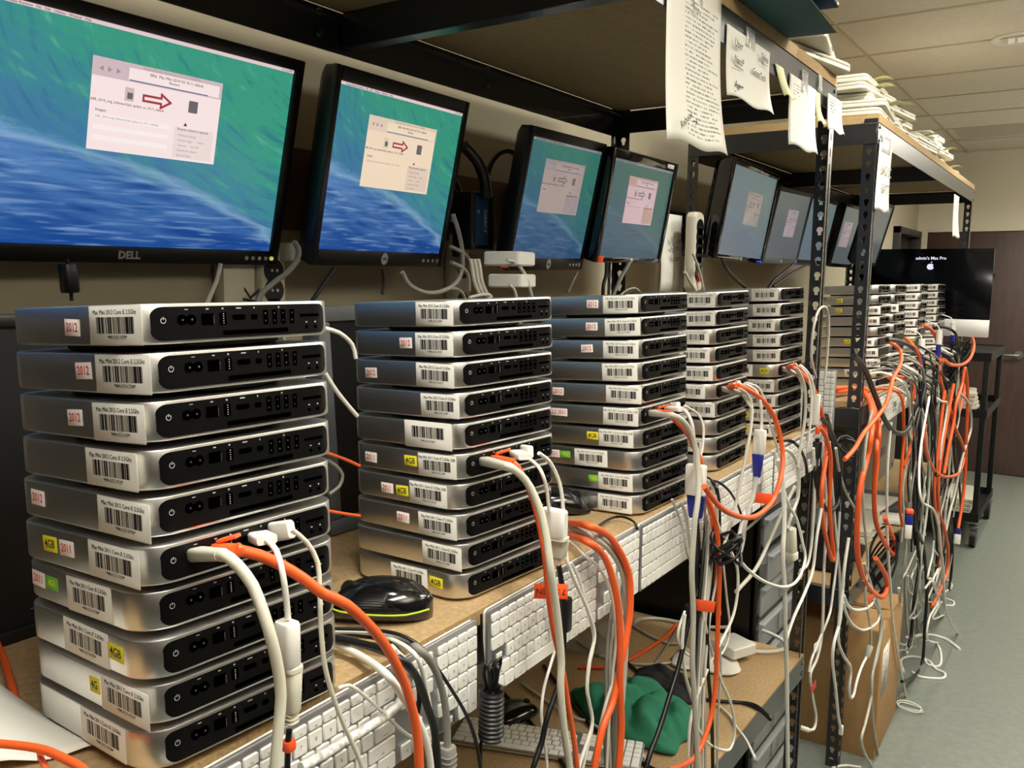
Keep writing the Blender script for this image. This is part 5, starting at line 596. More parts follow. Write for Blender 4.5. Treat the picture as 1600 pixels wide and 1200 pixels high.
('r gray3', 'ltgray', 0.0035, [[-1.18, 1.472, 1.5475], [-1.18, 1.5059, 1.5446], [-1.18, 1.5292, 1.5302], [-1.18, 1.5364, 1.5044]]),
('r gray4', 'ltgray', 0.0043, [[-1.18, 1.4805, 1.6374], [-1.18, 1.5284, 1.6237], [-1.18, 1.5641, 1.5975], [-1.18, 1.5764, 1.5761]]),
('r gray5', 'ltgray', 0.0043, [[-1.18, 1.4829, 1.603], [-1.18, 1.5217, 1.5925], [-1.18, 1.5453, 1.573], [-1.18, 1.548, 1.54]]),
('r blackloop', 'black', 0.0067, [[-1.18, 1.6152, 1.8051], [-1.18, 1.6297, 1.8309], [-1.18, 1.6597, 1.856], [-1.18, 1.6985, 1.8666], [-1.18, 1.7335, 1.8605]]),
('r thick', 'black', 0.0129, [[-1.18, 1.5265, 1.8563], [-1.18, 1.5735, 1.8316], [-1.18, 1.603, 1.7925], [-1.18, 1.611, 1.7503]]),
('r brick1', 'ltgray', 0.0032, [[-0.95, 1.3651, 1.6057], [-0.95, 1.3935, 1.6014], [-0.95, 1.4232, 1.5832], [-0.95, 1.4422, 1.558], [-0.95, 1.4595, 1.5258]]),
('r brick2', 'ltgray', 0.0031, [[-0.95, 1.3725, 1.5581], [-0.95, 1.3902, 1.5494], [-0.95, 1.4019, 1.5268]]),
('r knot0', 'ltgray', 0.0035, [[-0.96, 1.2627, 1.6045], [-0.96, 1.2686, 1.5872], [-0.96, 1.2748, 1.5639], [-0.96, 1.2888, 1.5426], [-0.96, 1.299, 1.533]]),
('r knot1', 'ltgray', 0.0036, [[-0.96, 1.2743, 1.6048], [-0.96, 1.2804, 1.5874], [-0.96, 1.2866, 1.5639], [-0.96, 1.3009, 1.5425], [-0.96, 1.3112, 1.5328]]),
('r knot2', 'ltgray', 0.0036, [[-0.96, 1.2861, 1.6051], [-0.96, 1.2923, 1.5876], [-0.96, 1.2986, 1.5639], [-0.96, 1.3131, 1.5424], [-0.96, 1.3235, 1.5326]]),
('r knotwrap', 'ltgray', 0.003, [[-0.95, 1.2463, 1.5351], [-0.95, 1.2696, 1.5383], [-0.95, 1.2994, 1.5403], [-0.95, 1.3158, 1.5366], [-0.95, 1.2995, 1.5308], [-0.95, 1.2599, 1.5291]]),
('r m4', 'black', 0.0047, [[-1.0, 1.8608, 1.6107], [-1.0, 1.8592, 1.5799], [-1.0, 1.8474, 1.5568], [-1.0, 1.8458, 1.526]]),
('r m4g', 'gray', 0.0048, [[-1.0, 1.9872, 1.6165], [-1.0, 1.9534, 1.5887], [-1.0, 1.9207, 1.5567], [-1.0, 1.8953, 1.5253]]),
('r m4g2', 'ltgray', 0.0023, [[-0.95, 1.836, 1.5318], [-0.95, 1.8752, 1.5452], [-0.95, 1.9162, 1.5497], [-0.95, 1.9452, 1.5401]]),
('r m3', 'gray', 0.0032, [[-1.1, 1.8922, 1.5873], [-1.1, 1.8709, 1.5632], [-1.1, 1.847, 1.5347]]),
('r m5', 'black', 0.0063, [[-1.0, 2.6217, 1.636], [-1.0, 2.6642, 1.6067], [-1.0, 2.7555, 1.5725], [-1.0, 2.851, 1.545]]),
('r m6a', 'black', 0.0048, [[-1.0, 3.3805, 1.6364], [-1.0, 3.2648, 1.6032], [-1.0, 3.1548, 1.574], [-1.0, 3.0865, 1.544]]),
('r m6b', 'black', 0.0049, [[-1.0, 3.5372, 1.6317], [-1.0, 3.3861, 1.6045], [-1.0, 3.2465, 1.572], [-1.0, 3.144, 1.5484]]),
('r ps5a', 'ltgray', 0.0052, [[-1.1, 2.5678, 1.5948], [-1.1, 2.6116, 1.5647], [-1.1, 2.6621, 1.5336]]),
('r ps5b', 'ltgray', 0.0042, [[-1.1, 2.6236, 1.6565], [-1.1, 2.6817, 1.6064], [-1.1, 2.7331, 1.5331]]),
('r white right', 'white', 0.0025, [[-0.7, 0.6579, 1.5153], [-0.7, 0.6799, 1.5094], [-0.7, 0.6995, 1.4954], [-0.7, 0.7054, 1.4789]]),
('r white right2', 'white', 0.0025, [[-0.7, 0.6579, 1.466], [-0.7, 0.6738, 1.4452], [-0.7, 0.6933, 1.4247], [-0.7, 0.7064, 1.412]]),
('r orange mid', 'orange', 0.0019, [[-0.72, 0.6787, 1.3703], [-0.72, 0.7069, 1.358], [-0.72, 0.73, 1.3462]]),
('r orange mid2', 'orange', 0.0019, [[-0.72, 0.6774, 1.3027], [-0.72, 0.7058, 1.2925], [-0.72, 0.7292, 1.2848]]),
('r gray mid', 'gray', 0.0023, [[-0.75, 0.7068, 1.3525], [-0.75, 0.7202, 1.3439], [-0.75, 0.7307, 1.3308], [-0.75, 0.7251, 1.3175], [-0.75, 0.7081, 1.3114]]),
('l orange A', 'orange', 0.0033, [[-0.6854, 0.2828, 1.2131], [-0.6703, 0.2898, 1.2138], [-0.6489, 0.2984, 1.2149], [-0.6302, 0.3033, 1.2158], [-0.6055, 0.3047, 1.217], [-0.5784, 0.3042, 1.2183], [-0.5479, 0.2964, 1.2197]]),
('l orange B', 'orange', 0.0037, [[-0.9334, 0.4069, 1.1837], [-0.8826, 0.3903, 1.186], [-0.838, 0.3743, 1.1881], [-0.7903, 0.3563, 1.1903], [-0.7554, 0.3418, 1.1919]]),
('l orange C', 'orange', 0.0024, [[-0.6549, 0.3114, 1.2047], [-0.6394, 0.3045, 1.2054], [-0.622, 0.2995, 1.2062], [-0.601, 0.2925, 1.2072]]),
('l gray A', 'gray', 0.0035, [[-1.1075, 0.484, 1.1936], [-1.0595, 0.484, 1.1959], [-1.0139, 0.4841, 1.1981]]),
('l black A', 'black', 0.0029, [[-1.0196, 0.444, 1.1977], [-1.0042, 0.4649, 1.1985], [-0.9987, 0.4802, 1.1988]]),
('l black B', 'black', 0.0028, [[-0.9752, 0.4238, 1.1997], [-0.9601, 0.4436, 1.2005], [-0.9525, 0.4592, 1.201]]),
]
# ------------------------------------------------------------------ room
CEIL = 2.624; XW = -1.345; XR = 1.75; YF = 8.0; YN = -2.6
structure(box('floor', ((XW+XR)/2, (YF+YN)/2, -.02), (XR-XW, YF-YN, .04), 'floor_vinyl'))
structure(box('wall_right', (XR+.05, (YF+YN)/2, CEIL/2), (.1, YF-YN, CEIL+.2), 'wall_panel'))
structure(box('wall_near', ((XW+XR)/2, YN-.05, CEIL/2), (XR-XW+.3, .1, CEIL+.2), 'wall_panel'))
# left wall with a doorway near the far corner
DY0, DY1, DZ = 7.02, 7.93, 1.985
bm = bmesh.new()
bm_box(bm, (XW-.05, (YN+DY0)/2, CEIL/2), (.1, DY0-YN, CEIL+.2))
bm_box(bm, (XW-.05, (DY0+DY1)/2, (CEIL+DZ)/2+.05), (.1, DY1-DY0, CEIL-DZ+.1))
bm_box(bm, (XW-.05, (DY1+YF)/2+.05, CEIL/2), (.1, YF-DY1+.1, CEIL+.2))
structure(link('wall_left', finish(bm, 'wall_left', 'wall_cream_shaded')))
# far wall with the brown door
bm = bmesh.new()
bx0, bx1, bz = -1.262, -.40, 1.985
bm_box(bm, ((bx0+bx1)/2, YF+.05, (CEIL+bz)/2+.05), (bx1-bx0, .1, CEIL-bz+.1))
bm_box(bm, ((bx1+XR)/2, YF+.05, CEIL/2), (XR-bx1, .1, CEIL+.2))
bm_box(bm, ((XW+bx0)/2, YF+.05, CEIL/2), (bx0-XW, .1, CEIL+.2))
structure(link('wall_far', finish(bm, 'wall_far', 'wall_cream')))
d = structure(box('door_1', ((bx0+bx1)/2, YF+.03, bz/2), (bx1-bx0-.012, .045, bz-.01), 'door_brown', bev=.003))
box('door_frame', ((bx0+bx1)/2-d.location.x, -.012, bz/2+.004-d.location.z), (bx1-bx0, .018, .018), 'door_brown', d)
tag(d, 'wide dark brown door in the far wall with lever handle', None)
hl = link('lever_handle', None, d, (-.557-d.location.x, 0, .992-d.location.z)); hl.empty_display_size = .03
cyl('rosette', (.03, -.032, 0), .034, .012, 'brushed_steel', hl, 'Y', 20)
cyl('spindle', (.03, -.055, 0), .011, .05, 'brushed_steel', hl, 'Y', 12)
tube('lever', [(.03, -.078, 0), (0, -.08, 0), (-.05, -.08, .0), (-.085, -.076, -.003)], .0095, 'brushed_steel', hl, 10)
# door in the left wall: dark frame, dark leaf with a narrow sign plate
dl = structure(box('door_2', (XW-.055, (DY0+DY1)/2, DZ/2), (.03, DY1-DY0-.09, DZ-.06), 'door_dark', bev=.002))
tag(dl, 'dark door in the side wall beside the far corner', None)
for nm, c, s in (('door_frame', (.045, -(DY1-DY0)/2+.022, 0), (.12, .044, DZ)), ('door_frame', (.045, (DY1-DY0)/2-.022, 0), (.12, .044, DZ)), ('door_frame', (.045, 0, DZ/2-.025), (.12, DY1-DY0, .05))):
    box(nm, c, s, 'door_dark', dl, .002)
box('door_plate', (.018, -.32, .72), (.006, .05, .16), 'plastic_grey', dl, .001)
# ceiling: plenum slab, grid and lay-in tiles; one bay is a return-air grille
ce = structure(box('ceiling', ((XW+XR)/2, (YF+YN)/2, CEIL+.06), (XR-XW+.2, YF-YN+.2, .04), 'ceiling_grid'))
TX, TY = 1.16, .585
gx = [-1.0+TX*k for k in range(-1, 4)]; gy0 = 4.93+.03
gy = [gy0+TY*k for k in range(-13, 7)]
gx = [max(XW, gx[0])]+gx[1:]; gx = [x for x in gx if x < XR]+[XR]
gy = [y for y in gy if YN < y < YF]; gy = [YN]+gy+[YF]
LC = ce.location
bm = bmesh.new()
for x in gx[1:-1]: bm_box(bm, (x-LC.x, 0, CEIL-.001-LC.z), (.014, YF-YN, .012))
for y in gy[1:-1]: bm_box(bm, (0, y-LC.y, CEIL-.0012-LC.z), (XR-XW, .014, .012))
link('ceiling_grid', finish(bm, 'ceiling_grid', 'ceiling_grid'), ce)
_tile = {}
vent_at = None
for i in range(len(gx)-1):
    for j in range(len(gy)-1):
        w, h = gx[i+1]-gx[i]-.010, gy[j+1]-gy[j]-.010
        if w < .05 or h < .05: continue
        if abs((gx[i]+gx[i+1])/2+.42) < .1 and gy[j] < 6.98 < gy[j+1]: vent_at = (gx[i], gx[i+1], gy[j], gy[j+1]); continue
        k = (round(w, 3), round(h, 3))
        if k not in _tile: _tile[k] = box_me('ceiling_tile', (w, h, .014), 'ceiling_tile', .003, seg=1)
        link('ceiling_tile', _tile[k], ce, ((gx[i]+gx[i+1])/2-LC.x, (gy[j]+gy[j+1])/2-LC.y, CEIL+.004-LC.z+random.uniform(-.0008, .0008)))
if vent_at:
    x0, x1, y0, y1 = vent_at
    v = thing('ceiling_vent', 'grey return air grille filling one bay of the ceiling', 'vent', ((x0+x1)/2, (y0+y1)/2, CEIL))
    box('vent_back', (0, 0, .03), (x1-x0-.02, y1-y0-.02, .004), 'grey_metal', v)
    for s in (-1, 1):
        box('vent_frame', (0, s*(y1-y0-.05)/2, .004), (x1-x0-.02, .03, .012), 'ceiling_tile', v); box('vent_frame', (s*(x1-x0-.05)/2, 0, .004), (.03, y1-y0-.02, .012), 'ceiling_tile', v)
    sl = box_me('slat', (x1-x0-.08, .03, .0025), 'ceiling_tile')
    n = 18
    for k in range(n): link('slat', sl, v, (0, -(y1-y0)/2+.045+(y1-y0-.09)*k/(n-1), .006), (math.radians(38), 0, 0))
# recessed can light
cl = thing('ceiling_downlight', 'round recessed downlight with chrome reflector in the ceiling', 'light', (-.40, 4.40, CEIL-.004))
bm = bmesh.new(); n = 32
def ringz(r, z): return [bm.verts.new((r*math.cos(2*PI*k/n), r*math.sin(2*PI*k/n), z)) for k in range(n)]
prof = [(.098, 0), (.098, -.006), (.09, -.01), (.075, -.006), (.06, .0)]
R_ = [ringz(*p) for p in prof]
for a, b in zip(R_, R_[1:]):
    for k in range(n): bm.faces.new((a[k], a[(k+1) % n], b[(k+1) % n], b[k]))
link('trim_ring', finish(bm, 'trim_ring', 'plastic_white'), cl)
bm = bmesh.new(); R_ = [ringz(*p) for p in ((.076, -.006), (.066, .002), (.05, .004), (.03, .0045))]
for a, b in zip(R_, R_[1:]):
    for k in range(n): bm.faces.new((a[k], a[(k+1) % n], b[(k+1) % n], b[k]))
bm.faces.new(R_[-1]); link('reflector', finish(bm, 'reflector', 'lens_chrome'), cl)
for k in range(2): cyl('lamp', (-.018+.036*k, 0, -.004), .012, .03, 'lamp_glow', cl, 'Z', 12)

# ------------------------------------------------------------------ shelving units
PW_ = .037; TH = .0022
def post_me(length):
    """slotted angle: one flange with keyholes, one with short slots; corner at origin, flanges along -x (A) and along +y (B)"""
    def flange(width, holes, keyhole):
        cu = bpy.data.curves.new('flange', 'CURVE'); cu.dimensions = '2D'; cu.fill_mode = 'BOTH'; cu.extrude = TH/2
        def add(pts):
            s = cu.splines.new('POLY'); s.points.add(len(pts)-1); s.use_cyclic_u = True
            for p, q in zip(s.points, pts): p.co = (q[0], q[1], 0, 1)
        add([(0, 0), (width, 0), (width, length), (0, length)])
        z = .025
        while z < length-.03:
            if keyhole:
                r, w, h = .0078, .0042, .0135; pts = []
                a0 = math.asin(w/r)
                for k in range(13):
                    a = -PI/2+a0+(2*PI-2*a0)*k/12; pts.append((width*.5+r*math.cos(a), z+r*math.sin(a)))
                pts += [(width*.5-w, z-h), (width*.5+w, z-h)]
                add(pts)
            else: add([(width*.4, z-.011), (width*.6, z-.011), (width*.6, z+.009), (width*.4, z+.009)])
            z += .0372
        o = bpy.data.objects.new('flange', cu); COL.objects.link(o)
        me = bpy.data.meshes.new_from_object(o.evaluated_get(bpy.context.evaluated_depsgraph_get()))
        bpy.data.objects.remove(o); bpy.data.curves.remove(cu); return me
    A = flange(PW_, 0, True); B = flange(PW_, 0, False)
    # A in the XZ plane facing -y ; B in the YZ plane facing +x
    MA = Matrix(((-1, 0, 0, 0), (0, 0, 1, 0), (0, 1, 0, 0), (0, 0, 0, 1)))
    MB_ = Matrix(((0, 0, 1, 0), (1, 0, 0, 0), (0, 1, 0, 0), (0, 0, 0, 1)))
    me = join_me('post', [(A, MA), (B, MB_)], 'steel_black'); return me
POST_H = 2.052
_post = post_me(POST_H)
def beam_me(length, h=.06, lip=.02):
    """angle beam along +X local: vertical plate with a ledge behind it"""
    bm = bmesh.new(); bm_box(bm, (length/2, 0, 0), (length, .003, h), .0008, 1); bm_box(bm, (length/2, lip/2, h/2-.016), (length, lip, .003)); return finish(bm, 'beam', 'steel_black')
def quad_slab(name, q, t, m_top, m_edge, m_under, parent):
    """board from 4 top corners (counter-clockwise), thickness down"""
    bm = bmesh.new(); a = [bm.verts.new(p) for p in q]; b = [bm.verts.new((p[0], p[1], p[2]-t)) for p in q]
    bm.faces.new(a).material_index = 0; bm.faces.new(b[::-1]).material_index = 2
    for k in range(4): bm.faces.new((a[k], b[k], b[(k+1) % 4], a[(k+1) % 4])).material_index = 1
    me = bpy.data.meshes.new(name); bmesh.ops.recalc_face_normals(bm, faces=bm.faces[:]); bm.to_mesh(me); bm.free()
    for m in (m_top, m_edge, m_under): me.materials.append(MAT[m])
    return link(name, me, parent)
def WZ1(x, y): return 1.187+.048*(x+.68)+.004*(y-1.2)
def WZ2(x, y): return 1.198+.048*(x+.7135)
def shelving(label, y0, y1, xf, xr, wz, wf0, wf1, low):
    u = thing('shelving_unit', label, 'shelving', (xf, y0, 0), group=None)
    O = Vector((xf, y0, 0)); L = y1-y0; D = xf-xr
    # posts: corners
    for (x, y, sx, sy) in ((0, 0, 1, 1), (0, L, 1, -1), (-D, 0, -1, 1), (-D, L, -1, -1)):
        M = T(x, y, 0) @ Matrix.Diagonal((sx, sy, 1, 1)); p = link('post', _post, u, matrix=M)
        link('foot', box_me('foot', (PW_*.9, PW_*.9, .006), 'plastic_black', 0, (-PW_*.5, PW_*.5, .003)), p)
    def bx(p0, p1, h=.06):
        d = Vector(p1)-Vector(p0); l = d.length; ex = d.normalized(); ez = Vector((0, 0, 1)); ey = ez.cross(ex).normalized(); ez = ex.cross(ey)
        M = Matrix((ex, ey, ez)).transposed().to_4x4(); M.translation = Vector(p0); return link('beam', beam_me(l, h), u, matrix=M)
    for z in (2.008, low-.035):
        bx((.002, .0, z), (.002, L, z)); bx((-D, L, z-.004), (-D, 0, z-.004), .072)
        bx((-D, -.002, z), (0, -.002, z)); bx((0, L+.002, z), (-D, L+.002, z))
    zf = wz(xf, y0+L/2)-.05; zr = wz(xr, y0+L/2)-.05
    bx((-.003, 0, zf), (-.003, L, zf)); bx((-D, L, zr), (-D, 0, zr)); bx((-D, -.002, zr), (0, -.002, zf)); bx((0, L+.002, zf), (-D, L+.002, zr))
    # mid cross supports under the top board
    ym = 1.165-y0 if -1 < y0 < 1 else L/2
    bm = bmesh.new(); bm_box(bm, (-D/2, ym+.0, 2.008), (D-.01, .03, .06), .001, 1); link('cross_support', finish(bm, 'cross_support', 'steel_black'), u)
    for z in (2.026, 1.99):
        cyl('rivet', (-D+.012, ym-.075, z), .006, .006, 'steel_bolt', u, 'X', 10); cyl('rivet', (-D+.012, ym+.42, z), .005, .006, 'steel_bolt', u, 'X', 10)
    for z in (2.028, 1.99):
        for y in (.02, L-.02): cyl('rivet', (.004, y, z), .0055, .006, 'steel_bolt', u, 'X', 10)
    for y in (.02, L-.02): cyl('rivet', (.004, y, low-.02), .0055, .006, 'steel_bolt', u, 'X', 10); cyl('rivet', (.004, y, low-.048), .0055, .006, 'steel_bolt', u, 'X', 10)
    e = .004
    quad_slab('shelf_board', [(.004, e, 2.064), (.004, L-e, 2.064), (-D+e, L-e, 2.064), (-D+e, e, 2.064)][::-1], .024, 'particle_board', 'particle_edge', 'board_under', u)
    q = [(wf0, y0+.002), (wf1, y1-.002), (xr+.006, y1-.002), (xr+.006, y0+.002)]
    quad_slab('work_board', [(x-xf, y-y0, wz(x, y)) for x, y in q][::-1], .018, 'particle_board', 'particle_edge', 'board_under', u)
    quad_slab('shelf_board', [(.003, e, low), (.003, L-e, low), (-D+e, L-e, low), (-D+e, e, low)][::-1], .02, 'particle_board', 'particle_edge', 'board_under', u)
    return u
U1 = shelving('near black slotted steel shelving unit carrying five stacks of mini computers', -.06, 2.228, -.58, -1.172, WZ1, -.556, -.585, .594)
U2 = shelving('black slotted steel shelving unit behind the near one carrying the large display', 2.76, 5.02, -.592, -1.185, WZ2, -.592, -.612, .604)
U0 = shelving('added unseen black shelving unit that darkens reflections in the nearest stack', -2.34, -.075, -.58, -1.172, WZ1, -.55, -.556, .594)  # added out of view to shade the wall mirrored in the nearest stack
# board behind the displays that their arms bolt to
rail = thing('mounting_rail', 'dark brown wooden rail along the wall behind the displays', 'rail', (-1.336, 1.0, 1.74))
box('rail_board', (0, 0, 0), (.016, 2.3, .16), 'wood_brown', rail, .002)
for y in (-.3, .32, .45, .95): box('wood_block', (.018, y, .02), (.02, .09, .1), 'wood_brown', rail, .002)
rail2 = thing('mounting_rail', 'dark rail behind the displays of the second shelving unit with two shiny bolts', 'rail', (-1.336, 3.9, 1.74))
box('rail_board', (0, 0, 0), (.016, 2.2, .16), 'plastic_black', rail2, .002)
for z in (.03, -.04): cyl('bolt', (.012, -.86, z), .008, .012, 'steel_bolt', rail2, 'X', 10)
# ------------------------------------------------------------------ mini computers
HB = .0985
def mini_meshes():
    o = rrect(.197, .197, .029, 9); D = {}
    D['body'] = prism_me('body', o, [(.0048, .0012), (.0056, .0004), (.0066, 0), (.0335, 0), (.0344, .0004), (.0348, .0014)], 'aluminium')
    foot = [(.085*math.cos(2*PI*k/40), .085*math.sin(2*PI*k/40)) for k in range(40)]
    D['base_foot'] = prism_me('base_foot', foot, [(0, .002), (.0012, 0), (.005, 0)], 'foot_black')
    # rear panel hugging the rounded back
    def px(y):
        a = abs(y)-(HB-.029)
        return HB if a <= 0 else HB-.029+math.sqrt(max(0, .029**2-a*a))
    bm = bmesh.new(); n = 36; Wp = .0825; z0, z1, rc = .0072, .0322, .0075; cols = []
    for k in range(n+1):
        # denser near the ends
        t = -1+2*k/n; y = Wp*math.sin(t*PI/2)
        e = Wp-abs(y); dz = 0 if e >= rc else rc-math.sqrt(max(0, rc*rc-(rc-e)**2))
        cols.append([bm.verts.new((px(y)+.0006, y, z0+dz)), bm.verts.new((px(y)+.0006, y, (z0+z1)/2)), bm.verts.new((px(y)+.0006, y, z1-dz))]+[bm.verts.new((px(y)-.001, y, z0+dz)), bm.verts.new((px(y)-.001, y, z1-dz))])
    for a, b in zip(cols, cols[1:]):
        bm.faces.new((a[0], b[0], b[1], a[1])); bm.faces.new((a[1], b[1], b[2], a[2]))
        bm.faces.new((a[3], b[3], b[0], a[0])); bm.faces.new((a[2], b[2], b[4], a[4]))
    D['rear_panel'] = finish(bm, 'rear_panel', 'panel_black')
    X = HB+.0006
    def rec(name, w, h, m='port_black', r=.0008, t=.0007, n=3):
        me = prism_me(name, rrect(w, h, min(r, w/2.01, h/2.01), n), [(-.0004, 0), (t-.0002, 0), (t, .0002)], m); me.transform(FACE_PX); return me
    P = []
    # power button: a broken ring with a stroke
    bm = bmesh.new()
    N = 16
    for k in range(N):
        a0, a1 = math.radians(115+310*k/N), math.radians(115+310*(k+1)/N)
        q = [bm.verts.new((r*math.cos(a), r*math.sin(a), .0002)) for r, a in ((.0018, a0), (.0023, a0), (.0023, a1), (.0018, a1))]; bm.faces.new(q)
    q = [bm.verts.new(v) for v in ((-.0003, .0005, .0002), (.0003, .0005, .0002), (.0003, .0027, .0002), (-.0003, .0027, .0002))]; bm.faces.new(q)
    pb = finish(bm, 'power_button', 'icon_grey'); pb.transform(FACE_PX); P.append(('power_button', pb, -.0742, .0222))
    # figure-eight power socket with two pins
    bm = bmesh.new()
    for s in (-1, 1):
        q = [((s*.0040)+.0040*math.cos(2*PI*k/16), .0040*math.sin(2*PI*k/16)) for k in range(16)]
        bm_prism(bm, q, [(-.0004, 0), (.0005, 0)])
    bm_box(bm, (0, 0, 0), (.006, .0052, .001)); me = finish(bm, 'power_socket', 'port_black'); me.transform(FACE_PX); P.append(('power_socket', me, -.0548, .0222))
    P.append(('ethernet_port', rec('ethernet_port', .0108, .0086), -.0367, .0222)); P.append(('firewire_port', rec('firewire_port', .0062, .0096), -.023, .0222))
    P.append(('hdmi_port', rec('hdmi_port', .0124, .0040, r=.0015), -.0081, .0230)); P.append(('display_port', rec('display_port', .006, .0040), .0067, .0228))
    for y in (.0178, .0269, .0357, .0449): P.append(('usb_port', rec('usb_port', .0044, .0118), y, .0222))
    P.append(('card_slot', rec('card_slot', .0205, .0022), .0640, .0226)); P.append(('audio_port', rec('audio_port', .003, .003, r=.0015), .0604, .0125)); P.append(('audio_port', rec('audio_port', .003, .003, r=.0015), .0700, .0125))
    P.append(('air_slot', rec('air_slot', .0634, .0034, r=.0008), .0083, .0112))
    D['ports'] = P
    # bright contacts (one small mesh per port kind) and the printed port icons
    def dots(name, L, m, sz=.0011):
        bm = bmesh.new()
        for y, z, w, h in L: bm_box(bm, (y, z, .0004), (w, h, .0008))
        me = finish(bm, name, m, False); me.transform(FACE_PX); return me
    D['contacts'] = {'power_socket': dots('pin', [(-.0040, 0, .0013, .0013), (.0040, 0, .0013, .0013)], 'port_metal'),
                     'usb_port': dots('contact', [(-.0008, .003, .0007, .0012), (-.0008, -.003, .0007, .0012)], 'port_metal'),
                     'ethernet_port': dots('contact', [(.0049, -.0006, .0004, .0066)], 'port_metal'),
                     'firewire_port': dots('contact', [(.0, y*.0012, .0008, .0006) for y in (-3, -1.5, 0, 1.5, 3)], 'icon_grey')}
    ic = [(-.0548, .0299, .003, .0005), (-.0367, .0299, .0024, .0009), (-.0230, .0300, .0014, .0013), (-.0081, .0300, .0046, .0009), (.0067, .0300, .0009, .0014), (.0315, .0300, .0011, .0015), (.0604, .0167, .0018, .0009), (.0700, .0167, .0014, .0012)]
    bm = bmesh.new()
    for y, z, w, h in ic: bm_box(bm, (y, z, .0001), (w, h, .0003))
    me = finish(bm, 'port_icons', 'icon_grey', False); me.transform(FACE_PX); D['icons'] = me
    # all ports in one mesh, for stacks too far away to tell them apart
    D['far_ports'] = join_me('ports', [(me, T(0, y, z)) for n_, me, y, z in P if n_ != 'power_button'], 'port_black')
    D['far_pins'] = join_me('pin', [(D['contacts']['power_socket'], T(0, -.0548, .0222))], 'port_metal')
    D['X'] = X; return D
MM = mini_meshes()
TXT1 = ['Mac Mini 2012 Core i5 2.5Ghz', 'Mac Mini 2012 Core i5 2.5Ghz', 'Mac Mini 2011 Core i5 2.3Ghz', 'Mac Mini 2011 Core i5 2.3Ghz 2GB', 'Mac Mini 2011 Core i7 2.0Ghz']
TXT2 = ['*MM-CC7-17CC*', '*MM-CC7-12TP*', '*MM-CC7-57TD*', '*MM-CC7-C72N*']
def label_set(w, h, wide):
    k = (w, h, wide)
    bk = slab_me('asset_label', w, h, .0003, .001, 'label_white', .00005, 2); bk.transform(FACE_NY)
    bw, bh = (w*.72, h*.42) if not wide else (w*.68, h*.42)
    def P(u, v): return ((u-.5)*bw, -.00036, (v-.5)*bh+(.0 if not wide else .003))
    bc = sheet_me('barcode', P, 1, 1, 'barcode'); return bk, bc
LAB = label_set(.064, .028, False); LABW = label_set(.080, .0325, True)
STK = {}
def sticker_mesh(kind, w, h):
    if (kind, w) not in STK:
        me = slab_me('sticker', w, h, .0003, .0006, {'2': 'sticker_pink', '4': 'sticker_yellow', 'g': 'sticker_green'}[kind[0]], .00005, 2); me.transform(FACE_NY); STK[(kind, w)] = me
    return STK[(kind, w)]
STACK = {1: 'nearest stack', 2: 'second stack', 3: 'third stack', 4: 'fourth stack', 5: 'fifth stack', 6: 'first far unit stack', 7: 'second far unit stack', 8: 'third far unit stack', 9: 'last far unit stack'}
HUB = 4
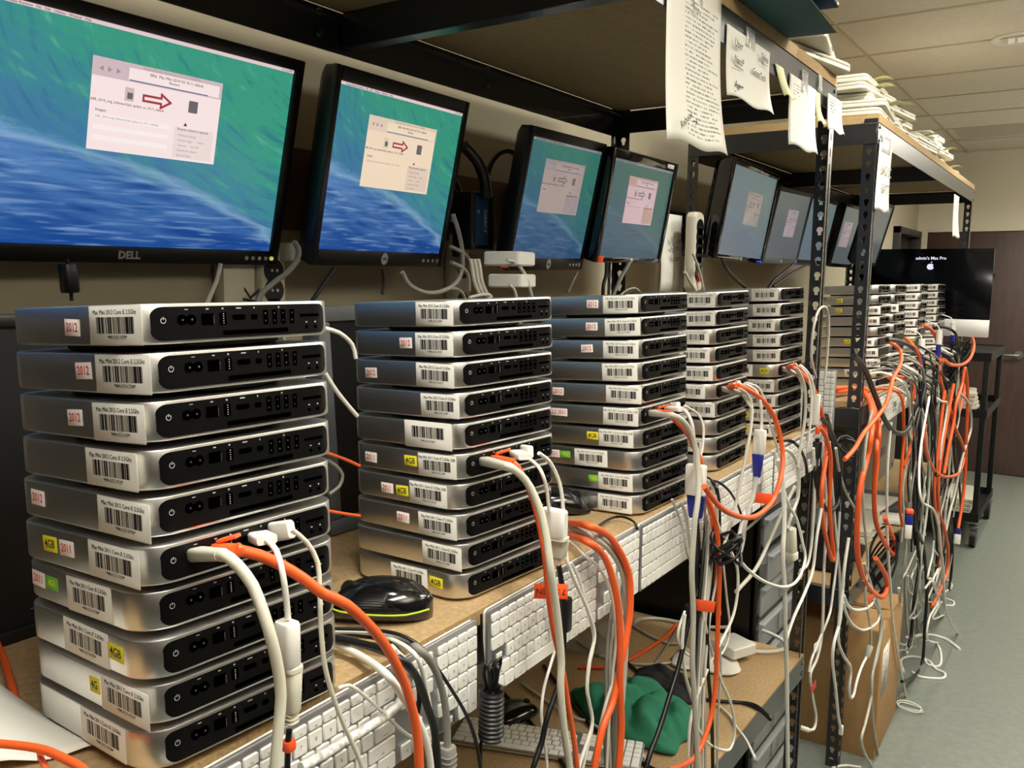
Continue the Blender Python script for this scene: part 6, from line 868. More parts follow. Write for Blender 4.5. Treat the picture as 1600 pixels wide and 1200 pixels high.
for s, minis in MINIS.items():
    for k, (base, R, st) in enumerate(minis):
        M = Matrix([list(R[0])+[base[0]], list(R[1])+[base[1]], list(R[2])+[base[2]], [0, 0, 0, 1]])
        kinds = [('green' if e[0] == 'green' else ('yellow '+e[0] if e[0][0] == '4' else 'pink '+e[0])) for e in st if e[0] not in ('label', 'wide')]
        look = 'silver mini computer'
        if kinds and s < 6: look += ' with %s sticker%s' % (' and '.join(kinds), 's' if len(kinds) > 1 else '')
        if s == 2 and k == 5: look += ' with extra wide barcode label'
        if k == HUB and (not kinds or s > 5): look += ' with cables plugged in'
        lb = '%s, %s in the %s' % (look, ORD[9-k], STACK[s])
        if len(lb.split()) > 16: lb = lb.replace('silver mini', 'mini').replace('cables plugged in', 'cables')
        if len(lb.split()) > 16: lb = lb.replace('from top', 'down').replace(' in the ', ', ').replace('mini computer', 'mini-computer')
        t = thing('mini_computer', lb, 'computer', matrix=M, group='stacked mini computers')
        link('body', MM['body'], t); link('base_foot', MM['base_foot'], t); rp = link('rear_panel', MM['rear_panel'], t)
        X = MM['X']
        if s <= 3:
            cnt = {}
            for nm, me, y, z in MM['ports']:
                link(nm, me, rp, (X, y, z))
                if nm in MM['contacts'] and not (k == HUB and nm in ('power_socket', 'ethernet_port')): link('contact', MM['contacts'][nm], rp, (X+.0004, y, z))
            link('port_icons', MM['icons'], rp, (X, 0, 0))
        elif s <= 5 or k >= 5:
            o = link('ports', MM['far_ports'], rp, (X, 0, 0)); o['kind'] = 'stuff'; link('pin', MM['far_pins'], rp, (X+.0004, 0, 0))
        for e in st:
            kd, x, z = e[:3]; z = min(max(z, .0185), .0215)
            if kd in ('label', 'wide'):
                if kd == 'wide': bk, bc, w, h = LABW[0], LABW[1], .080, .0325
                else: bk, bc, w, h = LAB[0], LAB[1], .064, .028
                a = math.radians(random.uniform(-1.2, 1.2)); z = .0198
                lo = link('asset_label', bk, t, matrix=T(x, -HB-.00005, z) @ Matrix.Rotation(a, 4, 'Y') @ Matrix.Diagonal((1.1 if s == 1 else 1, 1, 1.03 if s == 1 else 1, 1)))
                link('barcode', bc, lo, (0, 0, 0))
                if s <= 5:
                    if kd == 'label':
                        tx = text_me(TXT1[0] if k >= 5 else random.choice(TXT1[2:]), .0046, 'ink'); o = link('printed_line', tx, lo, matrix=T(0, -.0004, .0092) @ FACE_NY @ Matrix.Diagonal((.92, 1, 1, 1)))
                    tx = text_me(random.choice(TXT2), .0033, 'ink'); link('printed_line', tx, lo, matrix=T(.002 if kd == 'label' else 0, -.0004, -.0085 if kd == 'label' else -.0075) @ FACE_NY)
            else:
                w, h = (.0222, .0130)
                if kd == '2.5 2011': w = .034
                if kd == 'green': w, h = .0205, .0115
                if kd == '4G': w = .0155
                o = link('sticker', sticker_mesh(kd, w, h), t, matrix=T(x, -HB-.00005, z) @ Matrix.Rotation(math.radians(random.uniform(-2.5, 2.5)), 4, 'Y'))
                if kd == 'green': o['label'] = 'bright green 4GB sticker'
                elif kd[0] == '4': o['label'] = 'yellow %s sticker' % kd
                else: o['label'] = 'pink sticker reading %s in red' % kd
                txt = '4GB' if kd == 'green' else kd
                mt = 'ink_red' if kd[0] == '2' else ('ink_yellow_text' if kd[0] == '4' else 'sticker_yellow')
                link('lettering', text_me(txt, .0098 if kd[0] != 'g' else .0075, mt, bold=.00008), o, matrix=T(0, -.0004, .0) @ FACE_NY @ Matrix.Diagonal((.86 if kd != '4GB' else .92, 1, 1, 1)))

# ------------------------------------------------------------------ keyboards
KEYM = {}
def key_me(w, h):
    k = (round(w, 4), round(h, 4))
    if k not in KEYM:
        KEYM[k] = prism_me('key', rrect(w, h, .0014, 2), [(0, 0), (.0018, .0), (.0024, .0005)], 'key_white')
    return KEYM[k]
KS = .925          # key pitch scale
def keyboard_layout(full=True):
    """keys as (x, y, w, h, legend) in mm from the top-left of the plate"""
    K = []; p = 19.0; g = 2.9
    def row(y, h, keys, x0=6.0):
        x = x0
        for w, lg in keys:
            if lg is not None: K.append((x+(w*p-g)/2, y, w*p-g, h, lg))
            x += w*p
    yf = 12
    row(yf, 9.5, [(1.03, 'esc')]+[(.998, 'F%d' % i) for i in range(1, 13)]+[(1.03, '^')])
    r = [27, 46, 65, 84, 103.2]
    row(r[0], 16, [(1, c) for c in '`1234567890-=']+[(1.5, 'delete')])
    row(r[1], 16, [(1.5, 'tab')]+[(1, c) for c in 'QWERTYUIOP[]']+[(1, '\\')])
    row(r[2], 16, [(1.75, 'caps')]+[(1, c) for c in "ASDFGHJKL;'"]+[(1.75, 'return')])
    row(r[3], 16, [(2.25, 'shift')]+[(1, c) for c in 'ZXCVBNM,./']+[(2.25, 'shift')])
    if full:
        row(r[4], 17.5, [(1.5, 'ctrl'), (1.25, 'alt'), (1.5, 'cmd'), (6.0, ' '), (1.5, 'cmd'), (1.25, 'alt'), (1.5, 'ctrl')])
        x = 6+14.5*p+8
        row(yf, 9.5, [(1, 'F13'), (1, 'F14'), (1, 'F15')], x)
        row(r[0], 16, [(1, 'fn'), (1, 'home'), (1, 'up')], x); row(r[1], 16, [(1, 'del'), (1, 'end'), (1, 'dn')], x)
        row(r[3], 16, [(1, None), (1, '^'), (1, None)], x); row(r[4], 17.5, [(1, '<'), (1, 'v'), (1, '>')], x)
        x += 3*p+8
        row(yf, 9.5, [(1, 'F16'), (1, 'F17'), (1, 'F18'), (1, 'F19')], x)
        row(r[0], 16, [(1, 'clr'), (1, '='), (1, '/'), (1, '*')], x); row(r[1], 16, [(1, '7'), (1, '8'), (1, '9'), (1, '-')], x)
        row(r[2], 16, [(1, '4'), (1, '5'), (1, '6'), (1, '+')], x); row(r[3], 16, [(1, '1'), (1, '2'), (1, '3')], x)
        row(r[4], 17.5, [(2, '0'), (1, '.')], x); K.append((x+3*p+(p-g)/2, 93.6, p-g, 36.6, 'enter'))
        return K, 432, 114
    row(r[4], 17.5, [(1, 'fn'), (1, 'ctrl'), (1, 'alt'), (1.25, 'cmd'), (5.0, ' '), (1.25, 'cmd'), (1, 'alt'), (1, '<'), (1, 'v'), (1, '>')])
    return K, 285, 116
def keyboard(label, M, full=True, missing=(), legends=True, s=KS, group='white and aluminium keyboards'):
    K, Wk, Hk = keyboard_layout(full)
    t = thing('keyboard', label, 'keyboard', matrix=M, group=group)
    pl = slab_me('plate', Wk*s/1000, Hk*s/1000, .0045, .005, 'keyboard_aluminium', .0008, 3); pl.transform(T(Wk*s/2000, -Hk*s/2000, -.0045)); link('plate', pl, t)
    bk = slab_me('back_shell', Wk*s/1000-.002, Hk*s/1000-.002, .004, .005, 'plastic_white', .0008, 3); bk.transform(T(Wk*s/2000, -Hk*s/2000, -.0085)); link('back_shell', bk, t)
    lg = []
    for i, (x, y, w, h, c) in enumerate(K):
        x, y, w, h = x*s/1000, y*s/1000, w*s/1000, h*s/1000
        if i in missing:
            so = link('bare_switch', box_me('bare_switch', (w*.8, h*.8, .0012), 'plastic_grey', .0003), t, (x, -y, .0006)); so['label'] = 'bare switch where a key is missing'
            link('scissor', box_me('scissor', (w*.4, h*.45, .002), 'plastic_white', .0004), so, (0, 0, .001)); continue
        link('key', key_me(w, h), t, (x, -y, random.uniform(-.0001, .0002)))
        if legends and c.strip():
            sz = .0052 if len(c) == 1 else .0026
            lg.append((text_me(c, sz, 'key_ink', extrude=.00005), T(x, -y+(0 if len(c) == 1 else -h*.22), .0027)))
    if lg:
        o = link('key_legends', join_me('key_legends', lg, 'key_ink'), t); o['kind'] = 'stuff'
    return t
def front_frame(y, z, tilt=0.0, d=0.0, zoff=0.0):
    """keyboards hang with the top edge up against the front of the work board; local x->+y, y->up, z->+x"""
    x = -.5415-.016*(y-.4)+d
    n = Vector((1, .016, 0)).normalized(); xv = Vector((-.016, 1, 0)).normalized(); up = Vector((0, 0, 1))
    M = Matrix((xv, up, n)).transposed().to_4x4(); M.translation = (x, y, z); return M @ Matrix.Rotation(tilt, 4, 'X')
KT = 1.196
k0 = front_frame(.337, KT-.004)
keyboard('white keyboard hung on the shelf front below the nearest stack', k0 @ Matrix.Rotation(math.radians(.4), 4, 'Z'), True, missing=(len(keyboard_layout()[0])-3,))
keyboard('white keyboard hung on the shelf front below the second stack, behind an orange name tag', front_frame(.757, KT+.001) @ Matrix.Rotation(math.radians(.5), 4, 'Z'), True, missing=(42,))
keyboard('short white keyboard hung on the shelf front below the third stack', front_frame(1.163, KT+.004), False, legends=False)
keyboard('white keyboard hung on the shelf front below the fourth stack', front_frame(1.432, KT+.004) @ Matrix.Rotation(math.radians(.2), 4, 'Z'), True, legends=False)
keyboard('white keyboard hung on the near shelf front below the fifth stack, cables before it', front_frame(1.840, KT+.008), True, legends=False)
# the upright one between the two shelving units
keyboard('white keyboard standing on end between the two shelving units', Matrix(((0, 1, 0, -.742), (0, 0, -1, 2.62), (-1, 0, 0, 1.02), (0, 0, 0, 1))) @ T(-.29, .11, 0), False, legends=False)
# three more along the far unit's front
for i, (y, nm) in enumerate(((2.92, 'first of three on the far shelf front'), (3.33, 'second of three on the far shelf front'), (3.74, 'third of three on the far shelf front'))):
    keyboard('white keyboard hung on the far shelving unit, '+nm, front_frame(y, 1.207, 0, .013), True, legends=False)
# one lying flat on the lower shelf
keyboard('white keyboard lying flat on the lower shelf under the hanging keyboards', frame((-1.06, 1.33, .606), (.94, .34, 0), (-.34, .94, 0)) @ T(0, .105, 0), True, legends=False)
# ------------------------------------------------------------------ displays above the stacks
def mon_matrix(c, yaw, tilt, roll):
    y, ti, ro = map(math.radians, (yaw, tilt, roll))
    n = Vector((math.cos(y)*math.cos(ti), math.sin(y)*math.cos(ti), math.sin(ti)))
    r = Vector((0, 0, 1)).cross(n).normalized(); u = n.cross(r)
    r2 = r*math.cos(ro)+u*math.sin(ro); u2 = n.cross(r2)
    M = Matrix((r2, u2, n)).transposed().to_4x4(); M.translation = c; return M
def flat(name, w, h, m, parent, x, y, z, r=0):
    me = slab_me(name, w, h, .0003, max(r, .0002), m, .00002, 2 if r else 1); return link(name, me, parent, (x, y, z))
def monitor(label, c, yaw, tilt, roll, w, h, bez, depth, m_case, m_screen, win=None, menu=None, style='dell', win_cols=('window_pink', 'window_bar'), detail=2, group='displays above the stacks'):
    """local x right, y up, z towards the viewer; c = screen centre. bez = (left, right, top, bottom). win = (x0, x1, y0, y1) as screen fractions"""
    t = thing('monitor', label, 'monitor', matrix=mon_matrix((c[0], c[1], c[2]+1.574), yaw, tilt, roll), group=group)
    l, r, tp, bt = bez; W_, H_ = w+l+r, h+tp+bt; cx, cy = (r-l)/2, (tp-bt)/2
    # bezel: a ring in front, back shell behind
    bm = bmesh.new()
    for (x, y, sx, sy) in ((-w/2-l/2, cy, l, H_), (w/2+r/2, cy, r, H_), (0, h/2+tp/2, w, tp), (0, -h/2-bt/2, w, bt)):
        bm_box(bm, (x, y, -.004), (sx, sy, .016), .0028, 2)
    link('bezel', finish(bm, 'bezel', m_case), t)
    o = rrect(W_, H_, .006, 3)
    me = prism_me('back_shell', o, [(-depth, .022), (-depth+.004, .016), (-.03, .002), (-.008, .0005)], m_case); me.transform(T(cx, cy, 0)); link('back_shell', me, t)
    def P(u, v): return ((u-.5)*w, (v-.5)*h, 0)
    sc = link('screen', sheet_me('screen', P, 1, 1, m_screen), t, (0, 0, -.002))
    z = .0
    if menu:
        flat('menu_bar', w, .0055, menu, sc, 0, h/2-.0028, .0004)
        if detail > 1:
            link('menu_words', text_me('DeployStudio Runtime   File   Edit   Utilities   Window   Help', .0052, 'screen_ink', 'LEFT'), sc, (-w/2+.016, h/2-.0030, .0009))
            link('menu_words', text_me('Fri 2:25 PM', .0048, 'screen_ink', 'RIGHT'), sc, (w/2-.004, h/2-.0030, .0009))
    if win:
        x0, x1, y0, y1 = [(win[0]-.5)*w, (win[1]-.5)*w, (win[2]-.5)*h, (win[3]-.5)*h]; ww, wh = x1-x0, y1-y0; mx, my = (x0+x1)/2, (y0+y1)/2
        wn = flat('desktop_window', ww, wh, win_cols[0], sc, mx, my, .0005)
        flat('title_bar', ww, wh*.2, win_cols[1], wn, 0, wh*.4, .0004)
        if detail >= 1:
            flat('status_field', ww*.72, wh*.135, win_cols[0], wn, ww*.115, wh*.385, .0008)
            flat('progress_line', ww*.62, wh*.012, 'glow_progress', wn, ww*.07, wh*.318, .0012)
            # arrow: hollow outline
            bm = bmesh.new(); A = ww*.20; th = .0035*(ww/.11)**.5*.35
            pts = [(-.5, .12), (.15, .12), (.15, .3), (.5, 0), (.15, -.3), (.15, -.12), (-.5, -.12)]
            pts = [(p[0]*A*1.05, p[1]*A*.75) for p in pts]
            for a, b in zip(pts, pts[1:]+pts[:1]):
                d = Vector(b)-Vector(a); nn = Vector((-d.y, d.x)).normalized()*th; e = d.normalized()*th
                q = [bm.verts.new((p.x, p.y, 0)) for p in (Vector(a)-e+nn, Vector(a)-e-nn, Vector(b)+e-nn, Vector(b)+e+nn)]; bm.faces.new(q)
            link('arrow_icon', finish(bm, 'arrow_icon', 'arrow_red' if win_cols[0] in ('window_pink', 'window_cream') else 'drive_grey', False), wn, (-ww*.02, wh*.15, .0009))
            flat('drive_icon', ww*.075, wh*.14, 'drive_grey', wn, ww*.27, wh*.15, .0006, .0015)
            flat('image_icon', ww*.065, wh*.15, 'window_bar' if win_cols[0] == 'window_pink' else win_cols[1], wn, -ww*.23, wh*.16, .0006)
            flat('image_icon', ww*.04, wh*.07, 'drive_grey', wn, -ww*.225, wh*.145, .001)
        if detail >= 1:
            f = ww/.152
            link('window_words', text_me('DeployStudio Runtime v1.6.18 (150804)', .0042*f, 'screen_ink_soft'), wn, (ww*.08, wh*.475, .0009))
            link('window_words', text_me('0856  Mac Mini 2014 OS 10.11 default', .0042*f, 'screen_ink'), wn, (ww*.12, wh*.415, .0013)); link('window_words', text_me('Restore', .004*f, 'screen_ink'), wn, (ww*.1, wh*.37, .0013))
            link('window_words', text_me('ABR_2014_orig_SoftwareUpd_update_to_10.11_default', .0036*f, 'screen_ink'), wn, (-ww*.23, wh*.045, .0009))
            link('window_words', text_me('Images:', .004*f, 'screen_ink', 'LEFT'), wn, (-ww*.46, -wh*.06, .0009)); link('window_words', text_me('Restore volume is optional', .0036*f, 'screen_ink', 'LEFT'), wn, (ww*.16, -wh*.13, .0011))
            for i in range(6 if win_cols[0] == 'window_pink' else 0): flat('list_row', ww*.56, wh*.05, 'glow_row' if i % 2 == 0 else win_cols[0], wn, -ww*.19, -wh*(.13+.058*i), .0005)
            link('window_words', text_me('ABR_2014 orig SoftwareUpd update to 10.11 default', .0033*f, 'screen_ink_soft', 'LEFT'), wn, (-ww*.46, -wh*.13, .001))
            flat('options_panel', ww*.33, wh*.36, 'glow_row_dark' if win_cols[0] == 'window_pink' else win_cols[1], wn, ww*.3, -wh*.29, .0004)
            for i, s_ in enumerate(('Multicast settings', 'Startup trigger      clients', 'Timeout      seconds', 'Expand the volume', 'Erase all disks')):
                link('window_words', text_me(s_, .0033*f, 'screen_ink_soft', 'LEFT'), wn, (ww*.17, -wh*(.2+.06*i), .0011))
            link('pointer', text_me('\u25B2', .005*f, 'screen_ink'), wn, (ww*.22, -wh*.07, .0012))
            for i in range(3): link('play_icon', text_me('\u25C0\u25B6\u25B6'[i], .006*f, 'screen_ink_soft'), wn, (-ww*(.44-.06*i), wh*.38, .0009))
    zf = .0042
    if style == 'dellwide':
        link('brand_lettering', text_me('D\u2206LL' if False else 'DELL', .017, 'icon_grey', bold=.0006, extrude=.0006), t, (cx-.026, -h/2-bt*.5, zf+.0004))
        for i in range(5): cyl('button', (w/2-.055+.0145*i, -h/2-bt*.5, zf), .0038, .003, 'icon_grey' if i < 4 else 'led_green', t, 'Z', 14)
    if style == 'dell':
        bm = bmesh.new(); q = [(.0105*math.cos(2*PI*k/24), .0125*math.sin(2*PI*k/24)) for k in range(24)]; bm_prism(bm, q, [(0, 0), (.0012, .0006)])
        link('badge', finish(bm, 'badge', 'icon_grey'), t, (0, -h/2-bt*.48, zf-.0002)); link('badge_lettering', text_me('DELL', .006, 'panel_black', bold=.0002), t, (0, -h/2-bt*.48, zf+.0012))
        for i in range(4): cyl('button', (w/2-.06+.0165*i, -h/2-bt*.52, zf), .0036 if i < 3 else .0052, .003, 'icon_grey', t, 'Z', 14)
    if style == 'hp':
        flat('badge', .02, .012, 'icon_grey', t, 0, -h/2-bt*.5, zf, .004)
        if c[1] > 2.5: cyl('power_lamp', (w/2-.008, -h/2-bt*.6, zf), .003, .003, 'led_blue', t, 'Z', 10)
    # arm to the rail
    bm = bmesh.new(); bm_box(bm, (0, 0, -depth-.004), (.1, .1, .01), .002); bm_box(bm, (0, 0, -depth-.011), (.04, .04, .012)); link('mount', finish(bm, 'mount', 'plastic_black'), t)
    return t
M1 = monitor('large black wide display at far left showing the wave picture and the biggest pink window', (-1.245, .817, .197), .9, -14.0, .4, .518, .324, (.02, .02, .020, .026), .052, 'plastic_black', 'screen_wave_a', (.293, .722, .445, .852), 'menu_pink', 'dellwide')
M2 = monitor('black display second from left with a warm cream window on the wave picture', (-1.19, 1.316, .196), 2.4, -12.3, .4, .376, .304, (.014, .014, .026, .030), .055, 'plastic_black', 'screen_wave_b', (.237, .79, .41, .85), 'menu_pink', 'dell', ('window_cream', 'window_cream_bar'))
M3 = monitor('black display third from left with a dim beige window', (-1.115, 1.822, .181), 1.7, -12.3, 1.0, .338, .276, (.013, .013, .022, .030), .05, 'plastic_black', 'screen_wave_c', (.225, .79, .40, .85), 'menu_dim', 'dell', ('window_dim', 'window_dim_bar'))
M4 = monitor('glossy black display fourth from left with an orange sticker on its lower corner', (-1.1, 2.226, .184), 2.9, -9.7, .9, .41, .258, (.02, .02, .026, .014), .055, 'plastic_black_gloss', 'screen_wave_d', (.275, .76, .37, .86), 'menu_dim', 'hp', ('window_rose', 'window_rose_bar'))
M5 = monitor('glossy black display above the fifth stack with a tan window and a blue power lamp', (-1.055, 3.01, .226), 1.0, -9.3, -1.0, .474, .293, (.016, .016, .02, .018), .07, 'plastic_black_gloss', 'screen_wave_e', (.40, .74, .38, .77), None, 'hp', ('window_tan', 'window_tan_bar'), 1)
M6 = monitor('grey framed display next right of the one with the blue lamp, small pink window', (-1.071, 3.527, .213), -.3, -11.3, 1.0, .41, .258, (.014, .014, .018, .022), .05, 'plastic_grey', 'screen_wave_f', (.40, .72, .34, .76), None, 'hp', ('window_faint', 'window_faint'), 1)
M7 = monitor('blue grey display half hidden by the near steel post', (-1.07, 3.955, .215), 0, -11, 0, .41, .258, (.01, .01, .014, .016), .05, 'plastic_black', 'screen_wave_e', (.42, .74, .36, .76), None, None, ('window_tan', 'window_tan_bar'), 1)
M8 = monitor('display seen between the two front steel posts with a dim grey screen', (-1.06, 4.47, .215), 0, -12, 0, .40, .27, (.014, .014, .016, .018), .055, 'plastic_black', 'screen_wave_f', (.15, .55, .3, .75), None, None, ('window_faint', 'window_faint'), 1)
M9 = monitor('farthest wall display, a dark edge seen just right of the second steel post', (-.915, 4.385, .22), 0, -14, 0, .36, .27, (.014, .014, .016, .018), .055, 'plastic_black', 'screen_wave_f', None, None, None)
M0 = monitor('added unseen wide display giving the nearest stack bluish reflections', (-1.245, .245, .197), .9, -14.0, .4, .518, .324, (.02, .02, .020, .026), .052, 'plastic_black', 'screen_wave_a', None, None, None)  # added out of view; its screen tints the nearest stack's side faces
for t, x, y in ((M3, -.338/2-.03, -.276/2-.014), (M4, -.2, -.258/2-.004)):
    o = flat('orange_sticker', .032, .018, 'orange_tag', t, x, y, .005); o['label'] = 'orange sticker'
flat('silver_corner', .05, .012, 'icon_grey', M4, .165, .142, .0045)
# low spare displays standing on the work board behind the stacks
def low_monitor(label, c, w, h, m_case, m_scr, border):
    t = thing('monitor', label, 'monitor', c, (0, math.radians(-4), 0), 'spare displays behind the stacks')
    bm = bmesh.new()
    for (y, z, sy, sz) in ((0, h-border/2, w, border), (0, border/2, w, border), (-w/2+border/2, h/2, border, h-2*border), (w/2-border/2, h/2, border, h-2*border)): bm_box(bm, (0, y, z), (.02, sy, sz), .003, 2)
    link('bezel', finish(bm, 'bezel', m_case), t); box('back_shell', (-.022, 0, h/2), (.035, w*.96, h*.94), m_case, t, .006); box('screen', (.002, 0, h/2), (.004, w-2*border+.002, h-2*border+.002), m_scr, t)
    return t
def wzz(x, y): return WZ1(x, y)
low_monitor('black spare display standing behind the nearest stack', (-.955, .585, wzz(-.955, .585)+.001), .49, .355, 'plastic_black', 'plastic_black', .014)
low_monitor('added unseen black display that darkens reflections in the nearest stack', (-.955, .055, wzz(-.955, .055)+.001), .49, .355, 'plastic_black', 'plastic_black', .014)  # added out of view as a dark reflection for the nearest stack
low_monitor('grey framed spare display standing behind the second stack', (-.955, 1.09, wzz(-.955, 1.09)+.001), .385, .352, 'plastic_grey', 'panel_black', .024)
low_monitor('grey framed spare display standing behind the third stack', (-.955, 1.61, wzz(-.955, 1.61)+.001), .37, .356, 'plastic_grey', 'panel_black', .024)
hb = thing('console_box', 'small grey hooded box standing behind the fourth and fifth stacks', 'box', (-.95, 2.06+.60, WZ2(-.95, 2.66)-.002), group=None)
hb.location = (-.93, 2.03, WZ1(-.93, 2.03)+.001)
box('body', (0, 0, .18), (.09, .2, .36), 'plastic_grey', hb, .006); box('hood', (.05, 0, .352), (.03, .2, .012), 'plastic_grey', hb, .003); box('front_recess', (.046, 0, .19), (.006, .17, .28), 'plastic_black', hb, .002)

# large all-in-one display facing the camera
im = thing('all_in_one_computer', 'large black and silver display facing the camera at the end of the far unit', 'computer', (-.775, 4.78, 1.305), (0, 0, math.radians(-1)))
w, h = .652, .432
me = slab_me('glass', w, h-.085, .004, .006, 'imac_glass', .0006, 4); me.transform(T(0, (h+.085)/2, 0)); me.transform(FACE_NY); link('glass', me, im)
me = slab_me('chin', w, .0845, .005, .006, 'imac_chin', .0008, 4); me.transform(T(0, .0425, 0)); me.transform(FACE_NY); link('chin', me, im)
me = prism_me('back_shell', rrect(w, h, .01, 4), [(-.05, .16), (-.03, .07), (-.004, .001), (0, 0)], 'imac_chin'); me.transform(T(0, h/2, 0)); me.transform(FACE_NY); link('back_shell', me, im)
bm = bmesh.new(); bm_box(bm, (0, .07, .02), (.18, .006, .27), .002); bm_box(bm, (0, .035, -.106), (.19, .17, .006), .002); link('stand', finish(bm, 'stand', 'imac_chin'), im)
link('screen_words', text_me("admin\u2019s Mac Pro", .021, 'white_glow', bold=.0004), im, matrix=T(.045, -.0044, .385) @ FACE_NY)
# glowing fruit-shaped mark: body with a bite and a leaf
bm = bmesh.new()
def blob(a):
    r = 1.0-.13*math.exp(-((a-PI/2)/.34)**2)-.09*math.exp(-((a+PI/2)/.28)**2)+.03*math.cos(2*a)
    return r
N = 72; ring = []
for k in range(N):
    a = -PI+2*PI*k/N; p = Vector((math.cos(a)*blob(a)*.95, math.sin(a)*blob(a)*.98))
    q = p-Vector((1.18, .18))
    if q.length < .5: p = Vector((1.18, .18))+q.normalized()*.5 if q.length > 1e-6 else p
    if q.length < .5:
        pass
    ring.append(bm.verts.new((p.x*.0165, p.y*.0165, 0)))
bm.faces.new(ring)
leaf = []
for k in range(13):
    t_ = k/12; leaf.append((.02+.42*t_, 1.06+.55*t_+.16*math.sin(PI*t_)))
for k in range(11, 0, -1):
    t_ = k/12; leaf.append((.02+.42*t_, 1.06+.55*t_-.2*math.sin(PI*t_)))
bm.faces.new([bm.verts.new((x*.0165, y*.0165, 0)) for x, y in leaf])
bmesh.ops.triangulate(bm, faces=bm.faces[:])
link('glowing_mark', finish(bm, 'glowing_mark', 'white_glow', False), im, matrix=T(.045, -.0044, .343) @ FACE_NY)
cyl('side_button', (w/2+.003, .01, .3), .004, .02, 'plastic_black', im, 'Z', 10)
# ------------------------------------------------------------------ papers taped to the front beams
def hang(name, label, y0, y1, zt, zb, m, x=-.5735, curl=.03, skew=0.0, bend=.006, dy=0.0, cat='paper', group=None):
    def P(u, v):
        s = 1-v; xx = x+bend*math.sin(PI*u)*s+curl*s**3*(.35+.65*u)
        return (xx, y0+(y1-y0)*u+dy*s, zt+(zb-zt)*s+skew*(u-.5)*s+.004*math.sin(9*u)*s**4)
    o = sheet(name, P, 12, 18, m, None); tag(o, label, cat, group); return o
def tape(parent, y, z, w, h, x=-.5725):
    def P(u, v): return (x+.0012*math.sin(7*u+5*v), y+(u-.5)*w+.004*(v-.5), z+(v-.5)*h)
    o = sheet('tape', P, 4, 4, 'tape_clear', None, .0002); o.parent = parent; o.matrix_parent_inverse = parent.matrix_world.inverted(); return o
def lettering(parent, s, size, y, z, x, m='ink', rot=0.0, align='CENTER'):
    o = link('lettering', text_me(s, size, m, align, bold=.0001), parent, matrix=T(x, y, z) @ FACE_PX @ Matrix.Rotation(rot, 4, 'Z')); return o
p1 = hang('notice', 'long printed instruction sheet taped at the left end of the top beam', 1.235, 1.452, 2.055, 1.783, 'paper_print', curl=.022, skew=.0)
tape(p1, 1.345, 2.035, .045, .07)
lettering(p1, 'Safeties', .011, 1.33, 1.995, -.5655, 'faded_ink', -.05); lettering(p1, 'Reboot', .016, 1.272, 1.817, -.551, 'ink', .55); lettering(p1, '\u2192', .02, 1.302, 1.818, -.549, 'ink')
p2 = hang('notice', 'handwritten white sheet of short words taped beside the long instruction sheet', 1.482, 1.712, 2.012, 1.892, 'paper', curl=.014, bend=.004)
tape(p2, 1.60, 2.012, .05, .035)
for s, y, z, sz in (('User', 1.525, 1.985, .02), ('NaccP', 1.53, 1.958, .018), ('Sykes', 1.665, 1.99, .018), ('-GreenTech', 1.635, 1.955, .016), ('Agent', 1.535, 1.916, .018), ('-NewtonBones', 1.65, 1.908, .016)):
    lettering(p2, s, sz, y, z, -.5665, 'ink', -.03)
for y, z, l in ((1.53, 1.947, .05), (1.665, 1.98, .04), (1.535, 1.905, .05)): lettering(p2, '\u2014'*3, l*.3, y, z, -.5665)
p3 = hang('notice', 'mostly blank white sheet with a wavy lower edge taped further along the top beam', 1.845, 2.04, 2.0, 1.855, 'paper_print_short', curl=.012)
tape(p3, 1.95, 2.0, .05, .05)
p4 = hang('notice', 'small printed note hung over the near steel post', 2.12, 2.25, 2.008, 1.925, 'paper_print_small', curl=.012, x=-.568)
tape(p4, 2.07, 2.02, .03, .035)
hang('paper_strip', 'curling pale yellow strip between the handwritten and blank sheets', 1.745, 1.80, 2.0, 1.945, 'paper_yellow', curl=.012, dy=.055, cat='paper strip')
hang('paper_strip', 'curling pale yellow strip left of the small printed note', 2.035, 2.075, 1.998, 1.93, 'paper_yellow', curl=.014, dy=.012, cat='paper strip')
q1 = hang('notice', 'white sheet with large letters BAD taped to the corner of the far unit', 2.775, 2.955, 1.985, 1.785, 'paper', x=-.585, curl=.008, dy=-.03)
tape(q1, 2.86, 1.985, .12, .05, -.583)
lettering(q1, 'BAD SC', .042, 2.862, 1.905, -.5785, 'faded_ink', 0); lettering(q1, 'BATT', .042, 2.848, 1.85, -.5755, 'faded_ink', 0)
hang('paper_strip', 'narrow white strip hanging from the far end of the far top beam', 4.36, 4.52, 1.965, 1.775, 'paper', x=-.59, curl=.015, cat='paper strip')
# note stuck behind the fourth display
def P(u, v): return (-1.2+.004*math.sin(6*v), 2.60+.17*u, 1.525+.26*v)
pn = sheet('notice', P, 4, 6, 'paper'); tag(pn, 'handwritten sheet fixed to the wall behind the glossy fourth display', 'paper')
for s, z in (('BLS and', 1.70), ('which 1', 1.675), ('Return', 1.64)): lettering(pn, s, .028, 2.70, z, -1.192, 'faded_ink', .02)

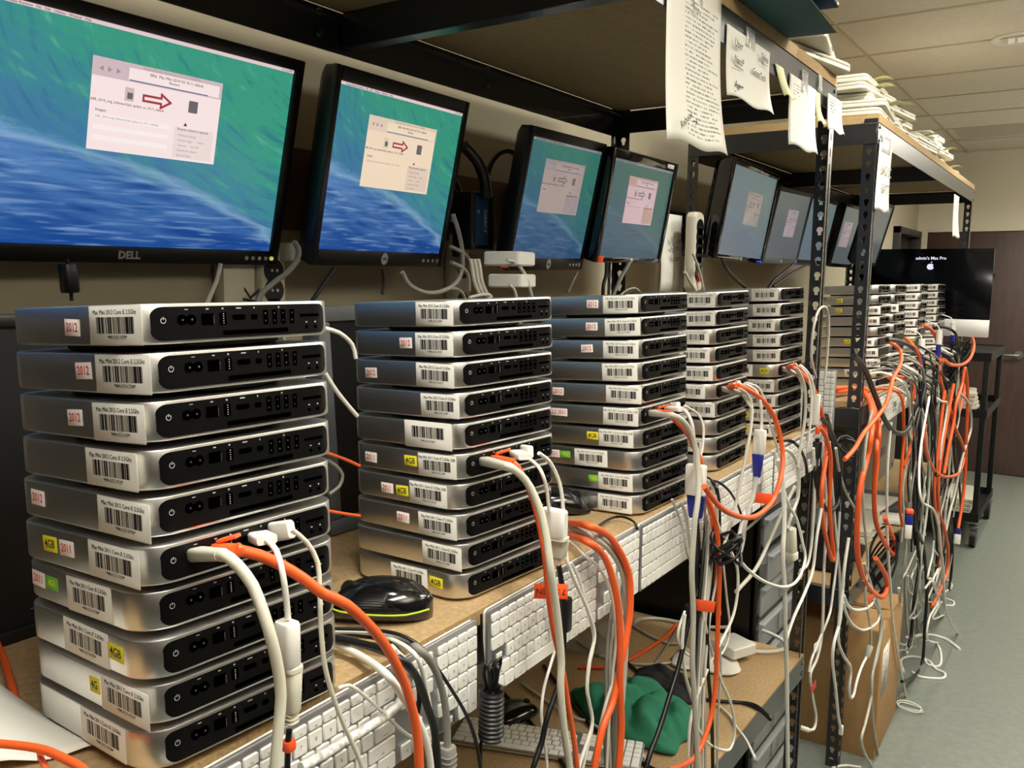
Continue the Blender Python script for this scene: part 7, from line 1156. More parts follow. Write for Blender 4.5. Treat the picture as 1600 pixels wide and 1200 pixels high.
# ------------------------------------------------------------------ things on top of the shelving
bag = thing('fabric_pouch', 'teal fabric pouch overhanging the front of the top shelf', 'pouch', (-.66, 1.66, 2.066), (0, math.radians(1.2), math.radians(3)))
def pillow_me(name, w, d, h, m, n=14, sag=.0):
    bm = bmesh.new()
    for s in (1, -1):
        g = []
        for j in range(n+1):
            row = []
            for i in range(n+1):
                u, v = i/n*2-1, j/n*2-1; f = max(0, (1-abs(u)**3.2)*(1-abs(v)**3.2))**.5
                row.append(bm.verts.new((u*w/2, v*d/2, (.006+h*f+.004*math.sin(5*u+3*v)*f) if s > 0 else .006*(1-f))))
            g.append(row)
        for j in range(n):
            for i in range(n):
                q = (g[j][i], g[j][i+1], g[j+1][i+1], g[j+1][i]); bm.faces.new(q if s > 0 else q[::-1])
    bmesh.ops.remove_doubles(bm, verts=bm.verts[:], dist=.0004); return finish(bm, name, m)
link('pouch_body', pillow_me('pouch_body', .37, .36, .05, 'teal_fabric'), bag)
for k in range(3): tube('seam', [(.174-.012*k, -.165, .012+.006*k), (.178-.012*k, 0, .014+.007*k), (.174-.012*k, .165, .012+.006*k)], .0025, 'teal_fabric', bag)
bag2 = thing('fabric_pouch', 'blue fabric pouch with a white tag lying on the teal pouch', 'pouch', (-.65, 1.665, 2.105), (0, 0, math.radians(5)))
link('pouch_body', pillow_me('pouch_body', .37, .30, .055, 'blue_fabric'), bag2)
def P(u, v): return (.175+.02*u, .06+.03*v, .02-.028*u+.004*math.sin(8*v))
o = sheet('care_tag', P, 4, 4, 'paper', bag2)
LT = {}
def laptop(label, loc, rz, w=.33, d=.26, tip=0.0, group='white laptops stored on top of the shelving', note=False):
    t = thing('laptop', label, 'laptop', loc, (tip, 0, rz), group)
    if (w, d) not in LT:
        o = rrect(d, w, .018, 4)
        LT[(w, d)] = (prism_me('base', o, [(0, .004), (.003, .0006), (.010, 0), (.0122, .001)], 'laptop_white'), prism_me('lid', o, [(.0130, .001), (.015, 0), (.019, .0006), (.0225, .005)], 'laptop_white'))
    a, b = LT[(w, d)]; link('base', a, t); link('lid', b, t)
    link('latch', box_me('latch', (.003, .03, .004), 'plastic_grey', .0008), t, (d/2-.0005, 0, .0126))
    link('hinge', box_me('hinge', (.012, w*.6, .01), 'laptop_white', .003), t, (-d/2+.006, 0, .012))
    if note:
        def P(u, v): return (d/2-.02+.06*u, -.04+.05*v, .0235+.014*math.sin(2.2*u)-.006*u)
        n = sheet('sticky_note', P, 6, 2, 'paper_yellow', t, .0002); n['label'] = 'pale yellow sticky note'
    return t
laptop('white laptop lying flat at the far end of the near top shelf', (-.70, 2.08, 2.066), math.radians(-12))
laptop('white laptop tilted on another beside the teal pouch', (-.69, 2.09, 2.0905), math.radians(10), tip=math.radians(.0))
rs = random.Random(5)
pos = [(0, 2.93), (1, 2.93), (2, 2.95), (3, 2.92), (4, 2.93), (0, 3.29), (1, 3.28), (2, 3.30), (3, 3.27), (0, 3.64), (1, 3.63)]
nth = ['bottom', 'second', 'third', 'fourth', 'top']
for k, y in pos:
    pile = 'nearest pile' if y < 3.1 else ('middle pile' if y < 3.5 else 'lowest pile')
    laptop('white laptop%s, %s one up in the %s on the far unit' % (' with sticky note' if k in (1, 3, 4) else '', nth[k], pile), (-.735+rs.uniform(-.02, .02)-.006*k, y+rs.uniform(-.01, .01), 2.066+.0245*k), rs.uniform(-.12, .12), note=(k in (1, 3, 4)))
for k in range(6):
    laptop('small white laptop, %s one up in the last pile' % (nth+['sixth'])[k if k < 4 else (5 if k == 4 else 4)], (-.75+rs.uniform(-.02, .02), 4.22+rs.uniform(-.02, .02), 2.066+.0245*k), rs.uniform(-.15, .15), .30, .24, note=(k == 2))
for k in range(2):
    laptop('white laptop lying near the far end of the far top shelf, %s of two' % ('lower', 'upper')[k], (-.76, 4.66+.02*k, 2.066+.0245*k), .1-.2*k, .28, .23, note=(k == 1))

# ------------------------------------------------------------------ things on the work board
def mouse(label, loc, rz, lime=False, L=.105, Wd=.062, Hh=.036, tilt=0.0):
    t = thing('mouse', label, 'mouse', loc, (0, tilt, rz))
    bm = bmesh.new(); n, m_ = 20, 10
    def prof(u): return math.sin(PI*min(1, max(0, u)))**.55
    rings = []
    for i in range(n+1):
        u = i/n; x = (u-.5)*L; w = Wd/2*(max(.02, 1-abs(2*u-1)**2.6))**.5*(1-.12*u); h = Hh*(max(.02, 1-abs(2*(u*.92+.02)-.86)**2.4))**.6
        ring = []
        for k in range(m_*2):
            a = 2*PI*k/(m_*2); ca, sa = math.cos(a), math.sin(a)
            y = w*math.copysign(abs(ca)**.75, ca); z = h*.36+(h*.64*sa if sa > 0 else h*.34*sa)
            ring.append(bm.verts.new((x, y, z)))
        rings.append(ring)
    for a, b in zip(rings, rings[1:]):
        for k in range(m_*2): bm.faces.new((a[k], a[(k+1) % (2*m_)], b[(k+1) % (2*m_)], b[k]))
    bm.faces.new(rings[0]); bm.faces.new(rings[-1][::-1])
    link('shell', finish(bm, 'shell', 'plastic_black_gloss'), t)
    cyl('scroll_wheel', (L*.27, 0, Hh*.72), .009, .006, 'plastic_black', t, 'Y', 16)
    if lime:
        for s in (-1, 1): tube('lime_line', [(-L*.48, s*Wd*.2, Hh*.36), (-L*.3, s*Wd*.46, Hh*.37), (0, s*Wd*.495, Hh*.365), (L*.3, s*Wd*.40, Hh*.37), (L*.46, s*Wd*.2, Hh*.38)], .0011, 'green_lime', t)
    return t
m = mouse('glossy black mouse with a lime green line between the nearest and second stacks', (-.655, .692, WZ1(-.655, .692)), math.radians(212), True, .125, .075, .045)
mouse('glossy black mouse half hidden beside the second stack', (-.72, 1.19, WZ1(-.72, 1.19)), math.radians(30), False, .11, .066, .042)
mouse('glossy black mouse beside the third stack', (-.70, 1.535, WZ1(-.70, 1.535)), math.radians(40), False, .10, .062, .042)
# crumpled sheet in the lower left corner
def P(u, v):
    a = Vector((-.639, .369, 1.188)); b = Vector((-.80, .345, 1.206)); c = Vector((-.93, .16, 1.225)); d = Vector((-.70, .262, 1.192))
    p = a.lerp(b, v).lerp(d.lerp(c, v), u); p.z += .012*math.sin(PI*v)*u-.010*math.sin(PI*v)*(1-u)+.003*math.sin(11*u); return p
fp = sheet('loose_paper', P, 14, 14, 'paper'); tag(fp, 'curled loose white sheet in front of the nearest stack', 'paper')
yk = thing('yellow_clip', 'yellow plastic clip lying behind the nearest stack', 'clip', (-.80, .475, WZ1(-.8, .475)), (0, 0, .4))
box('clip_body', (0, 0, .02), (.05, .02, .035), 'yellow_plastic', yk, .004); box('clip_arm', (-.03, .01, .028), (.04, .014, .012), 'yellow_plastic', yk, .003, (0, .4, .3)); box('clip_arm', (.02, -.012, .045), (.03, .012, .012), 'yellow_plastic', yk, .003, (0, -.5, 0))

# ------------------------------------------------------------------ power strips, adapters and boxes on the wall behind
def strip(label, c, w, L, n, rz=0.0):
    t = thing('power_strip', label, 'power strip', c, (rz, 0, 0))
    me = prism_me('housing', rrect(w, L, min(.02, w*.3), 4), [(0, .003), (.004, 0), (.028, 0), (.034, .004)], 'plastic_ivory'); me.transform(FACE_PX); link('housing', me, t)
    for k in range(n):
        z = L/2-.05-(L-.11)*k/max(1, n-1)
        o = cyl('outlet', (.035, 0, z), w*.36, .004, 'plastic_black', t, 'X', 20); cyl('outlet_slot', (.002, .006, 0), .003, .003, 'port_metal', o, 'X', 8); cyl('outlet_slot', (.002, -.006, 0), .003, .003, 'port_metal', o, 'X', 8)
    return t
s1 = strip('white power strip with black round outlets below the large left display', (-1.335, 1.095, 1.50), .062, .26, 5)
lettering(s1, '/ K', .05, -.055, .02, .036, 'ink', 1.4)
pl = box('plug', (.05, .03, .115), (.04, .03, .035), 'plastic_ivory', s1, .005); pl['label'] = 'ivory plug in the top outlet'
bx = box('cover_plate', (.012, -.072, 0), (.03, .07, .26), 'plastic_ivory', s1, .003)
s2 = strip('white power strip with pale plugs right of the second display', (-1.342, 1.69, 1.546), .06, .34, 4)
for k, z in enumerate((.14, .06, -.07)):
    p = box('plug', (.055, -.01, z), (.045, .045, .04), 'cable_ltgray' if k else 'cable_gray', s2, .006); box('plug_neck', (.03, .02, 0), (.03, .02, .02), 'cable_ltgray', p, .004)
s5 = strip('tall white power strip with round outlets beside the sheet behind the fourth display', (-1.15, 2.715, 1.662), .075, .26, 6)
o = box('rocker_switch', (.036, 0, -.085), (.012, .03, .022), 'ink_red', s5, .002); o['label'] = 'red rocker switch'
def brick(label, c, s, rz=0.0, ry=0.0, grp=None):
    t = thing('power_adapter', label, 'adapter', c, (0, ry, rz), grp)
    me = prism_me('case', rrect(s[0], s[1], .008, 5), [(0, .003), (.003, 0), (s[2]-.003, 0), (s[2], .003)], 'plastic_white'); link('case', me, t)
    box('cable_wing', (s[0]/2-.003, -s[1]*.2, s[2]/2), (.004, .02, s[2]*.5), 'plastic_ivory', t, .001); box('outlet_end', (-s[0]/2+.002, 0, s[2]/2), (.01, s[1]*.4, s[2]*.7), 'cable_ltgray', t, .002); return t
brick('white square power adapter, upper of two hanging beside the third display', (-.985, 1.425, 1.595), (.08, .08, .028), math.radians(8))
brick('white square power adapter, lower of two hanging beside the third display', (-.985, 1.435, 1.552), (.075, .075, .027), math.radians(8))
bb = thing('switch_box', 'black box with a blue printed label hanging between the second and third displays', 'box', (-1.22, 1.62, 1.70))
box('case', (0, 0, 0), (.05, .09, .13), 'plastic_black', bb, .004); o = box('blue_label', (.026, -.008, 0), (.002, .05, .11), 'blue_label', bb)
for k, (s_, sz, dy) in enumerate((('DIRECT', .016, .012), ('C', .014, -.014))): link('lettering', text_me(s_, sz, 'label_white'), o, matrix=T(.0014, dy, .0+.02*(k)) @ FACE_PX @ Matrix.Rotation(-PI/2, 4, 'Z'))
tape_o = thing('cable_bundle', 'thick bundle of black cables tied behind the second display', 'cable', (-1.3, 1.60, 1.76))
for k, pts in enumerate(([(0, -.12, .09), (.02, -.04, .07), (.03, .02, .0), (.02, .04, -.1)], [(0, -.12, .06), (.03, -.03, .03), (.04, .01, -.05), (.03, .02, -.14)], [(.01, -.1, -.04), (.04, 0, -.08), (.05, .06, -.09), (.02, .09, -.06)])): tube('strand', pts, .014, 'cable_black', tape_o)
bm = bmesh.new()
bm_tube(bm, [(.05+.0*k, .06+.022*math.cos(2*PI*k/12), -.08+.022*math.sin(2*PI*k/12)) for k in range(13)], .003, 6); link('tie_ring', finish(bm, 'tie_ring', 'plastic_grey'), tape_o)

# ------------------------------------------------------------------ lower shelf of the near unit
Z1 = .596
mouse('glossy black mouse lying on its back on the lower shelf', (-1.01, 1.50, Z1), math.radians(75), False, .13, .085, .034)
gc = None
def cloth(name, label, cat, c, w, d, h, m, seed, n=38, rz=0.0, flatness=.55):
    r = random.Random(seed); ph = [(r.uniform(4, 16), r.uniform(4, 16), r.uniform(0, 6), r.uniform(.3, 1)) for _ in range(9)]
    bm = bmesh.new(); g = []
    for j in range(n+1):
        row = []
        for i in range(n+1):
            u, v = i/n*2-1, j/n*2-1
            e = max(0, 1-max(abs(u), abs(v))**4); f = sum(a*math.sin(.42*(p*u+q*v)+s+1.1*math.sin(1.7*v+s)+.8*math.sin(2.1*u)) for p, q, s, a in ph)/3.4+.55*(abs(math.sin(3.1*u+1.7*v+seed+1.2*math.sin(2.6*v)))-.5)+.4*(abs(math.sin(2.2*u-4.3*v+seed*2+1.1*math.sin(3*u)))-.5)
            z = h*e*(flatness+(1-flatness)*abs(f)*1.6)+.0035
            x = u*w/2*(1+.10*math.sin(3*v+seed)+.03*math.sin(7*v)-.12*abs(v)**3); y = v*d/2*(1+.12*math.sin(2.5*u+seed*2)-.14*abs(u)**3)
            row.append(bm.verts.new((x, y, z)))
        g.append(row)
    for j in range(n):
        for i in range(n): bm.faces.new((g[j][i], g[j][i+1], g[j+1][i+1], g[j+1][i]))
    o = link(name, finish(bm, name, m, angle=2), None, c, (0, 0, rz)); md = o.modifiers.new('thickness', 'SOLIDIFY'); md.thickness = .003; md.offset = -1
    return tag(o, label, cat)
cloth('cleaning_cloth', 'crumpled green cloth lying on the lower shelf', 'cloth', (-.79, 1.68, Z1+.001), .31, .21, .042, 'cloth_green', 4, rz=math.radians(-22))
cloth('fabric_sleeve', 'folded black fabric sleeve on the lower shelf behind the green cloth', 'sleeve', (-.79, 1.83, Z1+.001), .19, .12, .03, 'cloth_black', 7, rz=math.radians(-18), flatness=.8)
cloth('tissue', 'crumpled white tissue under the white adapter on the lower shelf', 'tissue', (-.77, 2.02, Z1+.001), .16, .14, .012, 'tissue', 9, rz=.4)
brick('white square power adapter lying on the tissue', (-.722, 2.09, Z1+.016), (.085, .085, .028), math.radians(-25))
ac = thing('acrylic_stand', 'clear plastic stand at the back of the lower shelf', 'stand', (-1.06, 1.92, Z1))
box('stand_body', (0, 0, .045), (.11, .09, .09), 'acrylic', ac, .002); box('stand_post', (-.02, 0, .11), (.03, .03, .04), 'acrylic', ac, .002); box('stand_top', (0, 0, .134), (.09, .08, .008), 'acrylic', ac, .002)
ud = thing('usb_receiver', 'tiny metal tipped usb receiver beside the overturned mouse', 'usb receiver', (-.935, 1.46, Z1+.001), (0, 0, .5)); box('metal_tip', (0, 0, .004), (.014, .011, .005), 'port_metal', ud, .0006); box('cap', (-.016, 0, .0045), (.02, .016, .008), 'plastic_ivory', ud, .001)
# drawer tower on the floor in the gap between the two units
dt = thing('drawer_tower', 'tall black tower of clear plastic drawers between the two shelving units', 'drawers', (-.72, 2.262, 0))
for x, y in ((-.012, .006), (-.012, .355), (-.40, .006), (-.40, .355)): box('frame_post', (x, y, .52), (.02, .012, 1.04), 'plastic_black', dt, .002)
box('side_panel', (-.21, .002, .52), (.40, .004, 1.04), 'plastic_black', dt); box('side_panel', (-.21, .36, .52), (.40, .004, 1.04), 'plastic_black', dt); box('top_panel', (-.21, .18, 1.045), (.42, .365, .012), 'plastic_black', dt, .002)
for k in range(10):
    z = .04+.1*k
    dr = link('drawer', None, dt, (.004+(.014 if k in (7,) else 0), .18, z)); dr.empty_display_size = .02
    box('drawer_front', (0, 0, .045), (.006, .335, .082), 'drawer_clear', dr, .002); box('drawer_lip', (.008, 0, .08), (.014, .33, .006), 'drawer_clear', dr, .002); box('drawer_tray', (-.19, 0, .03), (.36, .32, .05), 'drawer_clear', dr, .002); box('label_holder', (.005, .05, .04), (.004, .11, .05), 'drawer_clear', dr, .001)
    box('drawer_rail', (-.003, .18, z-.006), (.01, .345, .012), 'plastic_black', dt, .001)
# cardboard box standing on the floor below the far unit
cb = thing('cardboard_box', 'large brown cardboard box on the floor beside the second steel post', 'box', (-.735, 3.075, 0), (0, 0, math.radians(1)))
bw, bd, bh = .45, .39, .44
for nm, c, s in (('side', (0, -bd/2, bh/2), (bw, .005, bh)), ('side', (0, bd/2, bh/2), (bw, .005, bh)), ('side', (bw/2, 0, bh/2), (.005, bd, bh)), ('side', (-bw/2, 0, bh/2), (.005, bd, bh)), ('bottom', (0, 0, .003), (bw, bd, .006))): box(nm, c, s, 'cardboard', cb, .0015)
box('top_flap', (0, -bd/4-.001, bh+.004), (bw, bd/2-.004, .005), 'cardboard', cb, .001, (math.radians(2.5), 0, 0)); box('top_flap', (0, bd/4+.001, bh+.006), (bw, bd/2-.004, .005), 'cardboard', cb, .001, (math.radians(-2), 0, 0))
def P(u, v): return (bw/2+.0035, -bd/2+.03+.12*u, .20+.17*v)
o = sheet('shipping_label', P, 1, 1, 'shipping_print', cb, .0003)
tube('dark_tear', [(-.1, -.02, bh+.008), (0, -.008, bh+.010), (.1, -.02, bh+.009), (.2, -.01, bh+.008)], .0035, 'cloth_black', cb)
# contents of the far unit's lower shelf
Z2 = .606
gm = thing('computer_tower', 'beige metal computer tower lying on the far unit lower shelf', 'computer', (-.93, 4.36, Z2), (0, 0, .02))
box('case', (0, 0, .15), (.2, .86, .30), 'grey_metal', gm, .006)
for y in (-.36, .36): cyl('screw', (.102, y, .03), .01, .006, 'steel_bolt', gm, 'X', 12)
box('drive_bay', (.101, .05, .14), (.004, .15, .04), 'plastic_grey', gm, .001)
gm2 = thing('computer_tower', 'grey metal cabinet at the back of the far unit, under its work board', 'cabinet', (-1.12, 3.35, Z2)); box('case', (0, 0, .25), (.08, 1.1, .50), 'grey_metal', gm2, .005); box('door_panel', (.042, 0, .25), (.004, 1.0, .44), 'grey_metal', gm2, .002)
gp = thing('printer', 'black printer in shadow on the far unit lower shelf', 'printer', (-.80, 2.98, Z2), (0, 0, .1)); box('case', (0, 0, .07), (.32, .22, .14), 'plastic_black', gp, .02); box('paper_tray', (.17, 0, .05), (.06, .18, .012), 'plastic_black', gp, .003); box('scanner_lid', (0, 0, .15), (.3, .21, .02), 'plastic_grey', gp, .006)
for k in range(3):
    t = laptop('closed grey laptop, %s of three stacked on the far unit lower shelf' % ('bottom', 'middle', 'top')[k], (-.76, 3.36, Z2+.0245*k), .1*k-.1, .34, .24, group='laptops on the far unit lower shelf')
kbx = thing('open_laptop_shell', 'white laptop shells spread on the far unit lower shelf', 'laptop', (-.74, 3.75, Z2), (0, 0, .2)); box('shell', (0, 0, .012), (.26, .32, .02), 'plastic_white', kbx, .006); box('shell', (.03, .1, .034), (.24, .3, .02), 'plastic_grey', kbx, .006, (0, .06, .2)); box('shell', (-.02, -.05, .058), (.2, .26, .016), 'plastic_white', kbx, .006, (0, -.05, -.3))
# rolling cart beyond the far unit
ct = thing('rolling_cart', 'black steel rolling cart near the brown door', 'cart', (-.80, 6.06, 0))
cw_, cl_ = .58, .80
for x, y in ((cw_/2-.02, -cl_/2+.02), (cw_/2-.02, cl_/2-.02), (-cw_/2+.02, -cl_/2+.02), (-cw_/2+.02, cl_/2-.02)):
    box('upright', (x, y, .66), (.03, .04, 1.0), 'steel_cart', ct, .003)
    c = link('caster', None, ct, (x, y, .06)); c.empty_display_size = .02
    cyl('wheel', (0, 0, 0), .058, .032, 'plastic_black', c, 'X', 22); cyl('hub', (.017, 0, 0), .02, .004, 'plastic_grey', c, 'X', 14); box('fork', (0, 0, .06), (.05, .05, .02), 'steel_bolt', c, .003)
for z in (.165, .79, 1.155):
    s = link('shelf', None, ct, (0, 0, z)); s.empty_display_size = .02
    box('deck', (0, 0, 0), (cw_, cl_, .006), 'steel_cart', s)
    for y in (-cl_/2, cl_/2): box('rim', (0, y, .015 if z < 1 else -.015), (cw_, .004, .05), 'steel_cart', s)
    for x in (-cw_/2, cw_/2): box('rim', (x, 0, .015 if z < 1 else -.015), (.004, cl_, .05), 'steel_cart', s)
for k in range(4):
    t = laptop('white laptop, %s of four stacked on the bottom deck of the cart' % ('lowest', 'second', 'third', 'highest')[k], (-.72, 5.95, .172+.0245*k), .03*k, .42, .30, group='white laptops on the cart')
for k in range(5):
    t = laptop('white laptop, %s of five stacked on the middle deck of the cart' % ('lowest', 'second', 'third', 'fourth', 'highest')[k], (-.72, 5.85, .80+.0245*k), .04*k-.06, .34, .26, group='white laptops on the cart')
# ------------------------------------------------------------------ cables
CN = {'orange': 'orange', 'white': 'white', 'ivory': 'ivory', 'ltgray': 'pale grey', 'gray': 'grey', 'black': 'black', 'clear': 'clear grey', 'frayed': 'speckled white', 'blackclip': 'black'}
NTH = {'1': 'the nearest stack', '2': 'the second stack', '3': 'the third stack', '4': 'the fourth stack', '5': 'the fifth stack'}
OWN = {
 'b1 whitethick': 'thick white cable falling over the first keyboard between the nearest and second stacks', 'b1 blackthick': 'thick black cable falling over the first keyboard between the nearest and second stacks',
 'b1 blackmid': 'short black cable bent over the edge of the first keyboard', 'b1 graythick': 'thick grey cable with a ribbed plug hanging over the first number pad',
 'b1 whitethin': 'slim white cable over the first number pad beside the thick grey one', 'b1 blackthin': 'slim black cable trailing across the first number pad',
 'b1 frayed': 'speckled fraying white cable lying across the first keyboard', 'b1 loop': 'thin white cable looping on the first keyboard',
 'coil tail': 'thin black wire below the wound black cable', 'coil back': 'thin black wire running up from the wound black cable',
 'b2 orangeA': 'outer orange network cable arching over the second keyboard', 'b2 orangeB': 'inner orange network cable arching over the second keyboard',
 'b2 swoop': 'white cable curving behind the black cable below the second keyboard', 'b2 edge': 'thin black wire curving over the board edge between the second and third stacks',
 'b3 orange': 'short orange network cable running down behind the white and blue adapter', 'b3 loopA': 'white cable hanging in a long loop below the orange flag', 'b3 loopB': 'thin white cable in a small loop above the tissue',
 'b3 wisp': 'wisp of pale cable on the third keyboard', 'b3 grayfall': 'pale grey cable falling over the keyboard below the third stack', 'b3 blackA': 'black cable bending over the edge right of the white and blue adapter', 'b3 blackB': 'thin black wire arching over the keyboard below the fourth stack', 'b3 graypair': 'pale grey cable bending over the edge beside the third stack',
 'b4 black': 'black wire arching over the last keyboard of the near shelf', 'b4 gray': 'grey cable ending in a long beige connector in front of the drawers', 'b4 loop': 'white cable in a big loop in front of the clear drawers', 'b4 vertical': 'thick white cable hanging straight down in front of the clear drawers',
 'b4 diag': 'pale cable slanting back under the last keyboard', 'b4 diag2': 'pale cable slanting back under the fourth keyboard',
 's5 wraploop': 'pale grey cable looped around the near steel post', 'post black': 'thick black cable hanging beside the near steel post', 'post white': 'pale cable slanting between the two front steel posts', 'post whiteA': 'thin white cable hanging between the two front steel posts', 'post tail': 'white tail curling against the near steel post', 'left tail': 'white cable slanting across the near steel post',
 'tail usb A': 'white usb cable hooked at the foot of the near steel post', 'tail tag': 'white cable with a paper tag beside the near steel post',
 'u2 tail A': 'white cable with a round plug hanging in front of the cardboard box', 'u2 tail B': 'white cable hooked up with a grey connector in front of the cardboard box', 'u2 loop A': 'small white loop hanging on the second steel post', 'u2 loop B': 'larger white loop hanging on the second steel post', 'u2 long': 'long thin white cable trailing down past the cardboard box corner', 'u2 pair A': 'pale grey cable ending on the floor before the cardboard box', 'u2 pair B': 'thin pale cable along the cardboard box edge', 'u2 drop': 'pale cable dropping straight down the second steel post',
 'u2 orangeA': 'orange network cable in a deep loop beside the second steel post', 'u2 orangeB': 'orange network cable doubling back above the cardboard box', 'u2 orangeC': 'short orange cable running down the second steel post', 'u2 bigblack': 'thick black cable swinging in a wide loop from the first stack of the far unit', 'u2 orangeD': 'orange network cable stretching left across the second steel post', 'u2 orangeE': 'orange network cable in a wide low loop under the far keyboards', 'u2 orangeF': 'orange network cable looping in front of the large display', 'u2 orangeG': 'short orange cable at the second stack of the far unit', 'u2 orangeH': 'orange network cable hanging past the cart to a blue plug', 'u2 orangeI': 'orange network cable hanging straight below the far keyboards', 'u2 orangeJ': 'orange cable bent behind the wide black loop', 'u2 orangeK': 'orange cable ending in a narrow v at the far end', 'u2 orangeL': 'orange cable hanging low beside the far steel post', 'u2 orangeM': 'orange cable bundled beside the far steel post',
 'u2 whitefloor': 'white cable sweeping down to the floor beyond the far unit', 'u2 whiteB': 'pale cable drawn tight below the far keyboards', 'u2 grayfar': 'pale grey cable bowing out at the far end of the far unit', 'u2 blackfar': 'black cable hanging in front of the large display chin', 'u2 blackmid': 'black power cable hanging to the floor beyond the cardboard box', 'u2 blackmid2': 'second black power cable hanging just above the floor beyond the cardboard box',
 'floor white': 'thick white cable end curled on the floor', 'floor thin A': 'thin white cable loop lying nearest on the floor', 'floor thin B': 'thin white cable loop lying behind on the floor', 'floor near': 'white cable lying on the floor at the lower edge', 'floor thin C': 'thin white wire end far back on the floor', 'floor thin D': 'thin white wire curl under the far unit',
 'ls black long': 'long black cable running along the lower shelf', 'ls loop': 'pale cable laid in a wide oval on the lower shelf', 'ls red': 'orange cable lying across the back of the lower shelf', 'ls gray A': 'grey cable curving on the lower shelf', 'ls gray B': 'pale cable lying near the shelf back beside the grey one', 'ls gray C': 'pale grey cable crossing the lower shelf toward the tissue', 'ls diag black': 'black cable slanting past the overturned mouse', 'ls diag black2': 'black cable slanting over the green cloth', 'ls white tail': 'white cable on the black sleeve', 'ls white diag': 'white cable slanting across the green cloth', 'ls right': 'white cable lying at the right of the lower shelf', 'ls edge black': 'black cable running over the lower shelf edge',
 'r stand1': 'black cable with a clip under the large left display', 'r ps1': 'grey cord curving from the first power strip', 'r white1': 'pale cord hanging below the large left display', 'r black1': 'black cord slanting below the second display', 'r dark2': 'dark cord below the second display', 'r gray2': 'pale cord swinging in a loop right of the second display', 'r gray3': 'pale cord from the lowest plug of the second power strip', 'r gray4': 'pale cord from the top plug of the second power strip', 'r gray5': 'pale cord from the middle plug of the second power strip', 'r blackloop': 'black cord arching over beside the third display', 'r thick': 'very thick black cord behind the second display', 'r brick1': 'pale cord from the upper white adapter', 'r brick2': 'pale cord from the lower white adapter', 'r knotwrap': 'pale cord wound around the bundled cord',
 'r m4': 'black cord with a thick lump below the fourth display', 'r m4g': 'grey cord below the fourth display', 'r m4g2': 'thin pale cord arching behind the third stack', 'r m3': 'grey cord below the third display', 'r m5': 'black cord below the display with the blue lamp', 'r m6a': 'left of two black cords slanting below the grey framed display', 'r m6b': 'right of two black cords slanting below the grey framed display', 'r ps5a': 'left of two pale cords below the tall power strip', 'r ps5b': 'right of two pale cords below the tall power strip',
 'r white right': 'white cable arching behind the top of the nearest stack', 'r white right2': 'straight white cable behind the nearest stack', 'r orange mid': 'upper orange cable passing behind the second stack', 'r orange mid2': 'lower orange cable passing behind the second stack', 'r gray mid': 'grey cable looped behind the nearest stack',
 'l orange A': 'thick orange cable in front of the loose sheet', 'l orange B': 'orange cable bending down behind the loose sheet', 'l orange C': 'short orange cable branching by the loose sheet', 'l gray A': 'grey cable left of the nearest stack', 'l black A': 'upper black cable left of the nearest stack', 'l black B': 'lower black cable left of the nearest stack'}
CO = {}
for key, colr, rad, pts in CABLES:
    nm = 'cable'; lab = OWN.get(key); grp = None
    a = key.split()
    if a[0] in ('s1', 's2', 's3', 's4', 's5') and lab is None:
        st = NTH[a[0][1]]
        nm = {'power': 'power_cable', 'power2': 'power_cable', 'orange': 'network_cable', 'video': 'video_cable', 'videodown': 'display_cable', 'usb': 'usb_cable'}[a[1]]
        lab = {'power': '%s power cable plugged into %s' % (CN[colr], st), 'power2': 'second pale power cable at %s' % st, 'orange': 'orange network cable plugged into %s' % st, 'video': 'short white video adapter cable plugged into %s' % st,
               'videodown': '%s display cable hanging from the adapter of %s' % (CN[colr], st), 'usb': 'thin %s usb cable plugged into %s' % (CN[colr], st)}[a[1]]
        grp = 'cables plugged into the stacks'
    elif a[0] == 'tangle':
        low = a[1] == 'low'
        lab = '%s cable in the %s the far shelving unit' % (CN[colr], 'loose tails near the floor under' if low else 'hanging tangle at the far end of'); grp = CN[colr]+(' loose tails under the far unit' if low else ' cables in the hanging tangle')
    elif lab is None:
        if a[0] == 'b2': lab = '%s cable in the bundle falling over the second keyboard' % CN[colr]; grp = '%s cables over the second keyboard' % CN[colr]
        elif a[0] == 'b3': lab = '%s cable in the long bundle hanging below the third stack' % CN[colr]; grp = '%s cables hanging below the third stack' % CN[colr]
        elif key.startswith('r knot'): lab = 'strand of pale cord bundled beside the white adapters'; grp = 'strands of bundled cord'
        else: lab = CN[colr]+' cable '+key
    mm = 'cable_black' if colr == 'blackclip' else 'cable_'+colr
    bm = bmesh.new(); bm_tube(bm, pts, rad, 8, True, max(.008, rad*1.6)); me = finish(bm, nm, mm, angle=1.4)
    CO[key] = tag(link(nm, me), lab, 'cable', grp)
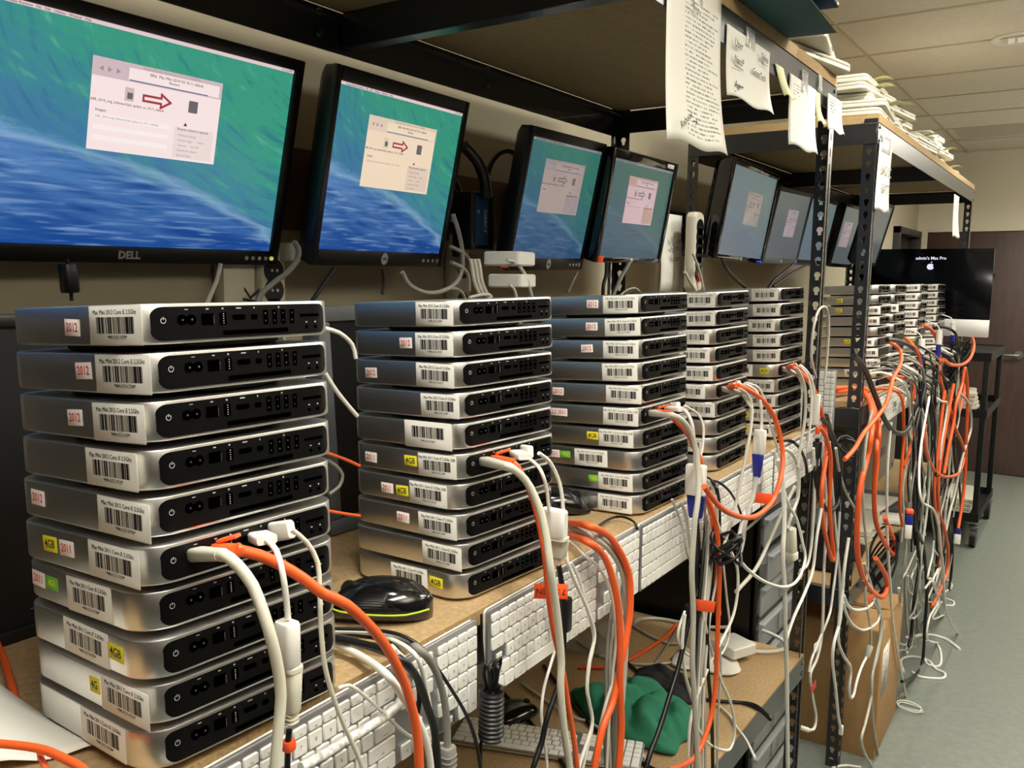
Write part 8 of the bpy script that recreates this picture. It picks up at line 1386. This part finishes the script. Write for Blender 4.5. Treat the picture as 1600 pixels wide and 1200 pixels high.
# ---- plugs, adapters, tags
def along(p, q, roll_up=(0, 0, 1)):
    z = (Vector(q)-Vector(p)).normalized(); up = Vector(roll_up); x = up.cross(z)
    if x.length < 1e-4: x = Vector((1, 0, 0))
    x.normalize(); y = z.cross(x); M = Matrix((x, y, z)).transposed().to_4x4(); M.translation = Vector(p); return M
def block(name, key, p, q, w, h, m, taper=1.0, bev=.002, label=None):
    """rounded block from p to q, w across, h the other way, tapering toward q"""
    M = along(p, q); L = (Vector(q)-Vector(p)).length; o = rrect(w, h, min(w, h)*.32, 4)
    bm = bmesh.new(); n = len(o); rings = []
    for z, s in ((0, .9), (min(bev, L*.2), 1), (L-min(bev, L*.2), taper), (L, taper*.88)): rings.append([bm.verts.new((x*s, y*s, z)) for x, y in o])
    for a, b in zip(rings, rings[1:]):
        for k in range(n): bm.faces.new((a[k], a[(k+1) % n], b[(k+1) % n], b[k]))
    bm.faces.new(rings[0][::-1]); bm.faces.new(rings[-1])
    ob = link(name, finish(bm, name, m), CO[key], matrix=M)
    if label: ob['label'] = label
    return ob
def hubpt(s, y, z, out=0.0):
    base, R, _ = MINIS[s][HUB]; X = MM['X']+out
    return Vector([base[i]+R[i][0]*X+R[i][1]*y+R[i][2]*z for i in range(3)])
def first(key, i=0): return Vector([c for c in CABLES if c[0] == key][0][3][i])
for s in (1, 2, 3, 4, 5):
    f = (1, 1, 1, .95, .95)[s-1]
    a = hubpt(s, -.0548, .0222); b = first('s%d power' % s, 1); block('plug', 's%d power' % s, a, a.lerp(b, .9), .0155*f, .0105*f, 'cable_ltgray', .8); block('strain_relief', 's%d power' % s, a.lerp(b, .86), first('s%d power' % s, 2) if s > 3 else b.lerp(first('s%d power' % s, 2), .3), .0085, .0085, 'cable_ivory', .8)
    a = hubpt(s, -.0367, .0222); b = first('s%d orange' % s, 0); block('plug', 's%d orange' % s, a, b, .0115, .0085, 'cable_orange', .95); block('boot', 's%d orange' % s, b, first('s%d orange' % s, 1) if s > 2 else b.lerp(first('s%d orange' % s, 1), .5), .011, .011, 'cable_orange', .6)
    u = hubpt(s, -.0367, .0285, .004); block('latch_tab', 's%d orange' % s, u, u+Vector((.016, .006, .006)), .009, .003, 'cable_orange', 1.0, .001)
    a = hubpt(s, .003, .0225); b = first('s%d video' % s, 0); block('plug', 's%d video' % s, a, b if (b-a).length < .05 else a.lerp(b, .05/(b-a).length), .0185, .0085, 'plastic_white', .96)
    a = hubpt(s, .0178, .0222); b = first('s%d usb' % s, 0); block('plug', 's%d usb' % s, a, b if (b-a).length < .035 else a.lerp(b, .035/(b-a).length), .0085, .0165, 'plastic_white', .95)
def vblock(name, key, c, w, d, h, m, taper=1.0, label=None):
    c = Vector(c); return block(name, key, c+Vector((0, 0, h/2)), c-Vector((0, 0, h/2)), w, d, m, taper, .002, label)
# white video adapters with their display plugs below
vblock('adapter', 's1 video', (-.507, .4325, 1.2855), .020, .014, .036, 'plastic_white'); vblock('adapter_foot', 's1 video', (-.507, .434, 1.2655), .0205, .015, .006, 'plastic_ivory')
vblock('display_plug', 's1 videodown', (-.507, .4345, 1.247), .0195, .013, .036, 'plastic_ivory', .82); vblock('strain_relief', 's1 videodown', (-.507, .4345, 1.2245), .0085, .0085, .014, 'plastic_ivory', .8)
for k in range(4): vblock('relief_ring', 's1 videodown', (-.507, .4345, 1.230-.0035*k), .0105, .0105, .0016, 'plastic_ivory')
o = vblock('name_tag', 's1 videodown', (-.507, .4315, 1.2010), .010, .010, .008, 'orange_tag'); o['label'] = 'orange tag'
vblock('adapter', 's2 video', (-.5186, .849, 1.283), .034, .015, .034, 'plastic_white'); vblock('adapter_foot', 's2 video', (-.5186, .851, 1.2655), .036, .017, .006, 'plastic_ivory')
vblock('display_plug', 's2 videodown', (-.5188, .8575, 1.251), .031, .014, .024, 'plastic_ivory', .78); vblock('strain_relief', 's2 videodown', (-.5188, .8595, 1.2345), .010, .010, .012, 'plastic_ivory', .8)
vblock('ferrite', 's2 videodown', (-.519, .8787, 1.1601), .017, .017, .042, 'plastic_black')
vblock('adapter', 's3 video', (-.5258, 1.3035, 1.2477), .034, .017, .05, 'plastic_white'); vblock('display_plug', 's3 videodown', (-.526, 1.309, 1.2027), .031, .015, .04, 'vga_blue', .72, 'blue display plug')
vblock('ferrite', 's3 videodown', (-.5259, 1.303, 1.0177), .018, .018, .034, 'plastic_black')
vblock('adapter', 's4 video', (-.5311, 1.6332, 1.2582), .024, .016, .05, 'plastic_white'); vblock('display_plug', 's4 videodown', (-.531, 1.6279, 1.2133), .022, .015, .046, 'vga_blue', .62, 'blue display plug')
vblock('adapter', 's5 video', (-.5378, 2.0503, 1.2718), .02, .015, .072, 'plastic_white', .9)
vblock('ferrite', 's5 videodown', (-.5378, 2.085, 1.17), .02, .02, .04, 'plastic_black')
def flag(key, c, w, h, name='name_tag', txt=None, rot=0.0, rz=0.0, m='orange_tag', lab='orange tag'):
    M = T(*c) @ Matrix.Rotation(rz, 4, 'Z') @ FACE_PX @ Matrix.Rotation(rot, 4, 'Z')
    o = link(name, slab_me('name_tag', w, h, .0006, .0006, m, .0001, 1), CO[key], matrix=M); o['label'] = lab
    if txt: link('lettering', text_me(txt, h*.54, 'ink', bold=.0001), o, matrix=T(0, 0, .0008) @ Matrix.Rotation(PI, 4, 'Z'))
    return o
flag('s2 videodown', (-.514, .838, 1.2030), .040, .0185, txt='7 SEVEN', rot=.0, rz=-1.0, lab='orange name tag with upside down writing')
flag('s3 videodown', (-.515, 1.338, 1.0245), .034, .020, rot=-.10, rz=-1.0); flag('s4 videodown', (-.516, 1.640, 1.1470), .040, .021, rot=-.10, rz=-1.0); flag('s5 videodown', (-.5383, 2.082, 1.2177), .012, .018, rz=-.9)
q0 = first('r stand1'); block('ferrite', 'r stand1', q0+Vector((0, 0, -.006)), q0+Vector((0, .002, -.046)), .022, .022, 'plastic_black')
# other plugs and tags
block('ribbed_plug', 'b1 graythick', first('b1 graythick', 6)+Vector((0, 0, .004)), first('b1 graythick', 6)-Vector((0, 0, .03)), .0165, .0165, 'cable_gray')
for k in range(4): block('rib', 'b1 graythick', first('b1 graythick', 6)-Vector((0, 0, .004+.006*k)), first('b1 graythick', 6)-Vector((0, 0, .0065+.006*k)), .018, .018, 'cable_gray')
block('connector', 'b4 gray', (-.5352, 1.883, 1.026), (-.533, 1.893, .968), .026, .022, 'cable_ivory', 1.0); block('socket_end', 'b4 gray', (-.533, 1.893, .97), (-.5325, 1.895, .952), .03, .025, 'cable_ivory', 1.0)
block('plug', 'u2 tail A', first('u2 tail A', -1)+Vector((0, 0, .012)), first('u2 tail A', -1)-Vector((0, .0, .014)), .012, .010, 'plastic_white')
block('connector', 'u2 tail B', first('u2 tail B', -1), first('u2 tail B', -1)+Vector((.006, .012, .032)), .018, .012, 'cable_ltgray')
block('plug', 'tail usb A', first('tail usb A', -1), first('tail usb A', -1)+Vector((-.02, -.006, .004)), .014, .009, 'plastic_white')
flag('tail tag', (-.54, 2.20, .632), .062, .028, m='paper', rot=-.12, lab='white paper tag'); o = flag('tail usb A', (-.535, 2.17, .535), .045, .022, m='ink_red', rot=.1, lab='red and white tag')
flag('u2 pair A', first('u2 pair A', 2)+Vector((.004, -.06, .012)), .09, .022, rot=-.05)
for key, i, dz in (('u2 orangeH', -1, 0),):
    p = first(key, i); block('plug', key, p, p-Vector((0, 0, .028)), .026, .016, 'vga_blue', 1.0, .002, 'blue plug'); block('adapter', key, p-Vector((0, 0, .028)), p-Vector((0, .01, .075)), .030, .018, 'plastic_white')
# display plugs hanging at the far stacks
def hang_adapter(label, px, top, wh, bl):
    c = Vector(px); t = thing('video_adapter', label, 'adapter', c, group='video adapters at the far stacks')
    def seg(name, z0, z1, w, d, m, taper=1.0, lab=None):
        o = rrect(w, d, d*.3, 3); me = prism_me(name, [(x, y) for x, y in o], [(0, .001), (.001, 0), (abs(z1-z0), 0)], m); ob = link(name, me, t, (0, 0, min(z0, z1)))
        if lab: ob['label'] = lab
    seg('adapter_body', 0, -wh, .022, .034, 'plastic_white'); seg('display_plug', -wh, -wh-bl, .018, .030, 'vga_blue', .7, 'blue display plug'); bm = bmesh.new(); bm_tube(bm, [(0, 0, -wh-bl+.002), (0, .004, -wh-bl-.05), (.004, .0, -wh-bl-.12)], .004, 6); link('cable_end', finish(bm, 'cable_end', 'cable_black'), t)
    bm = bmesh.new(); bm_tube(bm, [(0, 0, -.002), (-.012, .006, .02), (-.05, 0, .034)], .0022, 6); link('lead', finish(bm, 'lead', 'cable_white'), t)
hang_adapter('white and blue video adapter hanging at the second stack of the far unit', (-.535, 3.43, 1.365), 0, .055, .045)
hang_adapter('white and blue video adapter hanging at the third stack of the far unit', (-.54, 3.87, 1.378), 0, .058, .055)
hang_adapter('white and blue video adapter hanging before the chin of the large display', (-.54, 4.25, 1.395), 0, .055, .04)
t = thing('video_adapter', 'white and blue video adapter dangling low above the floor', 'adapter', (-.47, 3.0, .80), (0, 0, .3)); box('display_plug', (0, 0, .0), (.02, .034, .034), 'vga_blue', t, .003)['label'] = 'blue display plug'; box('adapter_body', (0, 0, -.04), (.022, .036, .046), 'plastic_white', t, .003); box('name_tag', (.002, 0, .026), (.022, .03, .012), 'orange_tag', t, .001)['label'] = 'orange tag'
def knot(label, c, n, r, h, seed, m='cable_black'):
    rr = random.Random(seed); t = thing('cable_coil', label, 'cable', c)
    for k in range(n):
        a = rr.uniform(0, 6); pts = [(r*math.cos(a+i*1.1)*rr.uniform(.75, 1), r*.8*math.sin(a+i*1.1)*rr.uniform(.75, 1), h*(.5-abs(i-3)/3.0)+rr.uniform(-.05, .05)*h) for i in range(7)]
        tube('strand', pts, rr.uniform(.003, .0042)*(1 if m == 'cable_black' else .5), m, t, 6)
    return t
knot('bunched black cord hanging at the far end of the far keyboards', (-.55, 4.2, 1.19), 8, .045, .16, 2)
knot('second bunched black cord hanging nearest the large display', (-.55, 4.6, 1.2), 8, .05, .18, 3)
knot('small black cord knot hanging between the front steel posts', (-.55, 2.45, 1.12), 3, .03, .05, 4)
for i in range(14):
    q = [c for c in CABLES if c[0] == 'tangle low %d' % i][0][3]; e = Vector(q[-1]); block('plug', 'tangle low %d' % i, e, e+(e-Vector(q[-2])).normalized()*.022, .011, .008, 'plastic_white')
knot('bundle of black and dark cords under the far unit lower shelf', (-.53, 2.95, .66), 5, .05, .2, 6)
knot('small white cord loop with a clear plug on the floor beside the cardboard box', (-.47, 3.32, .012), 2, .05, .012, 8, 'cable_white')
tie = knot('small bunch of tied black wire hanging below the third stack', (-.505, 1.40, 1.11), 5, .03, .05, 9)
# wound black cable hanging in front of the first two keyboards
wc = thing('wound_cable', 'black cable wound into a tight coil hanging between the first and second keyboards', 'cable', (-.5185, .7245, 1.0975))
pts = []
for k in range(11*12+1): pts.append((.0115*math.cos(2*PI*k/12), .0115*math.sin(2*PI*k/12), .028-.056*k/(11*12)))
bm = bmesh.new(); bm_tube(bm, pts, .0031, 6, False); link('coil', finish(bm, 'coil', 'cable_black'), wc)
for k in range(5):
    a = k*1.3; tube('loop', [(.004*math.cos(a), .004*math.sin(a), .024), (.008*math.cos(a), .010*math.sin(a), .045), (.006*math.cos(a)+.002, .013*math.sin(a), .056+.004*(k % 2)), (.002*math.cos(a+1), .006*math.sin(a+1), .05), (0, 0, .026)], .0022, 'cable_black', wc, 6)
box('core', (0, 0, 0), (.013, .013, .054), 'cable_black', wc, .003)
